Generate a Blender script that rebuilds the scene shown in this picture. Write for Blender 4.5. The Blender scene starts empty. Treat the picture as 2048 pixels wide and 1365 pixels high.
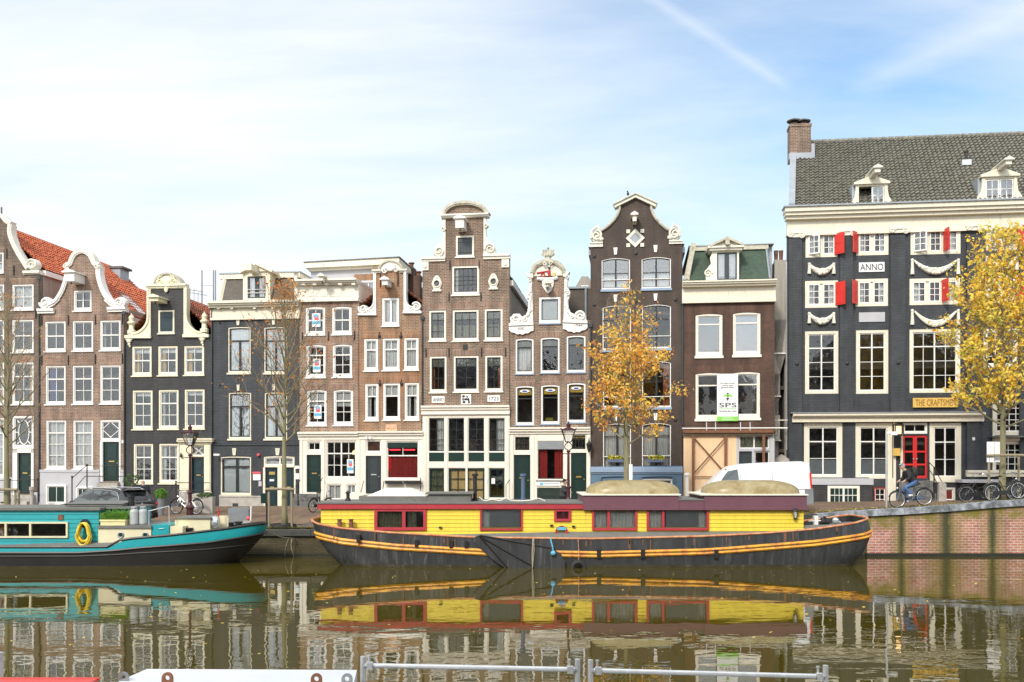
import bpy, bmesh, math, random
from mathutils import Vector, Matrix, Quaternion
from mathutils.geometry import tessellate_polygon
R = math.radians
scene = bpy.context.scene
COL = scene.collection
random.seed(7)

# ------------------------------------------------------------------ camera
CAMZ, FPX, CX, HY = 4.06, 1900.0, 1024.0, 925.0
cam_d = bpy.data.cameras.new('camera')
cam = bpy.data.objects.new('camera', cam_d); COL.objects.link(cam)
cam.location = (0, 0, CAMZ); cam.rotation_euler = (R(90), 0, 0)
cam_d.sensor_width = 36; cam_d.lens = FPX/2048*36
cam_d.shift_y = (HY-682.5)/2048
cam_d.clip_start = 0.2; cam_d.clip_end = 3000
scene.camera = cam

# ------------------------------------------------------------------ sky, sun, exposure
SUN_EL, SUN_AZ = R(38), R(205)      # azimuth clockwise from +Y (north): behind the camera, a little left
world = bpy.data.worlds.new('World'); scene.world = world; world.use_nodes = True
def nd(nt, typ, **kw):
    n = nt.nodes.new(typ)
    for k, v in kw.items():
        if k == 'op': n.operation = v
        elif k.startswith('i_'): n.inputs[k[2:].replace('_', ' ')].default_value = v
        elif k.startswith('n'): n.inputs[int(k[1:])].default_value = v
        else: setattr(n, k, v)
    return n
def build_world():
    nt = world.node_tree; nt.nodes.clear(); L = nt.links.new
    out = nd(nt, 'ShaderNodeOutputWorld')
    sky = nd(nt, 'ShaderNodeTexSky', sky_type='NISHITA', sun_disc=False, sun_elevation=SUN_EL, sun_rotation=SUN_AZ,
             air_density=1.0, dust_density=0.4, ozone_density=2.0)
    bg1 = nd(nt, 'ShaderNodeBackground'); bg1.inputs[1].default_value = 0.15
    tn = nd(nt, 'ShaderNodeMix', data_type='RGBA', blend_type='MULTIPLY'); tn.inputs[0].default_value = 1; L(sky.outputs[0], tn.inputs[6]); tn.inputs[7].default_value = (.80, .98, 1.0, 1); L(tn.outputs[2], bg1.inputs[0])
    bg2 = nd(nt, 'ShaderNodeBackground'); bg2.inputs[0].default_value = (0.925, 0.965, 1.0, 1)
    tc = nd(nt, 'ShaderNodeTexCoord'); sep = nd(nt, 'ShaderNodeSeparateXYZ'); L(tc.outputs['Generated'], sep.inputs[0])
    def M(op, a, b=None, clamp=False):
        m = nt.nodes.new('ShaderNodeMath'); m.operation = op; m.use_clamp = clamp
        for k, s in enumerate((a, b)):
            if s is None: continue
            if isinstance(s, (int, float)): m.inputs[k].default_value = s
            else: L(s, m.inputs[k])
        return m.outputs[0]
    X, Y, Z = sep.outputs
    yy = M('MAXIMUM', M('ABSOLUTE', Y), 0.08)
    u = M('DIVIDE', X, yy); w = M('DIVIDE', Z, yy)
    zz = M('MAXIMUM', M('ADD', Z, 0.22), 0.05)
    cx = M('DIVIDE', X, zz); cy = M('DIVIDE', Y, zz)
    cmb = nd(nt, 'ShaderNodeCombineXYZ'); L(cx, cmb.inputs[0]); L(cy, cmb.inputs[1])
    mp = nd(nt, 'ShaderNodeMapping'); L(cmb.outputs[0], mp.inputs[0])
    mp.inputs['Rotation'].default_value = (0, 0, R(38)); mp.inputs['Scale'].default_value = (0.55, 1.5, 1); mp.inputs['Location'].default_value = (3.1, 1.4, 0)
    n1 = nd(nt, 'ShaderNodeTexNoise', i_Scale=1.5, i_Detail=9, i_Roughness=0.58, i_Distortion=0.35); L(mp.outputs[0], n1.inputs[0])
    # blue opening in the cloud sheet towards the upper right
    du = M('SUBTRACT', u, 0.23); dw = M('SUBTRACT', w, 0.52)
    q = M('ADD', M('MULTIPLY', M('MULTIPLY', du, du), M('ADD', 3.0, M('MULTIPLY', M('LESS_THAN', du, 0.0), 9.0))), M('MULTIPLY', M('MULTIPLY', M('ADD', dw, M('MULTIPLY', du, 0.12)), dw), 34.0))
    hole = M('DIVIDE', 1.0, M('ADD', 1.0, q))
    du2 = M('SUBTRACT', u, 0.30); dw2 = M('SUBTRACT', w, 0.33)
    q2 = M('ADD', M('MULTIPLY', M('MULTIPLY', du2, du2), 30.0), M('MULTIPLY', M('MULTIPLY', dw2, dw2), 90.0))
    hole2 = M('MULTIPLY', M('DIVIDE', 1.0, M('ADD', 1.0, q2)), 0.34)
    front = M('GREATER_THAN', Y, 0.0)
    hole = M('MULTIPLY', M('ADD', hole, hole2), front)
    c = M('ADD', M('MULTIPLY', n1.outputs[0], 1.5), 0.24)
    c = M('SUBTRACT', c, M('MULTIPLY', hole, 0.82), clamp=True)
    # two old vapour trails
    def trail(u0, w0, u1, w1, wid):
        dx, dy = u1-u0, w1-w0; ln = math.hypot(dx, dy); a, b = -dy/ln, dx/ln; cc = -(a*u0+b*w0)
        d = M('ABSOLUTE', M('ADD', M('ADD', M('MULTIPLY', u, a), M('MULTIPLY', w, b)), cc))
        s = M('DIVIDE', M('ADD', M('MULTIPLY', M('SUBTRACT', u, u0), dx/ln), M('MULTIPLY', M('SUBTRACT', w, w0), dy/ln)), ln)
        wd = M('MULTIPLY', M('ADD', M('MULTIPLY', n1.outputs[0], 1.3), 0.3), wid)
        v = M('SUBTRACT', 1.0, M('DIVIDE', d, wd), clamp=True)
        inside = M('MULTIPLY', M('MULTIPLY', M('ADD', s, 0.6), 6.0, clamp=True), M('MULTIPLY', M('SUBTRACT', 1.05, s), 6.0, clamp=True))
        return M('MULTIPLY', M('MULTIPLY', v, inside), front)
    t1 = M('MULTIPLY', trail(.15, .487, .29, .395, .009), .8); t2 = trail(.60, .50, .36, .395, .026)
    c = M('ADD', c, M('MULTIPLY', M('MAXIMUM', t1, t2), 0.24), clamp=True)
    c = M('MULTIPLY', c, M('MINIMUM', M('MULTIPLY', M('ADD', Z, 0.3), 9.0), 1.0))
    # the sheet of cloud is brighter around the veiled sun
    sd = Vector((math.sin(SUN_AZ)*math.cos(SUN_EL), math.cos(SUN_AZ)*math.cos(SUN_EL), math.sin(SUN_EL)))
    dp = nd(nt, 'ShaderNodeVectorMath', op='DOT_PRODUCT'); L(tc.outputs['Generated'], dp.inputs[0]); dp.inputs[1].default_value = sd
    glow = M('POWER', M('MAXIMUM', dp.outputs['Value'], 0.0), 3.0)
    st = M('ADD', M('MULTIPLY', glow, 1.0), 0.84)
    n2 = nd(nt, 'ShaderNodeTexNoise', i_Scale=2.2, i_Detail=5, i_Roughness=0.5); L(mp.outputs[0], n2.inputs[0])
    st = M('MULTIPLY', st, M('ADD', M('MULTIPLY', n2.outputs[0], 0.14), 0.88))
    L(st, bg2.inputs[1])
    mx = nd(nt, 'ShaderNodeMixShader'); L(c, mx.inputs[0]); L(bg1.outputs[0], mx.inputs[1]); L(bg2.outputs[0], mx.inputs[2])
    L(mx.outputs[0], out.inputs[0])
build_world()
sun_d = bpy.data.lights.new('sun', 'SUN'); sun_d.energy = 2.1; sun_d.angle = R(10); sun_d.color = (1.0, 0.93, 0.80)
sun = bpy.data.objects.new('sun', sun_d); COL.objects.link(sun)
sun.location = (-10, -20, 40)
_sd = Vector((math.sin(SUN_AZ)*math.cos(SUN_EL), math.cos(SUN_AZ)*math.cos(SUN_EL), math.sin(SUN_EL)))
sun.rotation_euler = _sd.to_track_quat('Z', 'Y').to_euler()
scene.view_settings.view_transform = 'Standard'; scene.view_settings.look = 'None'
scene.view_settings.exposure = 0.50; scene.view_settings.gamma = 1.0
scene.render.engine = 'CYCLES'
scene.cycles.max_bounces = 8; scene.cycles.transparent_max_bounces = 16
scene.cycles.caustics_reflective = False; scene.cycles.caustics_refractive = False

# ------------------------------------------------------------------ materials
def new_mat(name):
    m = bpy.data.materials.new(name); m.use_nodes = True; nt = m.node_tree; nt.nodes.clear()
    out = nt.nodes.new('ShaderNodeOutputMaterial'); b = nt.nodes.new('ShaderNodeBsdfPrincipled')
    nt.links.new(b.outputs[0], out.inputs[0]); return m, nt, b, out
def paint(name, col, rough=.5, var=.12, scale=3.0, bump=.0, metal=0., dirt=None, dirt_amt=.5, spec=.5, streak=False):
    """plain material with a blotchy variation; dirt = second colour in patches"""
    m, nt, b, out = new_mat(name); L = nt.links.new
    tc = nd(nt, 'ShaderNodeTexCoord'); mp = nd(nt, 'ShaderNodeMapping'); L(tc.outputs['Object'], mp.inputs[0])
    if streak: mp.inputs['Scale'].default_value = (3.0, 3.0, .35)
    n = nd(nt, 'ShaderNodeTexNoise', i_Scale=scale, i_Detail=7, i_Roughness=.62); L(mp.outputs[0], n.inputs[0])
    r = nd(nt, 'ShaderNodeValToRGB'); e = r.color_ramp.elements
    e[0].position = .3; e[1].position = .7
    e[0].color = [c*(1-var) for c in col]+[1]; e[1].color = [min(1, c*(1+var*.6)) for c in col]+[1]
    L(n.outputs[0], r.inputs[0]); last = r.outputs[0]
    if dirt:
        n2 = nd(nt, 'ShaderNodeTexNoise', i_Scale=scale*.6+.8, i_Detail=9, i_Roughness=.7, i_Distortion=.4); L(mp.outputs[0], n2.inputs[0])
        r2 = nd(nt, 'ShaderNodeValToRGB'); f = r2.color_ramp.elements
        f[0].position = 1-dirt_amt-.12+.08; f[1].position = min(1, 1-dirt_amt+.14); f[0].color = (0, 0, 0, 1); f[1].color = (1, 1, 1, 1)
        L(n2.outputs[0], r2.inputs[0])
        mx = nd(nt, 'ShaderNodeMix', data_type='RGBA'); L(r2.outputs[0], mx.inputs[0]); L(last, mx.inputs[6]); mx.inputs[7].default_value = list(dirt)+[1]
        last = mx.outputs[2]
    L(last, b.inputs['Base Color'])
    b.inputs['Roughness'].default_value = rough; b.inputs['Metallic'].default_value = metal
    b.inputs['Specular IOR Level'].default_value = spec
    if bump:
        bp = nd(nt, 'ShaderNodeBump'); bp.inputs['Strength'].default_value = bump; bp.inputs['Distance'].default_value = .02
        n3 = nd(nt, 'ShaderNodeTexNoise', i_Scale=scale*6, i_Detail=5); L(tc.outputs['Object'], n3.inputs[0]); L(n3.outputs[0], bp.inputs['Height']); L(bp.outputs[0], b.inputs['Normal'])
    return m
def brick(name, c1, c2, mortar, bw=.27, bh=.088, msize=.015, stain=None, stain_amt=.0, rough=.85, bump=.5, moss=False):
    m, nt, b, out = new_mat(name); L = nt.links.new
    tc = nd(nt, 'ShaderNodeTexCoord'); s = nd(nt, 'ShaderNodeSeparateXYZ'); L(tc.outputs['Object'], s.inputs[0])
    a = nd(nt, 'ShaderNodeMath', op='ADD'); L(s.outputs[0], a.inputs[0]); L(s.outputs[1], a.inputs[1])
    c = nd(nt, 'ShaderNodeCombineXYZ'); L(a.outputs[0], c.inputs[0]); L(s.outputs[2], c.inputs[1])
    # slight waviness of old courses
    nw = nd(nt, 'ShaderNodeTexNoise', i_Scale=.5, i_Detail=2); L(c.outputs[0], nw.inputs[0])
    av = nd(nt, 'ShaderNodeVectorMath', op='MULTIPLY_ADD'); L(nw.outputs[1], av.inputs[0]); av.inputs[1].default_value = (.06, .06, 0); L(c.outputs[0], av.inputs[2])
    t = nd(nt, 'ShaderNodeTexBrick'); L(av.outputs[0], t.inputs[0])
    t.inputs['Color1'].default_value = list(c1)+[1]; t.inputs['Color2'].default_value = list(c2)+[1]; t.inputs['Mortar'].default_value = list(mortar)+[1]
    t.inputs['Scale'].default_value = 1; t.inputs['Mortar Size'].default_value = msize; t.inputs['Mortar Smooth'].default_value = .3
    t.inputs['Brick Width'].default_value = bw; t.inputs['Row Height'].default_value = bh; t.inputs['Bias'].default_value = -.1
    n = nd(nt, 'ShaderNodeTexNoise', i_Scale=.9, i_Detail=8, i_Roughness=.65); L(c.outputs[0], n.inputs[0])
    mr = nd(nt, 'ShaderNodeMapRange'); L(n.outputs[0], mr.inputs[0]); mr.inputs[1].default_value = .3; mr.inputs[2].default_value = .7; mr.inputs[3].default_value = .72; mr.inputs[4].default_value = 1.22
    vm = nd(nt, 'ShaderNodeVectorMath', op='SCALE'); L(t.outputs[0], vm.inputs[0]); L(mr.outputs[0], vm.inputs['Scale'])
    last = vm.outputs[0]
    if stain:
        n2 = nd(nt, 'ShaderNodeTexNoise', i_Scale=.55, i_Detail=6, i_Roughness=.6, i_Distortion=.3)
        mp = nd(nt, 'ShaderNodeMapping'); mp.inputs['Scale'].default_value = (1, .6, 1); mp.inputs['Location'].default_value = (4, 9, 0); L(c.outputs[0], mp.inputs[0]); L(mp.outputs[0], n2.inputs[0])
        r2 = nd(nt, 'ShaderNodeMapRange'); L(n2.outputs[0], r2.inputs[0]); r2.inputs[1].default_value = .62-stain_amt*.25; r2.inputs[2].default_value = .75-stain_amt*.1; r2.inputs[4].default_value = .75
        mx = nd(nt, 'ShaderNodeMix', data_type='RGBA'); L(r2.outputs[0], mx.inputs[0]); L(last, mx.inputs[6]); mx.inputs[7].default_value = list(stain)+[1]
        last = mx.outputs[2]
    # soot and damp in vertical runs
    mv = nd(nt, 'ShaderNodeMapping'); mv.inputs['Scale'].default_value = (1.6, .22, 1); L(c.outputs[0], mv.inputs[0]); nv = nd(nt, 'ShaderNodeTexNoise', i_Scale=1.3, i_Detail=7, i_Roughness=.6); L(mv.outputs[0], nv.inputs[0])
    rv = nd(nt, 'ShaderNodeMapRange'); L(nv.outputs[0], rv.inputs[0]); rv.inputs[1].default_value = .35; rv.inputs[2].default_value = .68; rv.inputs[3].default_value = 1.18; rv.inputs[4].default_value = .68
    vs = nd(nt, 'ShaderNodeVectorMath', op='SCALE'); L(last, vs.inputs[0]); L(rv.outputs[0], vs.inputs['Scale']); last = vs.outputs[0]
    L(last, b.inputs['Base Color']); b.inputs['Roughness'].default_value = rough
    bp = nd(nt, 'ShaderNodeBump', invert=True); bp.inputs['Strength'].default_value = bump; bp.inputs['Distance'].default_value = .012
    L(t.outputs['Fac'], bp.inputs['Height']); L(bp.outputs[0], b.inputs['Normal'])
    return m
def glass_mat(name, refl=.13, tint=(.97, .98, .98), wob=.05):
    m = bpy.data.materials.new(name); m.use_nodes = True; nt = m.node_tree; nt.nodes.clear(); L = nt.links.new
    out = nd(nt, 'ShaderNodeOutputMaterial'); tr = nd(nt, 'ShaderNodeBsdfTransparent'); tr.inputs[0].default_value = list(tint)+[1]
    gl = nd(nt, 'ShaderNodeBsdfGlossy'); gl.inputs['Roughness'].default_value = .015; gl.inputs[0].default_value = (1, 1, 1, 1)
    lw = nd(nt, 'ShaderNodeFresnel'); lw.inputs[0].default_value = 1.5
    mm = nd(nt, 'ShaderNodeMath', op='MULTIPLY_ADD', use_clamp=True); L(lw.outputs[0], mm.inputs[0]); mm.inputs[1].default_value = 1.2; mm.inputs[2].default_value = refl-.05
    tc = nd(nt, 'ShaderNodeTexCoord'); n = nd(nt, 'ShaderNodeTexNoise', i_Scale=2.6, i_Detail=2); L(tc.outputs['Object'], n.inputs[0])
    bp = nd(nt, 'ShaderNodeBump'); bp.inputs['Strength'].default_value = wob; bp.inputs['Distance'].default_value = .1; L(n.outputs[0], bp.inputs['Height']); L(bp.outputs[0], gl.inputs['Normal'])
    mx = nd(nt, 'ShaderNodeMixShader'); L(mm.outputs[0], mx.inputs[0]); L(tr.outputs[0], mx.inputs[1]); L(gl.outputs[0], mx.inputs[2]); L(mx.outputs[0], out.inputs[0])
    return m
def emis(name, col, s):
    m, nt, b, out = new_mat(name); b.inputs['Emission Color'].default_value = list(col)+[1]; b.inputs['Emission Strength'].default_value = s; b.inputs['Base Color'].default_value = list(col)+[1]; return m
MT = {}
def mk():
    W = MT
    W['brick_pink'] = brick('brown_pink_brick', (0.252, 0.146, 0.101), (0.151, 0.089, 0.066), (0.363, 0.301, 0.243), stain=(0.131, 0.091, 0.066), stain_amt=.3)
    W['brick_dk'] = brick('dark_brown_brick', (0.166, 0.110, 0.080), (0.096, 0.065, 0.049), (0.212, 0.176, 0.140), stain=(0.101, 0.070, 0.051), stain_amt=.4)
    W['brick_warm'] = brick('warm_brown_brick', (0.282, 0.160, 0.105), (0.166, 0.097, 0.068), (0.403, 0.331, 0.262), stain=(0.342, 0.151, 0.066), stain_amt=.25)
    W['brick_rust'] = brick('rusty_brown_brick', (0.277, 0.151, 0.089), (0.166, 0.093, 0.056), (0.383, 0.301, 0.215), stain=(0.332, 0.141, 0.056), stain_amt=.75)
    W['brick_mid'] = brick('weathered_brown_brick', (0.221, 0.130, 0.090), (0.121, 0.075, 0.054), (0.342, 0.286, 0.225), stain=(0.201, 0.121, 0.084), stain_amt=.3)
    W['brick_deep'] = brick('painted_dark_brown_brick', (0.070, 0.046, 0.035), (0.058, 0.040, 0.030), (0.050, 0.035, 0.028), bump=.35, rough=.7)
    W['brick_red'] = brick('deep_red_brown_brick', (0.105, 0.052, 0.035), (0.070, 0.036, 0.026), (0.085, 0.055, 0.042), stain=(0.076, 0.045, 0.034), stain_amt=.4)
    W['brick_black'] = brick('black_painted_brick', (.048, .047, .048), (.036, .036, .038), (.028, .028, .030), bump=.8, rough=.6)
    W['brick_slate'] = brick('slate_painted_brick', (.052, .056, .065), (.038, .042, .050), (.030, .034, .041), bump=.8, rough=.62)
    W['brick_quay'] = brick('pink_quay_brick', (.46, .20, .15), (.34, .145, .11), (.55, .42, .36), bw=.28, bh=.115, msize=.016, stain=(.55, .38, .30), stain_amt=.1)
    W['brick_quay_old'] = brick('mossy_old_quay_brick', (.12, .085, .05), (.07, .055, .03), (.05, .05, .025), bw=.26, bh=.085, stain=(.045, .055, .018), stain_amt=.8)
    W['arch_pink'] = brick('pink_brick_arch', (0.272, 0.151, 0.103), (0.171, 0.100, 0.075), (0.363, 0.301, 0.243), bw=.085, bh=.46, msize=.013)
    W['arch_rust'] = brick('rust_brick_arch', (0.332, 0.151, 0.075), (0.221, 0.100, 0.051), (0.383, 0.281, 0.187), bw=.085, bh=.46, msize=.013)
    W['arch_red'] = brick('dark_red_brick_arch', (0.126, 0.060, 0.040), (0.081, 0.041, 0.028), (0.101, 0.070, 0.051), bw=.085, bh=.46, msize=.013)
    W['plaster'] = paint('grey_side_plaster', (.36, .33, .29), .9, .18, .8, .3, dirt=(.25, .23, .20), dirt_amt=.45, streak=True)
    W['plinth'] = paint('pale_grey_plinth', (.46, .46, .49), .8, .08, 1.5, .1)
    W['stone'] = paint('weathered_pale_stone', (.42, .39, .35), .85, .2, 2.5, .3, dirt=(.22, .2, .17), dirt_amt=.4)
    W['stone_dk'] = paint('dark_bluestone', (.16, .155, .15), .8, .3, 3, .4, dirt=(.07, .07, .06), dirt_amt=.5)
    W['white'] = paint('white_window_paint', (.80, .785, .75), .45, .05, 2, 0)
    W['cream'] = paint('cream_trim_paint', (.74, .69, .56), .5, .09, 2, .08, dirt=(.55, .49, .36), dirt_amt=.42, streak=True)
    W['cream2'] = paint('weathered_cream_ornament', (.74, .71, .62), .6, .12, 4, .2, dirt=(.45, .43, .33), dirt_amt=.38)
    W['ivory'] = paint('ivory_trim_paint', (.78, .735, .64), .5, .07, 2, .05, dirt=(.60, .54, .44), dirt_amt=.38)
    W['yellowcream'] = paint('yellowish_cream_paint', (.76, .71, .53), .5, .08, 3, .08, dirt=(.56, .50, .35), dirt_amt=.3)
    W['mould'] = paint('mossy_weathered_moulding', (.52, .49, .40), .7, .25, 4, .3, dirt=(.24, .23, .15), dirt_amt=.45)
    W['black'] = paint('black_sash_paint', (.018, .02, .021), .4, .2, 3)
    W['iron'] = paint('black_wrought_iron', (.015, .015, .016), .5, .3, 5)
    W['dgreen'] = paint('dark_green_door_paint', (.010, .032, .026), .3, .2, 3)
    W['dblue'] = paint('dark_teal_door_paint', (.014, .035, .045), .3, .2, 3)
    W['dgrey'] = paint('dark_grey_door_paint', (.035, .045, .05), .35, .2, 3)
    W['bluewall'] = paint('blue_painted_plinth', (.10, .17, .25), .6, .12, 1.6, .1)
    W['bluesill'] = paint('blue_grey_sill', (.25, .33, .45), .5, .1, 2)
    W['redpaint'] = paint('bright_red_paint', (.62, .035, .025), .4, .1, 2)
    W['reddoor'] = paint('red_door_paint', (.60, .03, .03), .35, .08, 2)
    W['interior'] = paint('dim_room_interior', (.13, .105, .075), .9, .7, .9, 0, dirt=(.05, .055, .06), dirt_amt=.5)
    W['curtain'] = paint('white_net_curtain', (.84, .84, .82), .9, .12, 6)
    W['blind'] = paint('pale_blue_white_blind', (.70, .76, .78), .8, .08, 2)
    W['cur_blue'] = paint('deep_blue_curtain', (.03, .07, .30), .9, .3, 6)
    W['cur_red'] = paint('red_curtain', (.52, .05, .045), .9, .3, 8, .2)
    W['cur_tan'] = paint('tan_room_blind', (.82, .57, .24), .8, .12, 4)
    W['cur_olive'] = paint('olive_print_curtain', (.26, .26, .16), .9, .4, 8)
    W['cur_orange'] = paint('orange_curtain', (.5, .17, .05), .9, .3, 6)
    W['glass'] = glass_mat('window_glass', .055)
    W['glass_hi'] = glass_mat('shiny_window_glass', .16, wob=.02)
    W['glass_lo'] = glass_mat('dull_window_glass', .03)
    W['glass_sky'] = glass_mat('sky_mirroring_glass', .17, wob=.02)
    W['tile_red'] = paint('orange_red_pantile', (.52, .14, .06), .6, .35, 6, 0, dirt=(.34, .11, .06), dirt_amt=.45)
    W['tile_redold'] = paint('weathered_red_pantile', (.40, .12, .06), .6, .3, 6, 0, dirt=(.18, .09, .06), dirt_amt=.5)
    W['tile_grey'] = paint('grey_glazed_pantile', (.19, .182, .155), .38, .4, 5, 0, dirt=(.29, .275, .21), dirt_amt=.45)
    W['tile_dk'] = paint('dark_brown_roof_slate', (.085, .068, .055), .6, .3, 6)
    W['tile_green'] = paint('mossy_green_roof_slate', (.040, .070, .045), .7, .35, 5, .3)
    W['lead'] = paint('lead_flashing', (.33, .36, .40), .5, .15, 3, .1, metal=.2)
    W['zinc'] = paint('grey_zinc', (.30, .32, .34), .4, .12, 3, metal=.5)
    W['galv'] = paint('galvanised_steel', (.62, .64, .66), .32, .16, 9, .08, metal=.55)
    W['ply'] = paint('new_plywood', (.80, .56, .34), .7, .1, 2, .1, dirt=(.68, .45, .26), dirt_amt=.35, streak=True)
    W['rust'] = paint('rusty_steel', (.20, .085, .045), .8, .35, 6, .3)
    W['wood'] = paint('weathered_oak', (.29, .24, .16), .85, .25, 5, .3, dirt=(.17, .17, .09), dirt_amt=.4, streak=True)
    W['plaquepink'] = paint('pink_sandstone_plaque', (.66, .40, .26), .8, .2, 8, .5)
    W['signwhite'] = paint('white_sign_board', (.78, .78, .78), .6, .04, 3)
    W['ink'] = paint('black_lettering', (.02, .02, .025), .6, .1, 5)
    W['gold'] = paint('wooden_sign_board', (.66, .42, .10), .5, .15, 3, streak=True)
    W['goldink'] = paint('brown_sign_lettering', (.26, .13, .02), .6, .1, 5)
    W['ban_green'] = paint('banner_green', (.22, .60, .09), .6, .05, 3)
    W['posterblue'] = paint('poster_blue', (.12, .42, .62), .6, .05, 3)
    W['posterred'] = paint('poster_red', (.72, .10, .12), .6, .05, 3)
    W['bgrey'] = paint('grey_blue_plastic', (.09, .13, .22), .5, .1, 3)
    W['brass'] = paint('polished_brass', (.60, .43, .14), .3, .1, 3, metal=.7)
    W['neon'] = emis('red_neon_tube', (1.0, .03, .05), 2.2)
    W['warm'] = emis('warm_lamp_glow', (1.0, .62, .25), 1.6)
    W['amber'] = paint('amber_stained_glass', (.90, .52, .05), .3, .45, 9, dirt=(.5, .08, .04), dirt_amt=.28)
    W['lead_light'] = paint('leaded_glass_band', (.13, .14, .10), .3, .45, 14, dirt=(.28, .29, .20), dirt_amt=.45)
    W['maroon'] = paint('maroon_post_paint', (.06, .014, .018), .4, .2, 3)
    W['lampglass'] = paint('milky_lamp_glass', (.55, .52, .44), .25, .1, 3)
mk()

# ------------------------------------------------------------------ mesh builder
def cr(pts, n=5, closed=False):
    out = []; N = len(pts)
    if N < 3: return list(pts)
    P = [Vector(p) for p in pts]
    rng = range(N if closed else N-1)
    for i in rng:
        p1, p2 = P[i], P[(i+1) % N]
        p0 = P[i-1] if (i > 0 or closed) else p1*2-p2
        p3 = P[(i+2) % N] if (i+2 < N or closed) else p2*2-p1
        for k in range(n):
            t = k/n
            out.append(tuple(.5*((2*p1)+(p2-p0)*t+(2*p0-5*p1+4*p2-p3)*t*t+(3*p1-p0-3*p2+p3)*t**3)))
    if not closed: out.append(tuple(P[-1]))
    return out
ORG = {}
class MB:
    def __init__(s): s.v = []; s.f = []
    def add(s, vs, fs):
        b = len(s.v); s.v += [tuple(v) for v in vs]; s.f += [tuple(b+i for i in f) for f in fs]
    def box(s, x0, x1, y0, y1, z0, z1, M=None):
        if x1 < x0: x0, x1 = x1, x0
        if y1 < y0: y0, y1 = y1, y0
        if z1 < z0: z0, z1 = z1, z0
        vs = [Vector((x, y, z)) for x in (x0, x1) for y in (y0, y1) for z in (z0, z1)]
        if M: vs = [M @ v for v in vs]
        s.add(vs, [(0, 1, 3, 2), (4, 6, 7, 5), (0, 4, 5, 1), (2, 3, 7, 6), (0, 2, 6, 4), (1, 5, 7, 3)]); return s
    def prism(s, poly, y0, y1, holes=(), M=None, back=True):
        loops = [list(poly)]+[list(h) for h in holes]
        tris = tessellate_polygon([[Vector((p[0], p[1], 0)) for p in l] for l in loops])
        flat = [p for l in loops for p in l]; n = len(flat)
        vs = [Vector((p[0], y0, p[1])) for p in flat]+[Vector((p[0], y1, p[1])) for p in flat]
        if M: vs = [M @ v for v in vs]
        fs = [tuple(t) for t in tris]
        if back: fs += [tuple(n+i for i in reversed(t)) for t in tris]
        o = 0
        for l in loops:
            m = len(l)
            for i in range(m): fs.append((o+i, o+(i+1) % m, n+o+(i+1) % m, n+o+i))
            o += m
        s.add(vs, fs); return s
    def ribbon(s, path, w, y0, y1, closed=False, off=0.0):
        P = [Vector((p[0], p[1])) for p in path]; N = len(P); A = []; B = []
        for i in range(N):
            a = P[i-1] if i > 0 or closed else P[i]; b = P[(i+1) % N] if i < N-1 or closed else P[i]
            d = (b-a)
            if d.length < 1e-6: d = Vector((1, 0))
            d.normalize(); nn = Vector((-d.y, d.x)); A.append(P[i]+nn*(w/2+off)); B.append(P[i]-nn*(w/2-off))
        for i in range(N if closed else N-1):
            j = (i+1) % N
            q = [A[i], A[j], B[j], B[i]]
            vs = [(p.x, y0, p.y) for p in q]+[(p.x, y1, p.y) for p in q]
            fs = [(0, 1, 2, 3), (7, 6, 5, 4), (0, 4, 5, 1), (2, 6, 7, 3)]
            if not closed and i == 0: fs.append((3, 7, 4, 0))
            if not closed and i == N-2: fs.append((1, 5, 6, 2))
            s.add(vs, fs)
        return s
    def tube(s, pts, r, n=6, closed=False, cap=True):
        P = [Vector(p) for p in pts]; N = len(P); rr = r if isinstance(r, (list, tuple)) else [r]*N
        up = None; rings = []
        for i in range(N):
            a = P[i-1] if i > 0 or closed else P[i]; b = P[(i+1) % N] if i < N-1 or closed else P[i]
            d = b-a
            if d.length < 1e-9: d = Vector((0, 0, 1))
            d.normalize()
            if up is None: up = Vector((0, 0, 1)) if abs(d.z) < .9 else Vector((1, 0, 0))
            e = d.cross(up)
            if e.length < 1e-4: e = d.cross(Vector((0, 1, 0)))
            e.normalize(); up = e.cross(d).normalized()
            rings.append([P[i]+(e*math.cos(2*math.pi*k/n)+up*math.sin(2*math.pi*k/n))*rr[i] for k in range(n)])
        fs = []
        for i in range(N if closed else N-1):
            for k in range(n):
                a = i*n+k; b = i*n+(k+1) % n; c = ((i+1) % N)*n+(k+1) % n; d = ((i+1) % N)*n+k
                fs.append((a, b, c, d))
        if cap and not closed: fs.append(tuple(reversed(range(n)))); fs.append(tuple((N-1)*n+k for k in range(n)))
        s.add([v for r_ in rings for v in r_], fs); return s
    def lathe(s, prof, c=(0, 0, 0), n=12, ax='z'):
        vs = []; fs = []; m = len(prof)
        for r, h in prof:
            for k in range(n):
                a = 2*math.pi*k/n; x, y = r*math.cos(a), r*math.sin(a)
                p = (x, y, h) if ax == 'z' else ((x, h, y) if ax == 'y' else (h, x, y))
                vs.append((c[0]+p[0], c[1]+p[1], c[2]+p[2]))
        for i in range(m-1):
            for k in range(n): fs.append((i*n+k, i*n+(k+1) % n, (i+1)*n+(k+1) % n, (i+1)*n+k))
        fs.append(tuple(reversed(range(n)))); fs.append(tuple((m-1)*n+k for k in range(n)))
        s.add(vs, fs); return s
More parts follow.
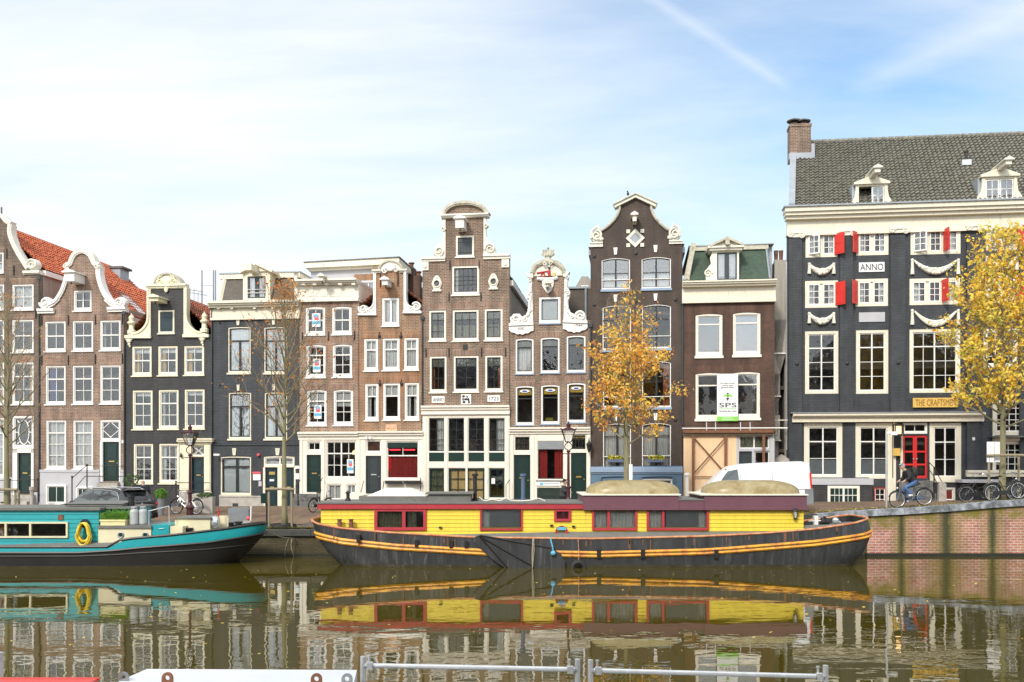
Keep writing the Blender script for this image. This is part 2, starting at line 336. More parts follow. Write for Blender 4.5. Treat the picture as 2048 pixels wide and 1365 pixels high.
    def ball(s, c, r, n=10, m=7):
        rx, ry, rz = r if isinstance(r, (tuple, list)) else (r, r, r)
        vs = []; fs = []
        for i in range(m+1):
            t = math.pi*i/m
            for k in range(n):
                a = 2*math.pi*k/n; q = max(math.sin(t), .02)
                vs.append((c[0]+rx*q*math.cos(a), c[1]+ry*q*math.sin(a), c[2]-rz*math.cos(t)))
        for i in range(m):
            for k in range(n): fs.append((i*n+k, i*n+(k+1) % n, (i+1)*n+(k+1) % n, (i+1)*n+k))
        fs.append(tuple(reversed(range(n)))); fs.append(tuple(m*n+k for k in range(n)))
        s.add(vs, fs); return s
    def torus(s, c, R_, r, ax='y', n=24, m=6):
        pts = []
        for k in range(n):
            a = 2*math.pi*k/n; p = (R_*math.cos(a), 0, R_*math.sin(a)) if ax == 'y' else ((R_*math.cos(a), R_*math.sin(a), 0) if ax == 'z' else (0, R_*math.cos(a), R_*math.sin(a)))
            pts.append((c[0]+p[0], c[1]+p[1], c[2]+p[2]))
        return s.tube(pts, r, m, closed=True)
    def scroll(s, x, z, r, y=0., sgn=1, turns=1.6, th=.2, start=0):
        pts = []; rad = []; N = int(16*turns)
        for i in range(N+1):
            t = i/N; rr = r*(1-.82*t); a = start+sgn*2*math.pi*turns*t
            pts.append((x+rr*math.cos(a), y-.03*t, z+rr*math.sin(a))); rad.append(th*r*(1-.45*t))
        s.tube(pts, rad, 6); return s
    def build(s, name, mat, parent=None, smooth=False, M=None, recalc=True, **props):
        me = bpy.data.meshes.new(name)
        vs = s.v
        if parent is not None and parent.name in ORG:
            o = ORG[parent.name]; vs = [(v[0]-o[0], v[1]-o[1], v[2]-o[2]) for v in vs]
        me.from_pydata(vs, [], s.f)
        mats = mat if isinstance(mat, (list, tuple)) else [mat]
        for q in mats: me.materials.append(MT[q] if isinstance(q, str) else q)
        if recalc:
            bm = bmesh.new(); bm.from_mesh(me); bmesh.ops.recalc_face_normals(bm, faces=bm.faces); bm.to_mesh(me); bm.free()
        if smooth: me.polygons.foreach_set('use_smooth', [True]*len(me.polygons))
        ob = bpy.data.objects.new(name, me); COL.objects.link(ob)
        if parent is not None:
            ob.parent = parent
            if parent.name in ORG: ORG[ob.name] = ORG[parent.name]
        for k, v in props.items(): ob[k] = v
        return ob
def tag(o, label, cat, group=None):
    o['label'] = label; o['category'] = cat
    if group: o['group'] = group
    return o
def thing(name, label, cat, loc=(0, 0, 0), rz=0, group=None, org=False):
    """Empty at the thing's base; org=True: its parts are written in world coordinates"""
    e = bpy.data.objects.new(name, None); COL.objects.link(e); e.location = loc; e.rotation_euler = (0, 0, rz)
    e.empty_display_size = .3; tag(e, label, cat, group)
    if org: ORG[e.name] = tuple(loc)
    return e
def struct(o): o['kind'] = 'structure'; return o
def kids(o): return [c for c in bpy.data.objects if c.parent == o]
def copy_tree(o, parent=None):
    c = o.copy(); COL.objects.link(c); c.parent = parent
    for ch in kids(o): copy_tree(ch, c)
    return c
def text(s, parent, x0, x1, z0, z1, y, mat, name='lettering', depth=.008, fit=True, M=None):
    cu = bpy.data.curves.new('t', 'FONT'); cu.body = s; cu.extrude = depth; cu.align_x = 'CENTER'; cu.align_y = 'CENTER'; cu.resolution_u = 3
    to = bpy.data.objects.new('t', cu); COL.objects.link(to)
    dg = bpy.context.evaluated_depsgraph_get(); me = bpy.data.meshes.new_from_object(to.evaluated_get(dg))
    bpy.data.objects.remove(to); me.name = name
    xs = [v.co.x for v in me.vertices]; ys = [v.co.y for v in me.vertices]
    ax, bx, ay, by = min(xs), max(xs), min(ys), max(ys); sx = (x1-x0)/(bx-ax); sz = (z1-z0)/(by-ay)
    if not fit: sx = sz = min(sx, sz)
    cx, cz = (x0+x1)/2, (z0+z1)/2
    o = ORG.get(parent.name, (0, 0, 0)) if parent else (0, 0, 0)
    for v in me.vertices:
        c = v.co.copy(); p = Vector((cx+(c.x-(ax+bx)/2)*sx, y-c.z, cz+(c.y-(ay+by)/2)*sz))
        if M: p = M @ p
        v.co = p-Vector(o)
    me.materials.clear(); me.materials.append(MT[mat] if isinstance(mat, str) else mat)
    ob = bpy.data.objects.new(name, me); COL.objects.link(ob); ob.parent = parent
    return ob
def at(x, y, Y): return Vector(((x-CX)/FPX*Y, Y, CAMZ+(HY-y)/FPX*Y))
def px(x, Y): return (x-CX)/FPX*Y
def pz(y, Y): return CAMZ+(HY-y)/FPX*Y

# ------------------------------------------------------------------ tile roof patch
def tiles(mb, A, B, C, D, cols, rows, amp=.07, step=.085, sub=5):
    """A,B lower edge, D,C upper edge; S-profile pantiles in real relief"""
    A, B, C, D = map(Vector, (A, B, C, D)); n = (B-A).cross(D-A).normalized()
    if n.z < 0: n = -n
    W = cols*sub; vs = []; fs = []
    rt = random.Random(cols*7+rows); jit = [[rt.gauss(0, .010) for _ in range(cols+1)] for _ in range(rows)]
    for i in range(rows):
        for e in (0, 1):
            t = (i+e*1.0)/rows
            for j in range(W+1):
                u = j/W; ph = (j % sub)/sub
                h = amp*(math.cos(2*math.pi*ph)*.5+.5)**1.4
                p = A.lerp(B, u).lerp(D.lerp(C, u), t)+n*(h+jit[i][min(cols, (j+sub//2)//sub)]+(step if e == 0 else .0))
                vs.append(p)
    for i in range(rows*2-1):
        for j in range(W): fs.append((i*(W+1)+j, i*(W+1)+j+1, (i+1)*(W+1)+j+1, (i+1)*(W+1)+j))
    mb.add(vs, fs)
# ------------------------------------------------------------------ houses
ZB = 1.2
class House:
    def __init__(s, label, cat, x0, x1, D0=52.8, m=.1244, name='canal_house', group='old canal houses in the row'):
        th = math.atan(m); s.c, s.s = math.cos(th), math.sin(th); s.D0 = D0
        s.U0 = s.raw(x0, HY, 0)[0]; s.W = s.raw(x1, HY, 0)[0]-s.U0
        loc = (s.U0*s.c, D0-s.U0*s.s, ZB)
        s.E = thing(name, label, cat, loc, -th, group); s.holes = []; s.x0, s.x1 = x0, x1
        s.k = abs(s.P(x0+10, HY)[0]-s.P(x0, HY)[0])/10
    def raw(s, x, y, v):
        a = (x-CX)/FPX; t = (v+s.D0*s.c)/(a*s.s+s.c)
        return (a*t)*s.c-(t-s.D0)*s.s, CAMZ+t*(HY-y)/FPX
    def P(s, x, y, v=0.):
        U, z = s.raw(x, y, v); return (U-s.U0, z-ZB)
    def Q(s, pts, v=0.): return [s.P(x, y, v) for x, y in pts]
    def rect(s, x0, y0, x1, y1, v=0.):
        a = s.P(x0, (y0+y1)/2, v)[0]; b = s.P(x1, (y0+y1)/2, v)[0]; xm = (x0+x1)/2
        return a, b, s.P(xm, y1, v)[1], s.P(xm, y0, v)[1]
    def bx(s, mb, x0, y0, x1, y1, v0, v1, ref=None):
        a, b, c, d = s.rect(x0, y0, x1, y1, v0 if ref is None else ref); mb.box(a, b, v0, v1, c, d); return mb
    def part(s, name, mat, x0, y0, x1, y1, v0, v1, parent=None, ref=None):
        return s.bx(MB(), x0, y0, x1, y1, v0, v1, ref).build(name, mat, parent or s.E)
    def wall(s, outline, mat, v0=0., v1=.35, name='wall', bottom=None):
        """outline: top profile left to right in picture px; goes down to the ground or to y=bottom"""
        P = s.Q(outline, v0)
        if bottom is None: zb = 0.0; P = [(P[0][0], zb)]+P+[(P[-1][0], zb)]
        else:
            P = [(P[0][0], s.P(outline[0][0], bottom, v0)[1])]+P+[(P[-1][0], s.P(outline[-1][0], bottom, v0)[1])]
        x0, x1 = min(p[0] for p in P), max(p[0] for p in P); z0, z1 = min(p[1] for p in P), max(p[1] for p in P)
        H = []
        for h in list(s.holes):
            cx = sum(p[0] for p in h)/len(h); cz = sum(p[1] for p in h)/len(h)
            if x0 < cx < x1 and z0 < cz < z1: H.append(h); s.holes.remove(h)
        return MB().prism(P, v0, v1, H).build(name, mat, s.E)
    def body(s, ytop, depth=10., mat='plaster', interior=True, flat=True, xl=None, xr=None):
        W = s.W; z = s.P((s.x0+s.x1)/2, ytop)[1]; m = MB()
        m.box(.02, .27, .352, depth, 0, z); m.box(W-.27, W-.02, .352, depth, 0, z); m.box(.272, W-.272, depth-.25, depth, 0, z-.01)
        m.build('side_wall', mat, s.E)
        if interior:
            i = MB(); i.box(.28, W-.28, 1.5, 1.6, 0, z-.02); n = max(2, int(z/3.2))
            for k in range(1, n): i.box(.28, W-.28, .36, 1.49, k*z/n-.1, k*z/n+.1)
            i.build('interior', 'interior', s.E)
        if flat: MB().box(.1, W-.1, .355, depth-.02, z-.005, z+.1).build('roof', 'tile_dk', s.E)
    def pitched(s, ridge, yeave, depth=11., mat='tile_red', rows=12, cols=None, v0=.36, eave='white', over=.12, vback=None):
        rx, rz = s.P(ridge[0], ridge[1], v0); ez = s.P(s.x1, yeave, v0)[1]
        m = MB(); L0, R0 = -.02, s.W+.02; cols = cols or int((depth-v0)/.24)
        tiles(m, (R0, v0, ez), (R0, depth, ez), (rx, depth, rz), (rx, v0, rz), cols, rows)
        tiles(m, (L0, v0, ez), (L0, depth, ez), (rx, depth, rz), (rx, v0, rz), cols, rows)
        o = m.build('roof', mat, s.E, smooth=False, recalc=False)
        m = MB()
        for k in range(int((depth-v0)/.35)): m.lathe([(.10, 0), (.12, .02), (.10, .33)], (rx, v0+.35*k, rz+.02), 8, ax='y')
        m.build('ridge_tiles', mat, s.E)
        m = MB(); m.box(R0-.02, R0+.14, v0, depth, ez-.32, ez-.02); m.box(L0-.10, L0+.02, v0, depth, ez-.32, ez-.02); m.build('gutter', eave, s.E)
        g = MB(); g.prism([(0.05, ez-.2), (rx, rz-.05), (s.W-.05, ez-.2)], depth-.2, depth-.02); g.build('rear_gable', 'plaster', s.E)
    # ---- a window with frame, bars, sill and what shows behind the panes
    def win(s, x0, y0, x1, y1, vb=(.5,), hb=(.5,), rail=None, fr=.085, fc='white', sc='white', curt=None, arch=0., sill=True, bar=.032, fb=None, glass='glass', sillm=None, vrail=None, v=.0, sash=.05, topv=None, wname='window', bot=1.5, sillh=.07, deep=.07):
        a, b, z0, z1 = s.rect(x0, y0, x1, y1, v)
        def shape(i, zb=None, n=7):
            l, r, lo, hi = a+i, b-i, (z0+(i if zb is None else zb)), z1-i; ah = arch*(1 if i < .02 else (.25 if sc == fc else .8))
            if arch <= 0: return [(l, lo), (r, lo), (r, hi), (l, hi)]
            pts = [(l, lo), (r, lo)]
            for k in range(n+1):
                t = k/n; xx = r+(l-r)*t; pts.append((xx, hi-ah+ah*(1-(2*t-1)**2)))
            return pts
        s.holes.append(shape(0.0, 0.0))
        am = getattr(s, 'archmat', None)
        if am and v == 0 and z1 > 5.0:
            n_ = 8; top_ = [(a-.14+(b-a+.28)*k/n_, z1+.33+.06*(1-(2*k/n_-1)**2)) for k in range(n_+1)]; lo_ = [(a+(b-a)*k/n_, z1+.006-arch*((2*k/n_-1)**2)*(1 if arch > 0 else 0)) for k in range(n_+1)]
            ar = MB().prism(lo_+list(reversed(top_)), -.006, .03)
        g = MB(); gi = fr*.6; g.prism(shape(gi, fr*bot*.7), v+deep+.055, v+deep+.062); w = g.build(wname, glass, s.E)
        if am and v == 0 and z1 > 5.0: ar.build('brick_arch', am, w)
        f = MB(); f.prism(shape(.004, .004), v+deep-.04, v+deep+.09, [shape(fr, fr*bot)])
        il, ir, ib, it = a+fr, b-fr, z0+fr*bot, z1-fr
        f2 = MB() if sc != fc else f
        f2.prism(shape(fr-.002, fr*bot-.002), v+deep+.01, v+deep+.075, [shape(fr+sash, fr*bot+sash)])
        for i, h in enumerate(hb):
            zz = it-(it-ib)*h; t = bar*(2.1 if rail is not None and i == rail else 1)
            f2.box(il+.01, ir-.01, v+deep+(.0 if rail == i else .022), v+deep+.068, zz-t/2, zz+t/2)
        zr = it-(it-ib)*hb[rail] if rail is not None and len(hb) else None
        for i, q in enumerate(vb):
            xx = il+(ir-il)*q; t = bar*(2.3 if vrail is not None and i == vrail else 1)
            top = it
            if topv is not None and zr is not None: top = zr
            f2.box(xx-t/2, xx+t/2, v+deep+(.002 if vrail == i else .028), v+deep+.066, ib+.01, top+(0.0 if arch <= 0 else 0))
        if topv:
            for q in topv:
                xx = il+(ir-il)*q; f2.box(xx-bar/2, xx+bar/2, v+deep+.028, v+deep+.066, zr, it)
        f.build('frame', fc, w)
        if f2 is not f: f2.build('sash', sc, w)
        if sill: MB().box(a-.05, b+.05, v-.07, v+deep+.05, z0-sillh, z0-.002).build('sill', sillm or fc, w)
        if curt: s.curtain(w, il, ir, ib, it, v+deep+.16, curt)
        return w
    def curtain(s, w, l, r, lo, hi, v, spec):
        """spec: (kind, material, amount) or a list of them"""
        for kind, mat, am in (spec if isinstance(spec, list) else [spec]):
            m = MB(); W = r-l; H = hi-lo
            def sheet(xa, xb, za, zb, wave=.03):
                n = max(6, int((xb-xa)/.035)); vs = []
                for k in range(n+1):
                    x = xa+(xb-xa)*k/n; yy = v+wave*math.sin(k*1.9+xa*7)+wave*.6*math.sin(k*.77)
                    vs += [(x, yy, za), (x, yy*1.0, zb)]
                m.add(vs, [(2*k, 2*k+2, 2*k+3, 2*k+1) for k in range(n)])
            if kind == 'full': sheet(l-.02, r+.02, lo, hi)
            elif kind == 'sides': sheet(l-.02, l+W*am, lo, hi); sheet(r-W*am, r+.02, lo, hi)
            elif kind == 'left': sheet(l-.02, l+W*am, lo, hi)
            elif kind == 'right': sheet(r-W*am, r+.02, lo, hi)
            elif kind == 'top': m.box(l-.02, r+.02, v-.03, v-.01, hi-H*am, hi+.02)
            elif kind == 'bottom': m.box(l-.02, r+.02, v-.03, v-.01, lo, lo+H*am)
            elif kind == 'blind': m.box(l-.02, r+.02, v-.03, v-.01, lo, hi+.02)
            elif kind == 'low': sheet(l-.02, r+.02, lo, lo+H*am)
            elif kind == 'topband': m.box(l-.02, r+.02, v-.085, v-.078, hi-H*am, hi+.01)
            m.build('stained_glass' if kind == 'topband' else ('blind' if kind in ('top', 'blind', 'bottom') else 'curtain'), mat, w)
    def door(s, x0, y0, x1, y1, mat='dgreen', v=.10, panels=3, brass=True, glassy=False, name='door', hole=True, slot=True):
        a, b, z0, z1 = s.rect(x0, y0, x1, y1)
        if hole: s.holes.append([(a, z0), (b, z0), (b, z1), (a, z1)])
        m = MB(); m.box(a+.005, b-.005, v+.03, v+.08, z0+.005, z1-.005); W = b-a; H = z1-z0
        ys = [0, .40, .62, 1] if panels == 3 else ([0, .5, 1] if panels == 2 else [0, 1])
        for i in range(len(ys)-1):
            l, r, lo, hi = a+.14*W, b-.14*W, z0+H*ys[i]+.10, z0+H*ys[i+1]-.08
            m.prism([(l, lo), (r, lo), (r, hi), (l, hi)], v+.005, v+.03, [[(l+.05, lo+.05), (r-.05, lo+.05), (r-.05, hi-.05), (l+.05, hi-.05)]])
            m.box(l+.09, r-.09, v+.012, v+.03, lo+.09, hi-.09)
        m.box(a, a+.07, v-.0, v+.03, z0+.01, z1-.01); m.box(b-.07, b, v-.0, v+.03, z0+.01, z1-.01); m.box(a+.071, b-.071, v-.0, v+.03, z1-.08, z1-.01)
        d = m.build(name, mat, s.E)
        h = MB(); h.ball((b-.13, v-.04, z0+H*.45), .035, 8, 5)
        h.build('handle', 'brass' if brass else 'galv', d)
        if slot: MB().box(a+W*.33, b-W*.33, v-.006, v+.004, z0+H*.49, z0+H*.52).build('letter_slot', 'brass' if brass else 'galv', d)
        return d
    def hatch(s, x0, y0, x1, y1, mat, fc, v=.0):
        a, b, z0, z1 = s.rect(x0, y0, x1, y1, v); s.holes.append([(a, z0), (b, z0), (b, z1), (a, z1)])
        i = .1; m = MB()
        n = 5
        for k in range(n):
            l = a+i+(b-a-2*i)*k/n; m.box(l+.004, l+(b-a-2*i)/n-.004, .04, .09, z0+i, z1-i)
        m.box(a+i+.03, b-i-.03, .015, .04, z0+i+(z1-z0)*.12, z0+i+(z1-z0)*.12+.1); m.box(a+i+.03, b-i-.03, .015, .04, z1-i-(z1-z0)*.22, z1-i-(z1-z0)*.22+.1)
        w = m.build('hatch', mat, s.E)
        MB().prism([(a+.003, z0+.003), (b-.003, z0+.003), (b-.003, z1-.003), (a+.003, z1-.003)], -.02, .12, [[(a+i, z0+i), (b-i, z0+i), (b-i, z1-i), (a+i, z1-i)]]).build('frame', fc, w)
        MB().box(a-.05, b+.05, -.08, .1, z0-.07, z0-.003).build('sill', fc, w)
        return w
    def moulding(s, name, mat, x0, x1, steps, ends=.0, back=.3):
        m = MB()
        for yt, yb, pr in steps:
            a = s.P(x0, (yt+yb)/2)[0]-pr*ends; b = s.P(x1, (yt+yb)/2)[0]+pr*ends; xm = (x0+x1)/2
            m.box(a, b, -pr, back-.003*pr, s.P(xm, yb, -pr)[1], s.P(xm, yt, -pr)[1])
        return m.build(name, mat, s.E)
    def hoist(s, x0, y0, x1, y1, mat='cream', ln=1.0):
        a, b, z0, z1 = s.rect(x0, y0, x1, y1, -.3); c = (a+b)/2; w = (b-a)*.28; m = MB()
        m.box(c-w, c+w, -ln, .2, z0, z1-.12); m.prism([(c-w-.1, z1-.12), (c+w+.1, z1-.12), (c+w+.1, z1-.05), (c, z1+.08), (c-w-.1, z1-.05)], -ln-.12, .1)
        o = m.build('hoist_beam', mat, s.E)
        h = MB(); h.torus((c, -ln+.2, z0-.08), .06, .02, 'x', 10, 5); h.build('hook', 'iron', o); return o
    def anchors(s, pts, hh=20, name='wall_anchor'):
        for x, y in pts:
            a = s.P(x, y); b = s.P(x, y+hh)
            MB().tube([(a[0], -.03, a[1]), (a[0]+.01, -.05, (a[1]+b[1])/2), (b[0], -.03, b[1])], .028, 5).build(name, 'iron', s.E)
    def keystone(s, x0, y0, x1, y1, mat='cream'):
        a, b, z0, z1 = s.rect(x0, y0, x1, y1); t = (b-a)*.18; m = MB()
        m.prism([(a+t, z0), (b-t, z0), (b, z1), (a, z1)], -.06, .04, [[(a+t+.07, z0+.07), (b-t-.07, z0+.07), (b-.09, z1-.08), (a+.09, z1-.08)]])
        m.box(a+.05, b-.05, -.02, .03, z0+.05, z1-.06); m.build('keystone', mat, s.E)
    def band(s, pts, w, mat, v0=-.10, v1=.42, name='gable_coping', mirror=None, n=5, closed=False):
        m = MB(); P = s.Q(cr(pts, n) if n else pts, v0); m.ribbon(P, w, v0, v1)
        m.ribbon(P, w*.45, v0-.04, v0)
        if mirror is not None: s.band([(2*mirror-x, y) for x, y in pts], w, mat, v0, v1, name, None, n)
        return m.build(name, mat, s.E)
    def steps(s, x0, x1, ytop, n, mat='stone_dk', run=.28, z_ground=None):
        a = s.P(x0, ytop)[0]; b = s.P(x1, ytop)[0]; zt = s.P((x0+x1)/2, ytop)[1]; m = MB(); zg = .2 if z_ground is None else z_ground
        h = (zt-zg)/n
        for k in range(n): m.box(a-.0*k, b+.0*k, -run*(k+1)-.05, (-run*k-.05) if k else -.012, 0, zt-h*k)
        return m.build('steps', mat, s.E)
    def railing(s, pts, r=.022, posts=(), zlow=.2, knob=True):
        """pts: (x, y, v) picture px at depth v"""
        m = MB(); W3 = lambda x, y, v: (s.P(x, y, v)[0], v, s.P(x, y, v)[1])
        for line in pts: m.tube([W3(*p) for p in line], r, 6)
        for x, y, v in posts:
            p = W3(x, y, v); m.tube([(p[0], p[1], zlow), p], r*1.6, 7)
            if knob: m.ball((p[0], p[1], p[2]+.05), .06, 8, 6)
        return m.build('railing', 'iron', s.E)
    def text(s, body, x0, y0, x1, y1, v, mat='ink', parent=None, **k):
        a, b, z0, z1 = s.rect(x0, y0, x1, y1, v); return text(body, parent or s.E, a, b, z0, z1, v, mat, **k)
    def planter(s, x0, x1, yt, yb, v=-.25, flowers=None, mat='bgrey', parent=None):
        a, b, z0, z1 = s.rect(x0, yt, x1, yb, v); m = MB(); m.box(a, b, v-.12, v+.12, z0, z1)
        o = m.build('window_box', mat, parent or s.E)
        if flowers:
            m = MB(); rnd = random.Random(int(x0))
            for k in range(90):
                x = rnd.uniform(a, b); z = z1+rnd.uniform(-.02, .2); y = v+rnd.uniform(-.14, .12); r = .045
                d = Vector((rnd.uniform(-1, 1), rnd.uniform(-1, 1), rnd.uniform(-.4, 1))).normalized(); e = d.orthogonal().normalized(); f = d.cross(e)
                c = Vector((x, y, z)); m.add([c-e*r-f*r, c+e*r-f*r, c+e*r+f*r, c-e*r+f*r], [(0, 1, 2, 3)])
            m.build('flowers', flowers, o, recalc=False)
        return o
def leafmat(name, cols, rough=.65, trans=.35):
    m, nt, b, out = new_mat(name); L = nt.links.new
    g = nd(nt, 'ShaderNodeNewGeometry'); r = nd(nt, 'ShaderNodeValToRGB'); r.color_ramp.interpolation = 'LINEAR'
    e = r.color_ramp.elements
    while len(e) < len(cols): e.new(.5)
    for i, c in enumerate(cols): e[i].position = i/(len(cols)-1); e[i].color = list(c)+[1]
    tc = nd(nt, 'ShaderNodeTexCoord'); n = nd(nt, 'ShaderNodeTexNoise', i_Scale=.9, i_Detail=2); L(tc.outputs['Object'], n.inputs[0])
    a = nd(nt, 'ShaderNodeMath', op='MULTIPLY_ADD'); L(g.outputs['Random Per Island'], a.inputs[0]); a.inputs[1].default_value = .62
    s2 = nd(nt, 'ShaderNodeMath', op='MULTIPLY_ADD'); L(n.outputs[0], s2.inputs[0]); s2.inputs[1].default_value = 1.3; s2.inputs[2].default_value = -.45
    L(s2.outputs[0], a.inputs[2]); L(a.outputs[0], r.inputs[0]); L(r.outputs[0], b.inputs['Base Color']); b.inputs['Roughness'].default_value = rough
    t = nt.nodes.new('ShaderNodeBsdfTranslucent'); L(r.outputs[0], t.inputs[0]); mx = nd(nt, 'ShaderNodeMixShader'); mx.inputs[0].default_value = trans
    L(b.outputs[0], mx.inputs[1]); L(t.outputs[0], mx.inputs[2]); L(mx.outputs[0], out.inputs[0]); return m
MT['flowers'] = leafmat('yellow_flowers_and_green_leaves', [(.05, .12, .03), (.10, .2, .04), (.75, .62, .05), (.8, .7, .1)])
MT['shrub'] = leafmat('fresh_green_shrub_leaves', [(.06, .16, .02), (.12, .30, .03), (.25, .42, .06)])
MT['shrub2'] = leafmat('dull_green_leaves', [(.04, .09, .03), (.08, .15, .05), (.14, .2, .08)])

def house_1():
    h = House('brown brick house cut by the left edge, oval fanlight above its dark door', 'house', -97, 79)
    C = -8; h.archmat = 'arch_pink'
    for x0, x1 in ((24, 67), (-30, 8), (-84, -41)):
        h.win(x0, 569, x1, 620, curt=('full', 'curtain', 1)); h.win(x0, 640, x1, 705, hb=(.5,), rail=0)
        h.win(x0, 725, x1, 809, hb=(.33, .66), rail=0, curt=('right', 'cur_tan', .25))
        if x0 != 24: h.win(x0, 836, x1, 955, hb=(.25, .5, .75), rail=0, curt=('full', 'curtain', 1))
    h.win(-22, 505, 7, 546, curt=('bottom', 'blind', .4))
    fl = h.win(24, 832, 67, 898, vb=(), hb=(), curt=None, sill=False, fr=.12)
    m = MB(); cx, cz = h.P(46, 865); rx, rz = .33, .72
    ov = [(cx+rx*math.cos(a*.2618), .10, cz+rz*math.sin(a*.2618)) for a in range(24)]
    m.tube(ov, .035, 6, closed=True)
    for a in (0, 45, 90, 135, 180, 225, 270, 315):
        c_, s_ = math.cos(R(a)), math.sin(R(a)); m.tube([(cx+rx*c_, .10, cz+rz*s_), (cx+min(.6, rx*1.8)*c_, .10, cz+.98*s_)], [.025, .04], 5)
    m.build('fanlight_tracery', 'white', fl)
    h.door(34, 906, 62, 988, 'dgreen', panels=3)
    m = MB()
    for q in ((25, 899, 34, 990), (62, 899, 67, 990), (25, 899, 67, 906)): h.bx(m, *q, -.05, .12)
    m.build('door_surround', 'white', h.E)
    prof = [(19, 449), (18, 462), (21, 476), (29, 495), (38, 511), (48, 527), (54, 537)]
    R_ = cr(prof, 4); right = [(x-2, y) for x, y in R_]+[(54, 543), (79, 545)]; left = [(2*C-x, y) for x, y in reversed(right)]
    h.wall(left+[(-33, 446), (C, 428), (17, 446)]+right, 'brick_dk')
    h.band(prof, .26, 'cream2', mirror=C)
    h.band([(21, 447), (12, 443), (4, 434), (C, 428), (-20, 434), (-28, 443), (-37, 447)], .24, 'cream2', name='pediment')
    h.moulding('shoulder_cornice', 'cream2', 48, 81, [(541, 546, .16), (546, 549, .08)], 0); h.moulding('shoulder_cornice', 'cream2', -97, -64, [(541, 546, .16), (546, 549, .08)], 0)
    for x, sg in ((65, -1), (2*C-65, 1)):
        c = h.P(x, 530); m = MB(); m.scroll(c[0], c[1], .34, -.06, sg, th=.24, start=R(200 if sg < 0 else -20)); m.lathe([(.3, -.05), (.36, .1), (.36, .35)], (c[0], 0, c[1]), 14, 'y'); m.build('scroll', 'cream2', h.E)
    c = h.P(3, 430); MB().tube([(c[0], 0, c[1]), (c[0], 0, c[1]+.45)], .05, 6).build('finial', 'stone_dk', h.E)
    h.body(540, 14, flat=False); h.pitched((C, 449), 541, 14, 'tile_red', 16)
    h.part('plinth', 'plinth', -97, 955, 24, 1012, -.06, 0.); h.part('plinth', 'plinth', 67, 985, 79, 1012, -.06, 0.)
    h.steps(20, 72, 990, 4, 'stone')
    h.anchors([(14, 615), (72, 618), (14, 498), (28, 531)]); h.railing([[(-20, 962, -1.2), (76, 960, -1.2)], [(-20, 985, -1.2), (76, 984, -1.2)]], posts=[(76, 960, -1.2), (20, 961, -1.2)])
    p = MB(); a = h.P(66, 965, -1.3)
    p.lathe([(.16, 0), (.16, .15), (.11, .2), (.11, 1.0), (.15, 1.05), (.15, 1.25)], (a[0], -1.4, 0.2), 14); p.build('stoop_post', 'stone', h.E)
    # dark chimney with its lead flank on the rear of the roof
    e = MB(); r0 = h.P(232, 568, 13.2); e.box(r0[0], r0[0]+.9, 12.2, 13.4, r0[1]-1.6, h.P(232, 537, 12.2)[1]); ch = e.build('chimney', 'lead', h.E)
    e = MB(); e.box(r0[0]-.15, r0[0]+1.1, 12.1, 13.5, h.P(232, 537, 12.2)[1], h.P(232, 533, 12.2)[1]); e.build('chimney_cap', 'stone_dk', ch)
house_1()

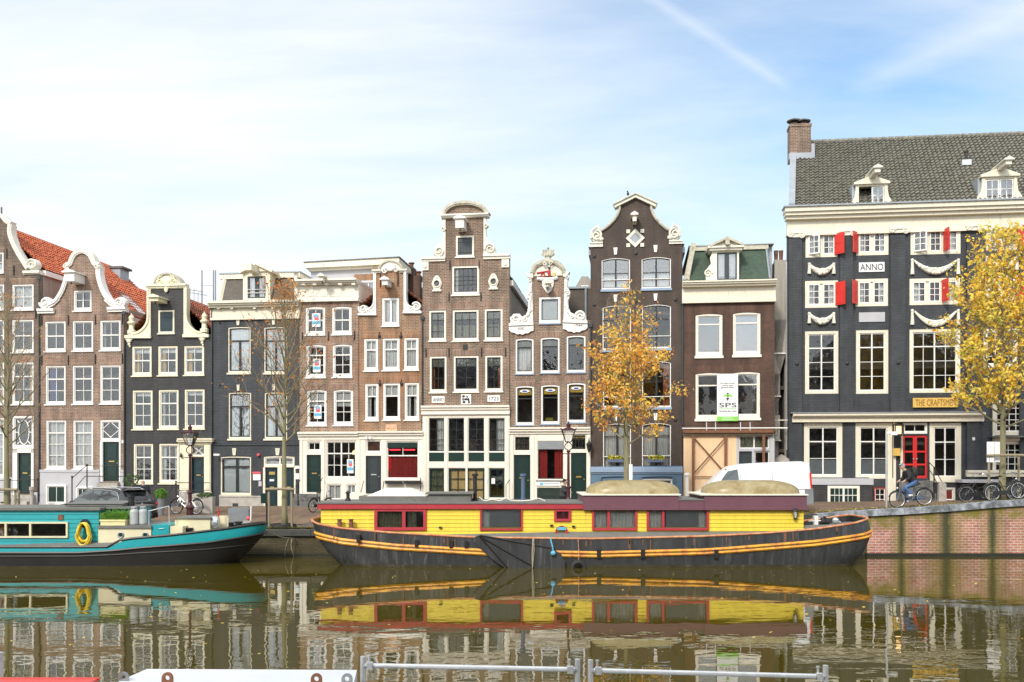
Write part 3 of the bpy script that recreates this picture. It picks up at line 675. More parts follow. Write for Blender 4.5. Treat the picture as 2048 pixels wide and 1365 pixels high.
def house_2():
    h = House('pinkish brown brick bell gable house with white gable band and light grey plinth', 'house', 80, 250); h.archmat = 'arch_pink'
    for (x0, x1), (a, b), cu in (((90, 131), (643, 703), None), ((145, 186), (642, 702), None), ((200, 241), (641, 701), ('left', 'blind', .15))):
        h.win(x0, a, x1, b, rail=0, curt=cu)
    for k, (x0, x1) in enumerate(((91, 131), (145, 186), (200, 241))):
        h.win(x0, 732-k*.6, x1, 809-k*.6, hb=(.34, .67), rail=0, curt=(('left', 'cur_blue', .5) if k == 0 else None), glass='glass')
    for k, (x0, x1) in enumerate(((92, 132), (146, 186))):
        h.win(x0, 841, x1, 938, hb=(.25, .5, .75), rail=0, curt=('full', 'curtain', 1))
    h.win(147, 581, 183, 622, vb=(.5,), hb=(.5,), vrail=0, fr=.1)
    tr = h.win(200, 840, 241, 884, vb=(), hb=(), sill=False, fr=.11)
    m = MB(); q = h.Q([(221.5, 844), (239, 859.5), (221.5, 875), (205, 859.5)], .1); m.ribbon(q, .05, .08, .13, closed=True)
    for a, b in (((221.5, 838), (221.5, 845)), ((221.5, 875), (221.5, 881)), ((201, 859.5), (206, 859.5)), ((238, 859.5), (241, 859.5))): m.ribbon(h.Q([a, b], .1), .05, .08, .13)
    m.build('diamond_tracery', 'white', tr)
    h.door(205, 884, 238, 963, 'dgreen', panels=2)
    m = MB()
    for q in ((200, 884, 205, 964), (238, 884, 241, 964)): h.bx(m, *q, -.02, .12)
    m.build('door_surround', 'white', h.E)
    C = 164
    band = [(233, 610), (219, 603), (206, 584), (198, 562), (195, 544), (196, 531)]
    arch = [(196, 531), (188, 527), (184, 519), (179, 510), (171, 504), (163, 502), (155, 504), (147, 510), (142, 519), (139, 527), (131, 531)]
    Rr = cr(band, 4); right = [(x-3, y) for x, y in reversed(Rr)]+[(230, 614), (236, 617), (250, 617)]
    top = [(133, 531), (140, 525), (145, 517), (152, 509), (163, 505), (174, 509), (181, 517), (186, 525), (193, 531)]
    left = [(2*C-x, y+2) for x, y in reversed(right)]; left[0] = (80, 620)
    h.wall(left+top+right, 'brick_pink')
    h.band(band, .26, 'white', mirror=C); h.band(arch, .28, 'cream2', name='crest_moulding', n=3)
    for x, y, sg in ((133, 533, 1), (195, 533, -1)):
        c = h.P(x, y); m = MB(); m.scroll(c[0], c[1]-.02, .15, -.13, sg, 1.4, .3); m.build('volute', 'cream2', h.E)
    h.moulding('shoulder_cornice', 'white', 77, 110, [(617, 622, .20), (622, 627, .12)], 0); h.moulding('shoulder_cornice', 'white', 217, 253, [(614, 619, .20), (619, 624, .12)], 0)
    for x, sg in ((91, 1), (240, -1)):
        c = h.P(x, 606); m = MB(); m.scroll(c[0], c[1], .33, -.08, sg, 1.7, .24, R(180 if sg > 0 else 0)); m.lathe([(.28, -.06), (.36, .08), (.36, .34)], (c[0], 0, c[1]), 14, 'y')
        m.ribbon([(c[0]+sg*.2, c[1]-.25), (c[0]+sg*.55, c[1]-.1), (c[0]+sg*.9, c[1]+.2)], .16, -.1, .3); m.build('scroll', 'white', h.E)
    h.hoist(137, 547, 172, 568, 'white', 1.1)
    h.anchors([(84, 632), (137, 631), (191, 630), (245, 629), (84, 712), (137, 711), (191, 709), (245, 708)])
    pl = h.moulding('plinth', 'plinth', 79, 200, [(940, 945, .09), (945, 1012, .06)], 0, back=-.002)
    h.moulding('plinth', 'plinth', 241, 250, [(940, 945, .09), (945, 1012, .06)], 0, back=-.002)
    h.moulding('plinth', 'plinth', 200, 241, [(967, 971, .12), (971, 1012, .06)], 0, back=-.002)
    w = h.win(92, 970, 132, 1010, vb=(.5,), hb=(), v=-.15, deep=.02, sill=False, glass='dgreen'); h.win(152, 974, 185, 1000, vb=(.33, .66), hb=(), v=-.15, deep=.02, sill=False, glass='dgreen')
    h.body(618, 14, flat=False); h.pitched((C, 541), 633, 14, 'tile_red', 14)
    h.steps(200, 241, 966, 5, 'stone', .3)
    h.railing([[(144, 957, -2.2), (172, 932, -.9)], [(172, 932, -.9), (246, 933, -.9)], [(152, 975, -2.0), (170, 953, -.9), (246, 953, -.9)]], posts=[(144, 956, -2.2), (174, 932, -.9)])
    # slanted skylight window
    rx, rz = h.P(C, 541, .36); ez = h.P(250, 633, .36)[1]; W = h.W+.02
    def rp(t, v, o=.1):
        n = Vector((rz-ez, 0, W-rx)).normalized(); return Vector((W+(rx-W)*t, v, ez+(rz-ez)*t))+n*o
    m = MB(); q = [rp(.06, 2.2), rp(.06, 3.3), rp(.62, 3.3), rp(.62, 2.2)]; q2 = [p-Vector((0, 0, .2)) for p in q]
    m.add(q+q2, [(0, 1, 2, 3), (7, 6, 5, 4), (0, 4, 5, 1), (1, 5, 6, 2), (2, 6, 7, 3), (3, 7, 4, 0)]); sk = m.build('skylight', 'blind', h.E)
    n = MB(); n.tube([q[0], q[1], q[2], q[3]], .05, 4, closed=True); n.build('skylight_frame', 'stone_dk', sk)
    MB().box(h.P(243, 884, -.05)[0], h.P(247, 884, -.05)[0], -.05, 0, h.P(243, 887)[1], h.P(243, 881)[1]).build('number_plate', 'signwhite', h.E)
house_2()

def house_3():
    h = House('narrow black brick gable house with pale yellow neck bands, urns and yellow door surround', 'house', 250, 424)
    for k, (x0, x1) in enumerate(((264, 303), (316, 355), (368, 408))):
        h.win(x0, 693-k*.5, x1, 752-k*.8, fc='yellowcream', rail=0, curt=[('top', 'curtain', .2), ('left', 'cur_tan', .3)], fr=.1)
    for k, (x0, x1) in enumerate(((265, 305), (317, 357), (369, 409))):
        h.win(x0, 781-k, x1, 859-k*.6, fc='yellowcream', hb=(.34, .67), rail=0, curt=('top', 'curtain', .12) if k != 1 else ('left', 'curtain', .2), fr=.1)
    for k, (x0, x1) in enumerate(((267, 306), (318, 358))):
        h.win(x0, 888-k*.3, x1, 967, fc='yellowcream', hb=(.34, .67), rail=0, curt=('sides', 'cur_olive', .18) if k == 0 else ('sides', 'curtain', .25), fr=.1)
    h.hatch(317, 621, 349, 667, 'dblue', 'yellowcream')
    C = 334
    e = [(296, 577), (296, 634)]; cur = [(296, 634), (293, 648), (285, 659), (276, 665), (262, 668)]
    left = [(250, 676), (262, 672)]+[(x+1, y+2) for x, y in reversed(cr(cur, 4))]+[(296, 577)]
    arc = [(301+ (x-301), y) for x, y in [(306, 572)]]+[(C-26*math.cos(math.pi*k/12), 572-24*math.sin(math.pi*k/12)) for k in range(13)]+[(362, 572)]
    right = [(2*C-x, y-2) for x, y in reversed(left)]; right[-1] = (424, 674)
    for sg in (1, -1):
        m = MB(); f = lambda pts: h.Q([(x if sg > 0 else 2*C-x, y-(0 if sg > 0 else 2)) for x, y in pts], -.08)
        m.prism(f([(301, 577), (301, 676), (252, 676), (252, 671), (262, 668)]+list(reversed(cr(cur, 5)))[1:]+[(294.5, 577)]), -.08, .40)
        m.ribbon(f(cr([(296, 578), (296, 606), (296, 634), (293, 648), (285, 659), (276, 665), (264, 668)], 4)), .12, -.14, -.06)
        m.ribbon(f([(250, 674), (302, 674)]), .18, -.16, .40)
        m.build('neck_band', 'yellowcream', h.E)
    for x, yo in ((261, 0), (407, -3)):
        m = MB(); c = h.P(x, 668+yo); u = h.k
        m.lathe([(.24, 0), (.24, .2), (.16, .25), (.14, .5), (.24, .62), (.24, .70), (.12, .76), (.17, .95), (.1, 1.08), (.04, 1.12), (.05, 1.2)], (c[0], .12, c[1]), 12); m.build('urn', 'yellowcream', h.E)
        m = MB(); c = h.P(x-2, 678+yo)
        for dx, dz, r in ((0, -.1, .17), (-.14, .0, .11), (.14, 0, .11), (0, -.32, .09), (.05, -.45, .06)): m.ball((c[0]+dx, -.06, c[1]+dz), (r, r*.5, r), 8, 6)
        m.build('fruit_drop', 'yellowcream', h.E)
    m = MB()
    m.prism(h.Q([(301, 576)]+[(C-26*math.cos(math.pi*k/16), 573-25*math.sin(math.pi*k/16)) for k in range(17)]+[(367, 576)], -.06), -.06, .38)
    m.build('crest', 'yellowcream', h.E)
    h.band([(C-27*math.cos(math.pi*k/12), 571-23*math.sin(math.pi*k/12)) for k in range(13)], .16, 'mould', name='crest_moulding', n=0)
    h.moulding('crest_cornice', 'yellowcream', 294, 374, [(568, 572, .2), (572, 576, .12), (576, 578, .05)], 0)
    m = MB(); c = h.P(C, 562)
    m.ball((c[0], -.08, c[1]), (.24, .07, .26), 12, 8)
    for sg in (-1, 1):
        m.scroll(c[0]+sg*.38, c[1]-.05, .17, -.09, sg, 1.5, .25); m.tube([(c[0]+sg*.25, -.09, c[1]+.3), (c[0]+sg*.45, -.1, c[1]+.2), (c[0]+sg*.6, -.09, c[1]-.1)], .05, 6)
    m.ball((c[0], -.1, c[1]-.5), (.13, .08, .2), 8, 6); m.build('crest_relief', 'yellowcream', h.E)
    h.hoist(305, 596, 337, 607, 'yellowcream', 1.1)
    # door with pilasters and an hourglass fanlight
    h.door(383, 917, 408, 985, 'dblue', panels=3)
    WALL3 = left+arc+right
    fl = h.win(382, 891, 410, 914, vb=(), hb=(), sill=False, fr=.05, fc='yellowcream')
    h.wall(WALL3, 'brick_black')
    m = MB(); a, b, z0, z1 = h.rect(383, 892, 409, 912)
    zc = (z0+z1)/2; xc = (a+b)/2
    m.tube([(a, .1, z0), (xc-.06, .1, zc), (a, .1, z1)], .025, 5); m.tube([(b, .1, z0), (xc+.06, .1, zc), (b, .1, z1)], .025, 5)
    m.tube([(xc-.28, .1, z1), (xc, .1, zc), (xc-.28, .1, z0)], .022, 5); m.tube([(xc+.28, .1, z1), (xc, .1, zc), (xc+.28, .1, z0)], .022, 5); m.build('fanlight_tracery', 'white', fl)
    m = MB()
    for q in ((359, 888, 382, 984), (408, 886, 421, 984)): h.bx(m, *q, -.10, -.001)
    for q in ((362, 893, 379, 978), (410.5, 892, 418.5, 978)): h.bx(m, *q, -.13, -.099)
    h.bx(m, 382, 884, 408, 891, -.10, 0.); h.bx(m, 356, 884, 423, 888, -.16, 0.); h.bx(m, 353, 880, 424, 884, -.3, 0.); h.bx(m, 354, 877, 424, 880, -.36, 0.)
    m.build('door_surround', 'yellowcream', h.E)
    m = MB()
    for q in ((358, 984, 383, 1006), (408, 984, 423, 1006)): h.bx(m, *q, -.16, -.001)
    m.build('stone_base', 'stone', h.E)
    h.steps(383, 408, 987, 3, 'stone', .3)
    h.body(668, 12, 'brick_mid', flat=False); h.pitched((C, 586), 668, 12, 'tile_redold', 14)
    h.railing([[(339, 984, -1.6), (352, 966, -.9), (420, 966, -.9)], [(346, 982, -.9), (420, 981, -.9)]], posts=[(352, 965, -.9)])
    m = MB(); a = h.P(366, 915); m.lathe([(.05, 0), (.08, .05), (.03, .25)], (a[0], -.25, a[1]), 8); m.tube([(a[0], 0, a[1]-.02), (a[0], -.25, a[1]-.02)], .015, 5); m.build('bell_lamp', 'iron', h.E)
house_3()

def house_4():
    h = House('dark slate painted house with cream cornice and brown mansard roof with one dormer', 'house', 425, 598)
    for k, (x0, x1) in enumerate(((456, 501), (528, 573))):
        h.win(x0, 654, x1, 746, vb=(.5,), hb=(.3,), rail=0, vrail=0, fc='cream', sc='black', curt=('blind', 'blind', 1) if k == 0 else ('sides', 'blind', .3), arch=.035, fr=.07, sash=.06, bar=.045, glass='glass_hi', topv=(), sillh=.1)
        h.win(x0+1, 785, x1+1, 878, vb=(.5,), hb=(.3,), rail=0, vrail=0, fc='cream', sc='black', curt=('full', 'blind', 1) if k == 0 else ('left', 'blind', .28), arch=.035, fr=.07, sash=.06, bar=.045, glass='glass_hi', topv=(), sillh=.1)
    for q in ((473, 639, 480, 651), (544, 637, 551, 650), (474, 770, 480, 782), (545, 769, 551, 781), (465, 897, 473, 911), (551, 897, 560, 911)): h.keystone(*q)
    h.win(441, 913, 502, 990, vb=(.52,), vrail=0, hb=(.26,), rail=0, fc='cream', sc='black', curt=('blind', 'blind', 1), arch=.04, fr=.08, bar=.05, glass='glass_lo', sillh=.05)
    h.win(527, 912, 589, 935, vb=(.52,), vrail=0, hb=(), fc='cream', curt=('low', 'curtain', .5), fr=.09, sill=False, arch=.06)
    h.door(530, 936, 555, 1015, 'dblue', panels=3); h.door(565, 936, 588, 1015, 'dblue', panels=3)
    m = MB()
    for q in ((526, 935, 530, 1016), (555, 935, 565, 1016), (588, 935, 591, 1016)): h.bx(m, *q, -.03, .12)
    m.build('door_surround', 'cream', h.E)
    h.part('brass_plate', 'brass', 538, 944, 550, 950, .05, .1); h.part('name_plate', 'blind', 539, 959, 548, 963, .05, .1)
    h.wall([(425, 640), (598, 636)], 'brick_slate')
    h.moulding('string_course', 'brick_slate', 425, 598, [(888, 891, .05)], 0)
    h.moulding('cornice', 'cream', 422, 600, [(600, 605, .55), (605, 609, .45), (609, 614, .32), (614, 635, .08), (635, 639, .14)], 0)
    m = MB()
    for x in (436, 463, 508, 545, 583): h.bx(m, x-2, 613, x+3, 618, -.28, -.05)
    m.build('cornice_blocks', 'cream', h.E)
    h.body(606, 11, flat=False)
    # mansard
    A = h.P(430, 604, .3); B = h.P(598, 602, .3); Cc = h.P(451, 552, 1.3); D = h.P(592, 552, 1.3)
    m = MB(); zt = Cc[1]; zb = A[1]
    m.add([(A[0]+.3, .3, zb), (B[0]-.1, .3, zb), (D[0], 1.3, zt), (Cc[0], 1.3, zt), (A[0]+.3, 10.6, zb), (B[0]-.1, 10.6, zb), (D[0], 9.8, zt), (Cc[0], 9.8, zt)], [(0, 1, 2, 3), (4, 7, 6, 5), (0, 3, 7, 4), (1, 5, 6, 2), (3, 2, 6, 7)])
    m.build('roof', 'tile_dk', h.E)
    m = MB(); m.tube([(A[0]+.3, .27, zb), (Cc[0], 1.27, zt)], .13, 4); m.tube([(B[0]-.1, .27, zb), (D[0], 1.27, zt)], .13, 4); m.box(Cc[0]-.25, D[0]+.25, 1.05, 1.5, zt-.25, zt+.05); m.box(D[0]-.05, D[0]+.3, 1.05, 9.9, zt-.25, zt+.05); m.build('roof_trim', 'cream', h.E)
    m = MB(); m.box(Cc[0]-.3, D[0]+.35, 1.0, 10, zt+.05, zt+.12); m.prism([(D[0]-2.3, zt+.12), (D[0]-1.3, zt+.5), (D[0]+.2, zt+.12)], 3, 9); m.build('flat_roof', 'lead', h.E)
    dm = MB(); P = lambda x, y: h.P(x, y, .2)
    a, b, z0, z1 = h.rect(486, 544, 540, 600, .2); i0, i1, w0, w1 = h.rect(495, 553, 531, 597, .2)
    dm.prism([(a, z0), (b, z0), (b, z1), (a, z1)], .2, .34, [[(i0, w0), (i1, w0), (i1, w1), (i0, w1)]]); dm.box(a+.02, i0-.02, .34, 2.4, z0, z1-.01); dm.box(i1+.02, b-.02, .34, 2.4, z0, z1-.01); dm.box(a-.1, b+.1, .1, 2.6, z1, z1+.1)
    dm.prism([h.P(480, 544, .1), h.P(543, 542, .1), h.P(511, 526, .1)], .12, 2.6); d = dm.build('dormer', 'cream', h.E)
    dm = MB(); dm.ribbon([h.P(479, 545, .0), h.P(511, 527, .0), h.P(544, 543, .0)], .13, -.05, 2.6); dm.box(h.P(497, 532, -.3)[0], h.P(511, 532, -.3)[0], -.9, .2, h.P(500, 545, -.3)[1], h.P(500, 532, -.3)[1]); dm.build('pediment', 'cream', d)
    g = MB(); g.box(i0, i1, .30, .31, w0, w1); g.build('pane', 'glass_hi', d)
    g = MB(); g.prism([(i0+.003, w0+.003), (i1-.003, w0+.003), (i1-.003, w1-.003), (i0+.003, w1-.003)], .24, .32, [[(i0+.08, w0+.08), (i1-.08, w0+.08), (i1-.08, w1-.08), (i0+.08, w1-.08)]]); g.box((i0+i1)/2-.12, (i0+i1)/2+.12, .25, .315, w0+.05, w1-.05); g.build('sash', 'dgrey', d)
    g = MB(); g.box(i0+.04, i1-.04, .45, .47, w0, w1); g.build('blind', 'blind', d)
    g = MB(); [g.tube([(i0, .15, z), (i1, .15, z)], .025, 5) for z in (w0+.3, w0+.5)]; g.build('guard_rail', 'galv', d)
    h.moulding('plinth', 'stone', 439, 527, [(992, 995, .08), (995, 1020, .05)], 0, back=-.002); h.part('vent_grille', 'dgrey', 465, 1007, 476, 1013, -.07, -.045)
    h.part('plinth', 'stone', 590, 994, 598, 1020, -.05, -.002)
    m = MB(); h.bx(m, 505, 944, 521, 948, -.05, 0.); o = m.build('red_door_sign', 'posterred', h.E); h.part('notice_board', 'signwhite', 506, 949, 521, 961, -.06, 0.)
    h.part('intercom', 'plinth', 517, 963, 523, 973, -.06, 0.); n = h.part('number_plate', 'signwhite', 590, 932, 598, 938, -.05, 0.)
    b = h.part('blue_notice', 'blind', 591, 947, 598, 959, -.05, 0.)
    m = MB(); a = h.P(433, 910, -.4); m.tube([(a[0]-.1, 0, a[1]), (a[0]-.1, -.3, a[1]+.02)], .02, 5); m.box(a[0]-.16, a[0]+.18, -.45, -.3, a[1]-.05, a[1]+.06); m.build('security_camera', 'white', h.E)
    h.anchors([(440, 645), (440, 770)], 3); m = MB(); a = h.P(518, 913); m.lathe([(.02, 0), (.09, .02), (.1, .1), (.04, .16)], (a[0], -.08, a[1]), 10); m.build('alarm_bell', 'posterred', h.E)
    m = MB()
    for x, y, yy in ((404, 541, 600), (427, 541, 598), (431, 541, 598)): a = h.P(x, y, 7.); b = h.P(x, yy+25, 7.); m.tube([(a[0], 7, b[1]), (a[0], 7, a[1])], .045, 6)
    a = h.P(404, 571, 7.); b = h.P(427, 572, 7.); m.tube([(a[0], 7, a[1]), (b[0], 7, b[1])], .012, 4); m.build('roof_poles', 'zinc', h.E)
    m = MB()
    for x, y in ((388, 578), (396, 585)):
        a = h.P(x, y, 6.); m.tube([(a[0], 6, a[1]-1.8), (a[0], 6, a[1])], .02, 5)
        for k in range(7): m.tube([(a[0]-.5+.17*k, 5.8, a[1]-.05-.03*k), (a[0]-.5+.17*k, 6.2, a[1]-.0-.03*k)], .012, 4)
        m.tube([(a[0]-.6, 6, a[1]), (a[0]+.6, 6, a[1]-.2)], .014, 4)
    m.build('aerial', 'zinc', h.E)
house_4()

def poster(h, x0, y0, x1, y1, v=-.03, label=None):
    p = h.part('poster', 'signwhite', x0, y0, x1, y1, v-.015, v)
    w, t = x1-x0, y1-y0
    m = MB(); h.bx(m, x0+w*.2, y0+t*.08, x1-w*.25, y0+t*.32, v-.02, v-.0151); m.build('blue_mark', 'posterblue', p)
    m = MB(); m.prism(h.Q([(x0+w*.25, y0+t*.2), (x0+w*.55, y0+t*.36), (x1-w*.22, y0+t*.12), (x1-w*.2, y0+t*.5), (x0+w*.3, y0+t*.5)], v), v-.026, v-.021); m.build('red_mark', 'posterred', p)
    m = MB(); h.bx(m, x0+w*.04, y0+t*.58, x1-w*.04, y0+t*.8, v-.02, v-.0151); m.build('blue_band', 'posterblue', p)
    return p
def house_5():
    h = House('narrow brown brick house with white panelled cornice and posters in its left windows', 'house', 599, 717); h.archmat = 'arch_pink'
    for k, (x0, x1) in enumerate(((611, 650), (664, 703))):
        h.win(x0, 614-k*.5, x1, 670-k, rail=0, arch=.06, fr=.11); h.win(x0+1, 690-k, x1+1, 755-k*.5, hb=(.31, .66), rail=0, arch=.07, fr=.1, curt=('sides', 'curtain', .12) if k == 0 else None)
        h.win(x0+3, 780-k*.5, x1+3, 851-k*.5, hb=(.31, .66), rail=0, arch=.07, fr=.1, curt=[('top', 'curtain', .48)])
    for q in ((624, 627, 641, 654), (626, 718, 641, 745), (628, 811, 643, 838)): poster(h, *q, v=.05)
    h.win(614, 883, 642, 904, vb=(.5,), hb=(), v=-.08, sill=False, fr=.06, fc='ivory'); h.door(614, 910, 643, 985, 'dgreen', v=.02)
    h.win(651, 882, 713, 958, vb=(.25, .5, .75), vrail=1, hb=(.33, .66), rail=0, v=-.08, fr=.06, fc='ivory', curt=None, sill=False)
    l = MB(); a = h.P(711, 907, .6); l.ball((a[0], .6, a[1]), .2, 10, 8); l.build('ceiling_lamp', 'warm', h.E)
    h.win(654, 968, 684, 1002, vb=(.5,), hb=(), v=-.08, fr=.06, sill=False, fc='ivory', curt=('blind', 'curtain', 1)); h.win(692, 968, 713, 990, vb=(.5,), hb=(), v=-.08, sill=False, fr=.06, fc='ivory', curt=('blind', 'curtain', 1))
    poster(h, 694, 919, 707, 947, v=-.06)
    h.wall([(599, 604), (717, 603)], 'brick_warm', bottom=866)
    h.wall([(599, 868), (717, 868)], 'ivory', v0=-.08, name='shop_front')
    h.moulding('front_cornice', 'ivory', 598, 718, [(864, 868, .32), (868, 873, .22), (873, 880, .12)], 0)
    m = MB()
    for x in (601, 645, 716): h.bx(m, x, 880, x+3.5, 1010, -.12, -.079)
    m.build('pilasters', 'ivory', h.E)
    c = h.moulding('cornice', 'ivory', 592, 718, [(557, 561, .62), (561, 565, .50), (565, 569, .34), (569, 598, .10), (598, 603, .2)], 0, back=3.6)
    m = MB()
    for x0 in (603, 631, 659, 688): h.bx(m, x0, 574, x0+24, 593, -.125, -.101)
    for x in (603, 625, 649, 676, 703): h.bx(m, x, 566, x+7, 570, -.45, -.1)
    m.build('frieze_panels', 'ivory', c)
    h.hoist(644, 554, 656, 566, 'ivory', 1.0); h.body(575, 12)
    h.anchors([(605, 665), (657, 664), (709, 662)], 18)
    h.steps(592, 637, 988, 4, 'stone_dk', .3); h.railing([[(601, 960, -.9), (592, 975, -1.3)], [(645, 956, -.3), (636, 975, -1.3)]], posts=[(640, 966, -1.0), (596, 968, -1.0)], knob=False)
    # taller block standing back on its roof, with cream fascia, a brick strip and a window
    v = 4.2; m = MB(); a, b, z0, z1 = h.rect(622, 536, 792, 625, v); wa, wb, y0_, y1_ = h.rect(722, 562, 752, 600, v)
    m.prism([(a, z0), (b, z0), (b, z1+.25), (a, z1)], v, v+6, [[(wa, y0_), (wb, y0_), (wb, y1_), (wa, y1_)]]); back = m.build('attic_block', 'plinth', h.E)
    m = MB(); zt = h.P(618, 527, v-.3)[1]; zt2 = h.P(795, 517, v-.3)[1]; z3 = h.P(618, 537, v-.3)[1]; z4 = h.P(795, 529, v-.3)[1]
    m.prism([(a-.25, z3), (b+.3, z4), (b+.3, zt2), (a-.25, zt)], v-.45, v+6); m.prism([(a-.1, z3-.16), (b+.1, z4-.16), (b+.1, z4), (a-.1, z3)], v-.18, v+5.9); m.build('fascia', 'cream', back)
    m = MB(); m.prism([(a-.3, zt), (b+.35, zt2), (b+.35, zt2+.07), (a-.3, zt+.07)], v-.5, v+6); m.build('roof_edge', 'stone_dk', back)
    m = MB(); h.bx(m, 708, 549, 752, 561, v-.03, v, ref=v); h.bx(m, 752, 549, 790, 600, v-.03, v, ref=v); m.build('brick_strip', 'brick_rust', back)
    g = MB(); g.box(wa, wb, v+.1, v+.11, y0_, y1_); g = g.build('window', 'glass_hi', back)
    m = MB(); m.prism([(wa, y0_), (wb, y0_), (wb, y1_), (wa, y1_)], v-.02, v+.14, [[(wa+.1, y0_+.1), (wb-.1, y0_+.1), (wb-.1, y1_-.1), (wa+.1, y1_-.1)]]); m.box((wa+wb)/2-.03, (wa+wb)/2+.03, v+.04, v+.13, y0_+.1, y1_-.1); m.box(wa+.1, wb-.1, v+.04, v+.13, (y0_+y1_)/2-.03, (y0_+y1_)/2+.03); m.build('frame', 'white', back)
    m = MB(); h_ = h.P(707, 560, -.3); q = h.P(744, 594, v); m.tube([(h_[0], .3, h_[1]), (q[0], v-.4, q[1])], .025, 5); m.build('stay_rod', 'iron', h.E)
house_5()

def house_6():
    h = House('orange stained brick house with small shell crest and red neon in its lower window', 'house', 718, 845); h.archmat = 'arch_rust'
    for x0, x1, y0, y1 in ((728, 756, 678, 742), (765, 799, 677, 741), (808, 837, 676, 740)):
        h.win(x0, y0, x1, y1, vb=(), topv=(.5,), hb=(.34,), rail=0, fr=.1, curt=('full', 'curtain', 1), glass='glass_lo')
    for k, (x0, x1, y0, y1) in enumerate(((730, 757, 768, 841), (766, 800, 767, 840), (809, 838, 766, 840))):
        h.win(x0, y0, x1, y1, vb=(), topv=(.5,), hb=(.34,), rail=0, fr=.1, curt=[('top', 'curtain', .32)]+([('sides', 'curtain', .35)] if k != 1 else []), glass='glass_lo')
    h.win(764, 596, 798, 652, vb=(.5,), vrail=0, hb=(), fr=.11, bar=.05, curt=('sides', 'curtain', .46))
    h.door(732, 912, 763, 988, 'dgrey', v=.0, brass=False, panels=1); h.win(731, 880, 763, 907, vb=(), hb=(), v=-.08, sill=False, fr=.06, fc='ivory', curt=('blind', 'rust', 1))
    w = h.win(772, 882, 838, 960, vb=(), topv=(.5,), hb=(.38,), rail=0, v=-.08, fr=.05, fc='ivory', curt=('low', 'cur_red', .6), sillh=.05)
    a, b, z0, z1 = h.rect(776, 886, 836, 896, .08); MB().box(a, b, -.01, .05, z0, z1).build('green_panel', 'dgreen', w)
    for x0, x1 in ((779, 801), (808, 830)):
        a = h.P(x0, 900, .1); b = h.P(x1, 900, .1); MB().tube([(a[0], .1, a[1]), (b[0], .1, b[1])], .035, 6).build('neon_tube', 'neon', w)
    a = h.P(776, 915, .08); b = h.P(776, 940, .08); MB().tube([(a[0], .08, a[1]), (b[0], .08, b[1])], .03, 6).build('neon_tube', 'neon', w)
    C = 781
    h.wall([(718, 629), (717, 627), (752, 627), (752, 541), (760, 537)]+[(C-22*math.cos(math.pi*k/8), 541-16*math.sin(math.pi*k/8)) for k in range(9)]+[(806, 536), (806, 624), (845, 622)], 'brick_rust', bottom=868)
    h.wall([(718, 868), (845, 867)], 'ivory', v0=-.08, name='shop_front')
    h.moulding('front_cornice', 'ivory', 718, 847, [(863, 866, .32), (866, 871, .22), (871, 879, .12)], 0)
    for sg, yo in ((1, 0), (-1, -4)):
        m = MB(); f = lambda pts: h.Q([(x if sg > 0 else 2*C-x-3, y+yo) for x, y in pts], -.08)
        m.prism(f([(752, 545), (752, 630), (718, 630), (718, 625), (730, 622)]+list(reversed(cr([(747, 545), (747, 596), (745, 610), (738, 618), (730, 622)], 4)))[1:]), -.08, .38)
        m.ribbon(f([(716, 629), (753, 629)]), .12, -.14, .38); m.ribbon(f(cr([(748, 546), (748, 596), (746, 610), (739, 617), (728, 618)], 4)), .08, -.13, -.07)
        c = f([(726, 618)])[0]; m.scroll(c[0], c[1], .26, -.1, sg, 1.6, .24, R(150)); m.lathe([(.22, -.05), (.26, .3)], (c[0], 0, c[1]), 12, 'y')
        c = f([(737, 622)])[0]; m.scroll(c[0], c[1]-.02, .14, -.1, -sg, 1.3, .3)
        m.build('neck_scroll', 'white', h.E)
    m = MB(); m.prism(h.Q([(757, 543)]+[(C-22*math.cos(math.pi*k/14), 542-19*math.sin(math.pi*k/14)) for k in range(15)]+[(805, 542)], -.06), -.06, .37); m.build('crest', 'cream2', h.E)
    h.band([(C-23*math.cos(math.pi*k/12), 541-19*math.sin(math.pi*k/12)) for k in range(13)], .15, 'mould', name='crest_moulding', n=0)
    h.moulding('crest_cornice', 'cream2', 745, 762, [(539, 542, .2), (542, 546, .1)], 0); h.moulding('crest_cornice', 'cream2', 800, 815, [(538, 541, .2), (541, 545, .1)], 0)
    m = MB(); c = h.P(C, 535)
    for k in range(7): a = R(20+k*23); m.tube([(c[0], -.08, c[1]-.2), (c[0]+.35*math.cos(a), -.13, c[1]-.15+.38*math.sin(a))], [.05, .075], 6)
    for sg in (-1, 1): m.scroll(c[0]+sg*.35, c[1]-.2, .14, -.09, sg, 1.4, .28)
    m.build('shell_relief', 'white', h.E)
    h.hoist(765, 560, 785, 574, 'white', .9)
    p = h.part('stone_plaque', 'plaquepink', 771, 849, 794, 863, -.05, 0.); m = MB(); c = h.P(782, 856, -.06)
    for k in range(5): m.ball((c[0]-.2+.1*k, -.06, c[1]+.05*math.sin(k*2)), (.06, .03, .07), 7, 5)
    m.build('plaque_relief', 'plaquepink', p)
    for x, y in ((759, 672), (802, 672), (760, 767), (803, 767)):
        a = h.P(x, y); m = MB(); m.tube([(a[0], -.04, a[1]+.2), (a[0], -.05, a[1]-.15)], .03, 5); m.ball((a[0], -.05, a[1]-.03), (.09, .04, .11), 8, 5); m.build('anchor_rosette', 'iron', h.E)
    h.anchors([(761, 549), (796, 546)], 26)
    h.planter(771, 804, 962, 968, -.3, mat='iron'); h.planter(808, 842, 962, 968, -.3, mat='iron')
    m = MB()
    for x in (733, 741): a = h.P(x, 876, -.3); m.lathe([(.08, -.1), (.05, .1)], (a[0], -.3, a[1]), 8, 'y')
    m.build('flood_lights', 'signwhite', h.E)
    h.part('cellar_recess', 'dgrey', 783, 981, 826, 1004, -.1, -.081)
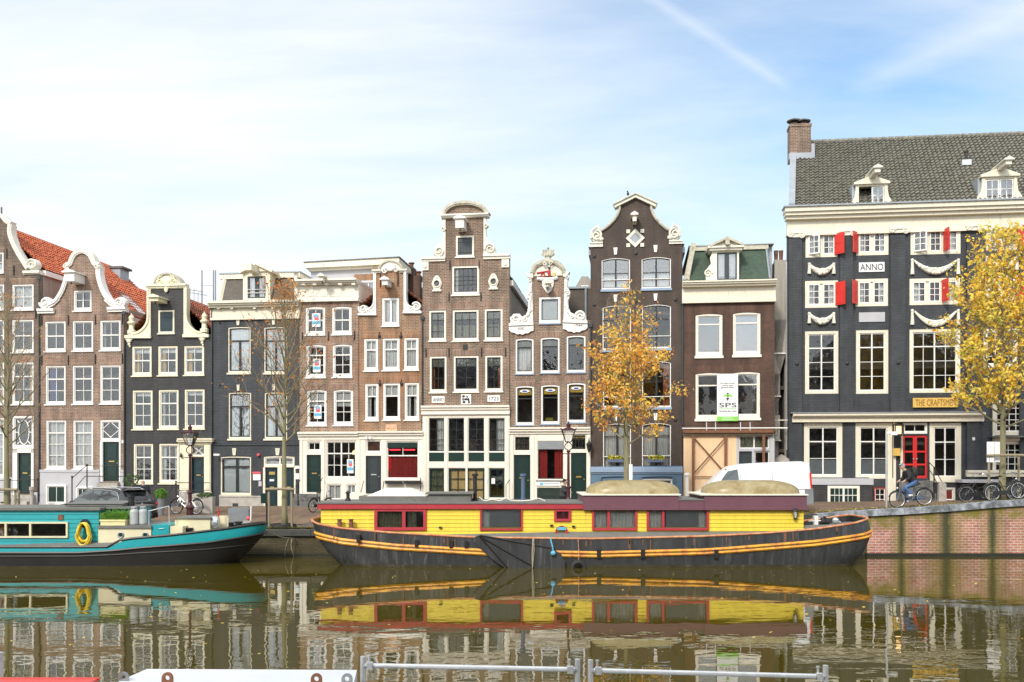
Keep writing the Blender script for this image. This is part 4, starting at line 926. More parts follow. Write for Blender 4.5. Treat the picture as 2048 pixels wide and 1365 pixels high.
    h.body(626, 11, 'brick_mid', flat=False); h.pitched((C, 560), 612, 11, 'tile_redold', 9, eave='mould')
    for x, y0, y1, v in ((820, 534, 590, 7.), (834, 552, 590, 5.)):
        a, b, z0, z1 = h.rect(x-7, y0, x+6, y1, v); m = MB(); m.box(a, b, v, v+1, z0-1, z1); c = m.build('chimney', 'brick_red', h.E)
        m = MB(); m.lathe([(.12, 0), (.14, .25), (.2, .3), (.2, .36)], ((a+b)/2, v+.5, z1), 10); m.build('chimney_pot', 'rust', c)
    h.steps(731, 763, 990, 2, 'stone', .3); h.railing([[(727, 962, -.3), (722, 985, -1.2)], [(768, 962, -.3), (765, 985, -1.2)], [(841, 956, -.3), (841, 985, -.3)]], knob=False)
house_6()

def house_7():
    h = House('tall brown brick gable house with two oval windows, ANNO and 1723 plaques', 'house', 845, 1019); h.archmat = 'arch_pink'
    for x0, x1, y0, y1, vb, hb in ((858, 892, 621, 682, (.5,), (.3, .75)), (905, 957, 620, 682, (.33, .66), (.3,)), (969, 1005, 618, 681, (.5,), (.3, .6))):
        h.win(x0, y0, x1, y1, vb=vb, hb=hb, fc='ivory', sc='black', fr=.11, bar=.028, curt=[('topband', 'lead_light', .28), ('low', 'cur_olive', .5)], fb=.1)
    for k, (x0, x1, y0, y1) in enumerate(((859, 893, 713, 785), (907, 957, 712, 784), (970, 1005, 711, 783))):
        h.win(x0, y0, x1, y1, vb=(.5,) if k != 1 else (.5,), hb=(.27, .64), fc='ivory', sc='black', fr=.11, bar=.026, curt=[('topband', 'lead_light', .27)]+([('left', 'cur_orange', .2)] if k == 0 else ([('right', 'cur_orange', .22)] if k == 2 else [])))
    h.win(904, 532, 958, 590, vb=(.2, .4, .6, .8), hb=(.36, .52, .7), fc='ivory', sc='black', fr=.11, bar=.025, curt=('left', 'curtain', .2), sill=True)
    h.hatch(912, 472, 948, 514, 'dgrey', 'ivory')
    C = 930
    arc = [(C-42*math.cos(math.pi*k/12), 427-22*math.sin(math.pi*k/12)**.9) for k in range(1, 12)]
    h.wall([(845, 520), (889, 520), (889, 436), (888, 430)]+arc+[(970, 430), (969, 436), (969, 515), (1019, 512)], 'brick_mid', bottom=813)
    h.band([(885, 429)]+arc+[(976, 428)], .22, 'mould', name='pediment_arch', n=0, v0=-.18)
    h.moulding('pediment_cornice', 'ivory', 883, 978, [(427, 430, .3), (430, 434, .2), (434, 436, .1)], 0)
    h.moulding('shoulder_cornice', 'ivory', 843, 891, [(514, 518, .18), (518, 523, .1)], 0); h.moulding('shoulder_cornice', 'ivory', 967, 1020, [(507, 512, .18), (512, 518, .1)], 0)
    for sg, yo in ((1, 0), (-1, -5)):
        m = MB(); f = lambda pts: h.Q([(x if sg > 0 else 2*C-x-2, y+yo) for x, y in pts], -.06)
        m.prism(f([(891, 438), (891, 517), (868, 517), (867, 505), (871, 493), (880, 487), (886, 478), (887, 462), (882, 456), (886, 446), (887, 438)]), -.06, .3)
        c = f([(878, 503)])[0]; m.scroll(c[0], c[1], .3, -.1, sg, 1.7, .22, R(190)); c = f([(886, 458)])[0]; m.scroll(c[0], c[1], .14, -.08, -sg, 1.3, .3)
        m.build('claw_piece', 'cream2', h.E)
    for x0, x1, y0, y1 in ((844, 857, 524, 541), (1003, 1018, 519, 535)):
        o = h.part('corner_block', 'cream2', x0, y0, x1, y1, -.08, 0.); m = MB(); a, b, z0, z1 = h.rect(x0, y0, x1, y1, -.08); m.ball(((a+b)/2, -.08, (z0+z1)/2), (.13, .06, .15), 8, 6); m.build('rosette', 'cream2', o)
    for x, y in ((874, 568), (987, 564)):
        c = h.P(x, y); hole = [(c[0]+.15*math.cos(R(a)), c[1]+.23*math.sin(R(a))) for a in range(0, 360, 30)]
        m = MB(); out = []
        for a in range(0, 360, 15): rr = 1+.06*math.cos(R(a*6)); out.append((c[0]+.27*rr*math.cos(R(a)), c[1]+.40*rr*math.sin(R(a))))
        m.prism(out, -.08, 0., [hole]); m.torus((c[0], -.08, c[1]), .2, .045, 'y', 20, 6); m.ball((c[0], -.06, c[1]+.36), (.14, .06, .09), 8, 6)
        for sx in (-.18, 0, .18): m.ball((c[0]+sx, -.06, c[1]-.40), (.1, .05, .07), 8, 6)
        o = MB(); o.prism(hole, -.02, -.001); o = o.build('oval_window', 'stone_dk', h.E); m.build('surround', 'cream2', o)
    h.hoist(909, 440, 938, 462, 'white', 1.0)
    h.part('vent_grille', 'iron', 926, 689, 935, 700, -.03, 0.)
    h.anchors([(898, 585), (962, 585), (900, 522), (958, 520), (852, 697), (898, 697), (963, 696), (1011, 696)], 18)
    a_ = h.part('date_stone', 'signwhite', 864, 793, 889, 806, -.05, 0.); h.text('ANNO', 866, 796, 887, 803.5, -.055, parent=a_)
    b_ = h.part('date_stone', 'signwhite', 975, 791, 1000, 804, -.05, 0.); h.text('1723', 978, 794, 997, 801.5, -.055, parent=b_)
    g = h.part('gable_stone', 'signwhite', 922, 789, 942, 809, -.05, 0.); m = MB(); a, b, z0, z1 = h.rect(922, 789, 942, 809, -.05)
    for u, v, ru, rv in ((.25, .8, .16, .12), (.62, .75, .1, .1), (.5, .5, .22, .12), (.75, .45, .1, .2), (.3, .22, .16, .14), (.8, .2, .12, .14), (.2, .5, .08, .16)):
        m.ball((a+(b-a)*u, -.055, z0+(z1-z0)*v), ((b-a)*ru, .02, (z1-z0)*rv), 9, 6)
    m.build('gable_stone_relief', 'ink', g)
    # cream front
    xs = ((858, 888), (897, 928), (937, 968), (978, 1009))
    for k, (x0, x1) in enumerate(xs):
        h.win(x0-1, 836, x1+1, 904, vb=(.5,), hb=(.33, .65, .8), fc='ivory', sc='black', v=-.1, fr=.03, bar=.028, sill=False, bot=1, sash=.05, curt=(('right', 'curtain', .5) if k == 0 else ('right', 'curtain', .55)) if k in (0, 3) else None, glass='glass')
        h.part('green_panel', 'dgreen', x0, 906, x1, 923, -.12, -.101)
        h.part('panel_rail', 'white', x0-.5, 903.5, x1+.5, 905.5, -.14, -.101)
    h.win(857, 936, 889, 990, vb=(.5,), hb=(.33, .66), fc='ivory', sc='dgreen', v=-.1, fr=.03, sash=.08, bar=.03, sill=False, bot=1, curt=('full', 'cur_olive', 1))
    h.win(896, 936, 970, 1002, vb=(.25, .5, .75), vrail=1, hb=(.33, .66), fc='ivory', sc='dgreen', v=-.1, fr=.03, sash=.1, bar=.035, sill=False, bot=1, curt=('blind', 'cur_tan', 1), glass='glass_lo')
    h.win(977, 936, 1010, 1002, vb=(.5,), hb=(.28, .55), fc='ivory', sc='dgreen', v=-.1, fr=.03, sash=.1, bar=.03, sill=False, bot=6, curt=None, wname='glazed_door')
    h.wall([(845, 815), (1019, 812)], 'ivory', v0=-.1, name='shop_front')
    h.moulding('front_cornice', 'ivory', 844, 1020, [(811, 815, .34), (815, 820, .26), (820, 827, .18), (827, 829, .22)], 0)
    m = MB()
    for x in (848, 891, 931, 971.5, 1012): h.bx(m, x, 836, x+4, 1006, -.14, -.101)
    m.build('posts', 'ivory', h.E)
    a = h.part('intercom', 'signwhite', 972, 955, 975, 965, -.18, -.141); b = h.part('paper_notice', 'signwhite', 983, 957, 990, 968, -.11, -.1)
    h.body(560, 14, 'plaster', flat=False); h.pitched((C+2, 452), 560, 14, 'tile_grey', 14, eave='white')
    m = MB(); rx, rz = h.P(C+2, 452, .36); ez = h.P(1019, 560, .36)[1]; m.tube([(h.W+.05, 9.5, ez+.05), (rx+.5, 9.5, rz-.35)], .13, 4); m.tube([(h.W+.05, 13.9, ez), (rx, 13.9, rz+.1)], .16, 4); m.build('lead_flashing', 'lead', h.E)
    h.railing([[(1020, 960, -.4), (1012, 970, -.9), (1012, 1003, -.9)]], knob=False)
house_7()

def downpipe(x, y0, y1, label, D0=52.8):
    h = object.__new__(House); th = math.atan(.1244); h.c, h.s, h.D0 = math.cos(th), math.sin(th), D0; U0 = h.raw(x, HY, 0)[0]; h.U0 = U0
    E = thing('drainpipe', label, 'drainpipe', (U0*h.c, D0-U0*h.s, ZB), -th, 'drainpipes between the houses'); zt = h.P(x, y0)[1]; zb = h.P(x, y1)[1]
    m = MB(); m.tube([(0, -.06, zb), (0, -.06, zt)], .045, 8); [m.lathe([(.06, z-.02), (.06, z+.02)], (0, -.06, 0), 8) for z in [zb+.4+1.7*k for k in range(int((zt-zb)/1.7))]]; m.build('pipe', 'dgrey', E); m = MB(); m.box(-.1, .1, -.14, .0, zt, zt+.2); m.build('hopper', 'dgrey', E)
for x, a, b, t in ((79.5, 560, 1004, 'drainpipe between the oval fanlight house and the pinkish brick house'), (249.5, 630, 1004, 'drainpipe between the pinkish brick house and the narrow black house'), (424.5, 620, 1010, 'drainpipe between the narrow black house and the slate painted house'), (845, 640, 860, 'drainpipe left of the house with the 1723 plaque'), (1181, 655, 850, 'drainpipe left of the dark bell gable house'), (1365, 610, 850, 'drainpipe right of the dark bell gable house')): downpipe(x, a, b, t)
def house_8():
    h = House('brown brick house with carved white scrolls and a stone crown on its crest', 'house', 1020, 1181); h.archmat = 'arch_pink'
    for k, (x0, x1, y0, y1) in enumerate(((1031, 1067, 677, 748), (1081, 1119, 675, 746), (1133, 1171, 671, 745))):
        h.win(x0, y0, x1, y1, vb=(), hb=(.24,), rail=0, fc='white', sc='black', fr=.09, sillm='bluesill', curt=[('topband', 'lead_light', .22)]+([('low', 'curtain', .74)] if k == 0 else []), arch=.05)
    for k, (x0, x1, y0, y1) in enumerate(((1031, 1068, 772, 850), (1082, 1119, 770, 848), (1134, 1171, 766, 845))):
        w = h.win(x0, y0, x1, y1, vb=(), hb=(.32,), rail=0, fc='white', sc='black', fr=.09, sillm='bluesill', curt=[('topband', 'amber', .22)], arch=.05)
        c = h.P((x0+x1)/2, y0+11, .1); MB().ball((c[0], .085, c[1]), (.28, .012, .09), 12, 6).build('stained_medallion', 'signwhite', w); MB().ball((c[0], .072, c[1]), (.15, .012, .05), 12, 6).build('stained_medallion', 'cur_blue', w)
        if k == 1: a, b, z0, z1 = h.rect(1091, 836, 1106, 845, .2); m = MB(); m.box(a, b, .2, .4, z0, z1); m.build('yellow_box', 'flowers', w)
    h.win(1078, 594, 1121, 647, vb=(), hb=(), fc='white', sc='black', fr=.13, sillm='bluesill', curt=('blind', 'blind', 1), sash=.04)
    C = 1096
    arc = [(C-30*math.cos(math.pi*k/10), 547-22*math.sin(math.pi*k/10)) for k in range(11)]
    h.wall([(1020, 660), (1020, 652), (1064, 652), (1063, 551)]+arc+[(1130, 549), (1131, 649), (1181, 648)], 'brick_mid', bottom=862)
    m = MB()
    m.prism(h.Q([(1063, 553)]+arc+[(1130, 551)], -.08), -.08, .37)
    m.prism(h.Q([(1050, 547), (1066, 547), (1066, 556), (1056, 555)], -.2), -.2, .37); m.prism(h.Q([(1126, 545), (1139, 543), (1134, 553), (1126, 554)], -.2), -.2, .37); m.build('crest', 'cream2', h.E)
    h.band([(C-32*math.cos(math.pi*k/12), 546-24*math.sin(math.pi*k/12)) for k in range(13)], .24, 'mould', name='crest_moulding', n=0, v0=-.2)
    m = MB(); c = h.P(C, 523); m.lathe([(.28, 0), (.16, .1), (.14, .25), (.2, .3)], (c[0], .1, c[1]), 10)
    for k in range(-2, 3): m.tube([(c[0]+.06*k, .1, c[1]+.25), (c[0]+.15*k, .1, c[1]+.42), (c[0]+.14*k*(1 if abs(k) < 2 else .9), .1, c[1]+.6)], [.06, .09, .07], 6); m.ball((c[0]+.14*k, .1, c[1]+.63), .06, 7, 5)
    m.ball((c[0], .1, c[1]+.75), .08, 8, 6); m.build('stone_crown', 'mould', h.E)
    for sg in (-1, 1): c = h.P(C+sg*6, 529); m = MB(); m.scroll(c[0], c[1], .12, -.26, sg, 1.3, .28); m.build('scroll', 'cream2', h.E)
    # carved sides
    for sg, yo in ((1, 0), (-1, -5)):
        m = MB(); f = lambda pts: h.Q([(x if sg > 0 else 2*C-x+1, y+yo) for x, y in pts], -.08)
        m.prism(f([(1064, 554), (1066, 648), (1020, 650), (1021, 636), (1027, 628), (1039, 628), (1044, 634), (1052, 630), (1056, 620), (1057, 606), (1053, 596), (1054, 587), (1058, 580), (1058, 566), (1055, 558)]), -.08, .36)
        for x, y, r in ((1032, 638, .28), (1050, 638, .15), (1058, 592, .17), (1059, 560, .13), (1060, 620, .12), (1040, 643, .14)):
            c = f([(x, y)])[0]; m.scroll(c[0], c[1], r, -.13, sg, 1.5, .26, R(160))
        c1, c2, c3 = f([(1062, 568), (1061, 585), (1063, 640)]); m.tube([(c1[0], -.12, c1[1]), (c2[0], -.12, c2[1])], .07, 6); m.tube([(c2[0], -.12, c2[1]-.3), (c3[0]-sg*.15, -.12, c3[1]+.3), (c3[0]-sg*.5, -.12, c3[1])], .06, 6)
        q = f([(1018, 650), (1067, 648)]); m.ribbon(q, .14, -.2, .36)
        q = f([(1018, 653), (1067, 651)]); a, b = q; n = 9; low = [(a[0]+(b[0]-a[0])*k/n, a[1]-.18-.26*math.sin(math.pi*(k+.5)/(n+1))-.05*(k % 2)) for k in range(n+1)]
        m.prism([a, b]+list(reversed(low)), -.12, 0.)
        m.build('carved_scroll', 'white', h.E)
    h.text('ANNO', 1036, 655, 1048, 660, -.125, 'stone_dk'); h.text('1744', 1148, 649, 1165, 653.5, -.125, 'stone_dk')
    # relief of a figure with a small gun and barrel, banner ribbon below, shield with beam end
    m = MB(); c = h.P(1086, 550, -.1)
    m.torus((c[0], -.12, c[1]-.02), .1, .03, 'y', 12, 5); m.tube([(c[0]-.35, -.12, c[1]+.1), (c[0]+.1, -.12, c[1]+.16)], .045, 6); d = h.P(1098, 546, -.1)
    m.tube([(d[0]+.05, -.12, d[1]-.2), (d[0], -.14, d[1]), (d[0]+.02, -.13, d[1]+.15)], [.06, .09, .06], 7); m.tube([(d[0], -.14, d[1]+.08), (d[0]-.22, -.14, d[1]+.08)], .03, 5); m.build('crest_figures', 'cur_red', h.E)
    m = MB(); m.ball((d[0]+.02, -.14, d[1]+.25), .065, 8, 6); m.build('crest_figure_head', 'ink', h.E); e = h.P(1108, 550, -.1); MB().box(e[0]-.08, e[0]+.08, -.16, -.08, e[1]-.09, e[1]+.1).build('crest_barrel', 'brass', h.E)
    rb = h.band([(1074, 557), (1082, 558), (1095, 558.5), (1108, 557), (1115, 555)], .17, 'signwhite', v0=-.13, v1=-.05, name='crest_ribbon', n=4)
    m = MB(); c = h.P(1096, 571, -.05); m.prism([(c[0]+x, c[1]+z) for x, z in ((-.33, .2), (-.15, .32), (.15, .32), (.33, .2), (.3, -.05), (.22, -.22), (.15, -.35), (0, -.47), (-.12, -.35), (-.2, -.22), (-.3, -.05))], -.12, 0.)
    for sg in (-1, 1): m.scroll(c[0]+sg*.2, c[1]+.17, .11, -.13, sg, 1.3, .3)
    m.box(c[0]-.12, c[0]+.12, -.6, 0, c[1]-.2, c[1]+.08); m.build('hoist_shield', 'white', h.E)
    h.hoist(1093, 566, 1100, 576, 'cream', .7)
    # ground floor front
    h.win(1028, 872, 1061, 904, vb=(.33, .66), hb=(.5,), v=-.08, fr=.06, sill=False, fc='ivory', sc='ink' if 0 else 'black', curt=[('blind', 'interior', 1)], glass='glass'); h.door(1028, 910, 1061, 1003, 'dgreen', v=.0, panels=2)
    w = h.win(1074, 873, 1128, 961, vb=(), hb=(), v=-.08, fr=.05, fc='ivory', sc='black', sill=True, sillm='stone_dk', curt=[('sides', 'cur_red', .36)], glass='glass_lo')
    a, b, z0, z1 = h.rect(1075, 873, 1127, 882, -.1); MB().box(a, b, -.13, -.08, z0, z1).build('blind_box', 'ivory', w); a, b, z0, z1 = h.rect(1076, 882, 1127, 899, -.1); MB().box(a, b, -.12, -.09, z0, z1).build('roller_blind', 'zinc', w)
    h.win(1142, 869, 1173, 902, vb=(.25, .5, .75), hb=(.3,), v=-.08, fr=.06, sill=False, fc='ivory', sc='black', curt=[('topband', 'amber', .2)]); h.door(1142, 906, 1173, 1003, 'dgreen', v=.0, panels=2)
    h.wall([(1020, 864), (1181, 858)], 'ivory', v0=-.08, name='shop_front')
    h.moulding('front_cornice', 'ivory', 1019, 1181, [(855, 858, .34), (858, 863, .26), (863, 868, .16)], 0)
    m = MB()
    for x in (1021, 1063, 1129, 1175): h.bx(m, x, 872, x+5 if x < 1100 else x+5, 1004, -.13, -.081)
    m.build('pilasters', 'ivory', h.E)
    sg = h.part('shop_sign', 'signwhite', 1072, 964, 1120, 972, -.14, -.1); m = MB(); c = h.P(1083, 968, -.15); m.ball((c[0], -.145, c[1]), (.1, .012, .08), 8, 5); m.build('sign_mark', 'posterblue', sg)
    m = MB(); rnd = random.Random(3)
    for k in range(14): a = h.P(1088+k*2.2, 967, -.15); m.box(a[0]-.018, a[0]+.018, -.149, -.1405, a[1]-.03, a[1]+.03)
    m.build('sign_text_line', 'bluesill', sg)
    m = MB(); a, b, z0, z1 = h.rect(1074, 975, 1122, 1004, -.1)
    for k in range(12): z = z0+(z1-z0)*k/12; m.box(a, b, -.12-.02*(k % 1), -.085, z, z+(z1-z0)/12*.7)
    m.build('roller_shutter', 'dgreen', h.E)
    m = MB(); c = h.P(1178, 893, -.4); m.lathe([(.03, -.35), (.09, -.2), (.15, .1), (.16, .12), (.05, .25), (.02, .4)], (c[0], -.4, c[1]), 6); m.tube([(c[0], 0, c[1]+.1), (c[0], -.4, c[1]+.45)], .02, 5); m.build('wall_lantern', 'iron', h.E)
    h.body(640, 11, 'brick_mid'); # flat rear part with plant room
    m = MB(); a, b, z0, z1 = h.rect(1134, 578, 1172, 640, 3.); m.box(a, b+1.2, 3, 8, z0, z1); bb = m.build('rear_block', 'tile_dk', h.E); m = MB(); m.box(a-.1, b+.1, 2.9, 8.1, z1, z1+.12); m.tube([(b, 2.95, z0), (b, 2.95, z1)], .07, 6); m.build('zinc_trim', 'lead', bb)
    m = MB(); a, b, z0, z1 = h.rect(1162, 571, 1177, 584, 4.); m.box(a, b, 4, 4.8, z0, z1); m.lathe([(.2, 0), (.2, .05)], ((a+b)/2, 3.98, (z0+z1)/2), 12, 'y'); m.build('air_conditioner', 'signwhite', bb)
    m = MB(); m.prism([h.P(x, y, 9.) for x, y in ((1146, 600), (1146, 583), (1163, 553), (1176, 553), (1181, 560), (1181, 600))], 9, 14); m.build('rear_gable', 'plaster', h.E)
    h.steps(1142, 1173, 1003, 2, 'stone', .3); h.steps(1028, 1061, 1003, 2, 'stone', .3)
house_8()

def house_9():
    h = House('dark brown bell gable house with triangular pediment, diamond window and blue plinth', 'house', 1181, 1365)
    for x0, x1, y0, y1, hb, cu in ((1203, 1260, 516, 579, (.5, .73), ('low', 'curtain', .42)), (1283, 1342, 514, 577, (.5, .73), ('low', 'curtain', .45)),
                               (1205, 1262, 611, 700, (.33, .75), None), (1284, 1342, 609, 697, (.33, .75), None), (1206, 1262, 724, 815, (.33, .8), None), (1284, 1342, 722, 815, (.33, .8), ('right', 'cur_orange', .25)),
                               (1206, 1262, 847, 938, (.28, .76), ('full', 'curtain', 1)), (1284, 1342, 846, 936, (.28, .76), ('full', 'curtain', 1))):
        w = h.win(x0, y0, x1, y1, vb=(.5,), vrail=0, hb=hb, fc='white', sc='black', fr=.055, sash=.035, bar=.04, arch=.12, curt=cu, sillm='bluesill' if y0 < 840 else 'white', sillh=.13 if y0 < 840 else .06, glass='glass_hi' if y0 < 600 else 'glass')
        a, b, z0, z1 = h.rect(x0, y0, x1, y1); z = z0+(z1-z0)*(1-(hb[-1]*.94+.02)); MB().tube([(a+.03, .0, z), (b-.03, .0, z)], .022, 5).build('guard_rail', 'white', w)
    for x0, x1, yy in ((1227, 1235, (496, 590, 712, 829)), (1307, 1315, (491, 588, 708, 827))):
        for y in yy: h.keystone(x0, y, x1, y+14, 'white')
    C = 1271
    cur = [(1233, 408), (1239, 412), (1238, 421), (1232, 434), (1222, 446), (1212, 455), (1201, 462)]
    L = [(x+2, y) for x, y in reversed(cr(cur, 4))]; Rr = [(2*C-x, y-1.5) for x, y in reversed(L)]
    h.wall([(1181, 492), (1184, 484), (1194, 470)]+L+[(1231, 409), (C-.5, 391), (1311, 407)]+Rr+[(1348, 468), (1359, 482), (1365, 488)], 'brick_deep')
    h.band(cur, .14, 'mould', mirror=C); m = MB()
    m.ribbon(h.Q([(1228, 411), (C, 390), (1313, 409)], -.2), .26, -.2, .45); m.build('pediment', 'cream2', h.E)
    m = MB(); m.ribbon(h.Q([(1227, 408.5), (C, 387), (1314, 406.5)], -.25), .06, -.28, .5); m.build('pediment_edge', 'mould', h.E)
    for x, y, sg in ((1193, 474, 1), (1349, 470, -1)):
        c = h.P(x, y); m = MB(); m.scroll(c[0], c[1]+.05, .3, -.1, -sg, 1.6, .22, R(90)); m.lathe([(.3, -.05), (.33, .3)], (c[0], 0, c[1]), 14, 'y')
        m.tube([(c[0]-sg*.3, -.08, c[1]-.1), (c[0]-sg*.25, -.08, c[1]+.3), (c[0], -.08, c[1]+.5), (c[0]+sg*.2, -.08, c[1]+.38)], [.08, .1, .09, .04], 6); m.tube([(c[0]+sg*.1, 0, c[1]+.4), (c[0]+sg*.12, 0, c[1]+.7)], [.07, .02], 5); m.ball((c[0]+sg*.25, -.08, c[1]-.15), (.15, .08, .12), 8, 6)
        m.build('scroll', 'cream2', h.E)
    h.moulding('shoulder_cornice', 'cream2', 1179, 1206, [(484, 487, .14), (487, 494, .08)], 0); h.moulding('shoulder_cornice', 'cream2', 1338, 1365, [(480, 483, .14), (483, 488, .08)], 0)
    h.hoist(1262, 432, 1276, 448, 'ivory', .9)
    c = h.P(1270.5, 477); m = MB(); r = .38; q = .22
    m.prism([(c[0]-r*1.35, c[1]), (c[0], c[1]-r*1.35), (c[0]+r*1.35, c[1]), (c[0], c[1]+r*1.35)], -.06, .02, [[(c[0]-.3, c[1]), (c[0], c[1]-.3), (c[0]+.3, c[1]), (c[0], c[1]+.3)]])
    for sx in (-1, 1):
        for sz in (-1, 1): x, z = c[0]+sx*.38, c[1]+sz*.38; m.box(x-.1, x+.1, -.05, .0, z-.1, z+.1)
    o = MB(); o.prism([(c[0]-.29, c[1]), (c[0], c[1]-.29), (c[0]+.29, c[1]), (c[0], c[1]+.29)], -.03, .0); o = o.build('diamond_window', 'zinc', h.E); m.build('surround', 'cream2', o)
    m = MB(); a = h.P(1256, 389, .1); m.ball((a[0], .1, a[1]+.02), (.07, .09, .1), 8, 6); m.ball((a[0]-.03, .07, a[1]+.15), .045, 7, 5); m.build('ridge_knob', 'iron', h.E)
    for x, y in ((1189, 513), (1189, 610), (1351, 600), (1272, 507), (1272, 603), (1272, 850), (1351, 840)): a = h.P(x, y); MB().ball((a[0], -.02, a[1]), (.1, .04, .1), 8, 5).build('anchor_rosette', 'iron', h.E)
    # plinth in blue
    h.win(1200, 962, 1255, 1000, vb=(.5,), hb=(), v=-.1, fr=.06, sc='black', sill=False); h.win(1283, 958, 1345, 1000, vb=(.5,), hb=(), v=-.1, fr=.06, sill=False)
    h.wall([(1181, 934), (1365, 932)], 'bluewall', v0=-.1, v1=-.005, name='plinth')
    h.moulding('plinth_cornice', 'bluesill', 1181, 1365, [(934, 938, .16), (938, 945, .22), (945, 948, .15)], 0, back=-.1)
    for x0, x1 in ((1199, 1264), (1280, 1348)): m = MB(); m.ribbon(h.Q(cr([(x0, 966), (x0+2, 958), (x0+8, 953), (x1-8, 952), (x1-2, 957), (x1, 965)], 3), -.1), .08, -.2, -.1); m.build('hood_moulding', 'bluewall', h.E)
    h.planter(1215, 1246, 919, 925, -.12, 'flowers'); h.planter(1297, 1329, 919, 925, -.12, 'flowers')
    h.body(492, 12, 'brick_deep', flat=False); h.pitched((C, 402), 494, 12, 'tile_dk', 12, eave='lead')
house_9()

def house_10():
    h = House('red brown brick house with green mansard roof, plywood boarding and a white banner', 'house', 1365, 1549); h.archmat = 'arch_red'
    for x0, x1, y0, y1 in ((1391, 1445, 628, 712), (1466, 1521, 625, 710)):
        h.win(x0, y0, x1, y1, vb=(), hb=(.23,), rail=0, fr=.11, fc='ivory', sc='ivory', arch=.07, bar=.035, glass='glass_sky', curt=('blind', 'zinc', 1) if x0 > 1400 else None, sillh=.14)
    for x0, x1, y0, y1 in ((1391, 1447, 746, 838), (1466, 1520, 744, 836)):
        h.win(x0, y0, x1, y1, vb=(), hb=(.26,), rail=0, fr=.11, fc='ivory', sc='ivory', arch=.07, bar=.035, glass='glass_hi', sillh=.14)
    h.wall([(1365, 600), (1549, 598)], 'brick_red', bottom=864)
    h.moulding('cornice', 'cream', 1364, 1551, [(560, 563, .6), (563, 567, .52), (567, 572, .4), (572, 596, .1), (596, 605, .2)], 0)
    h.body(563, 11); A = h.P(1372, 561, .3); B = h.P(1540, 559, .3); Cc = h.P(1384, 497, 1.6); D = h.P(1532, 495, 1.6); zt, zb = Cc[1], A[1]
    m = MB(); m.add([(A[0], .3, zb), (B[0], .3, zb), (D[0], 1.6, zt), (Cc[0], 1.6, zt), (A[0], 10.6, zb), (B[0], 10.6, zb), (D[0], 9.6, zt), (Cc[0], 9.6, zt)], [(0, 1, 2, 3), (4, 7, 6, 5), (0, 3, 7, 4), (1, 5, 6, 2), (3, 2, 6, 7)]); m.build('roof', 'tile_green', h.E)
    m = MB(); m.ribbon([(A[0], zb), (Cc[0]+.02, zt)], .28, .25, .4); m.box(Cc[0]-.15, D[0]+.1, 1.35, 1.75, zt-.2, zt+.05); m.tube([(A[0]+.05, .25, zb), (Cc[0]+.03, 1.5, zt)], .14, 4); m.build('roof_trim', 'mould', h.E)
    m = MB(); m.tube([(B[0], .25, zb), (D[0], 1.5, zt)], .06, 4); m.box(D[0]+.1, D[0]+.35, 1.7, 9.5, zb, zt+.2); m.box(Cc[0]-.2, D[0]+.4, 1.3, 9.7, zt+.05, zt+.1); m.build('lead_edge', 'lead', h.E)
    a, b, z0, z1 = h.rect(1424, 502, 1478, 561, .15); i0, i1, w0, w1 = h.rect(1434, 505, 1474, 560, .15)
    m = MB(); m.prism([(a, z0), (b, z0), (b, z1), (a, z1)], .15, .3, [[(i0, w0), (i1, w0), (i1, w1), (i0, w1)]]); m.box(a+.02, i0-.02, .3, 2.3, z0, z1-.01); m.box(i1+.02, b-.02, .3, 2.3, z0, z1-.01); m.box(a-.15, b+.15, -.05, 2.4, z1, z1+.12); m.box(a-.25, b+.25, -.15, 2.4, z1+.12, z1+.22)
    m.prism([h.P(1420, 493, .1), h.P(1485, 491, .1), h.P(1454, 480, .1)], .05, 2.4); d = m.build('dormer', 'cream2', h.E)
    m = MB(); m.ribbon([h.P(1419, 493, 0), h.P(1454, 477, 0), h.P(1486, 490, 0)], .13, -.18, 2.4); m.box(h.P(1450, 485, 0)[0], h.P(1458, 485, 0)[0], -.35, .05, h.P(1454, 492, 0)[1], h.P(1454, 482, 0)[1]); m.build('pediment', 'mould', d)
    m = MB(); c = h.P(1416, 547, .12); m.prism(h.Q([(1424, 508), (1420, 515), (1422, 528), (1416, 535), (1411, 542), (1412, 560), (1424, 560)], .14), .14, .28); m.scroll(c[0], c[1], .22, .1, 1, 1.4, .25); m.build('side_scroll', 'cream2', d)
    MB().box(i0, i1, .26, .27, w0, w1).build('pane', 'glass_hi', d); g = MB(); g.prism([(i0+.003, w0+.003), (i1-.003, w0+.003), (i1-.003, w1-.003), (i0+.003, w1-.003)], .2, .29, [[(i0+.07, w0+.07), (i1-.07, w0+.07), (i1-.07, w1-.07), (i0+.07, w1-.07)]]); g.box((i0+i1)/2-.12, (i0+i1)/2+.12, .21, .285, w0+.05, w1-.05); g.build('sash', 'dgrey', d)
    MB().box(i0, i1, .42, .44, w0, w1).build('blind', 'blind', d)
    # banner
    bn = h.part('banner', 'signwhite', 1434, 748, 1476, 842.5, -.16, -.14)
    h.part('banner_foot', 'ban_green', 1434, 833.5, 1476, 842.5, -.166, -.161, parent=bn, ref=-.16)
    T = lambda s_, x0, y0, x1, y1, mt='ink': h.text(s_, x0, y0, x1, y1, -.17, mt, parent=bn, depth=.004)
    T('SPS', 1438.5, 806, 1473, 815); T('0229-561 096', 1443.5, 821.5, 1473, 824.3); T('Op deze locatie', 1440, 765.5, 1469.5, 768.5); T('wordt hard', 1444, 770, 1466, 772.6); T('gewerkt door:', 1442, 774, 1468.5, 777.3)
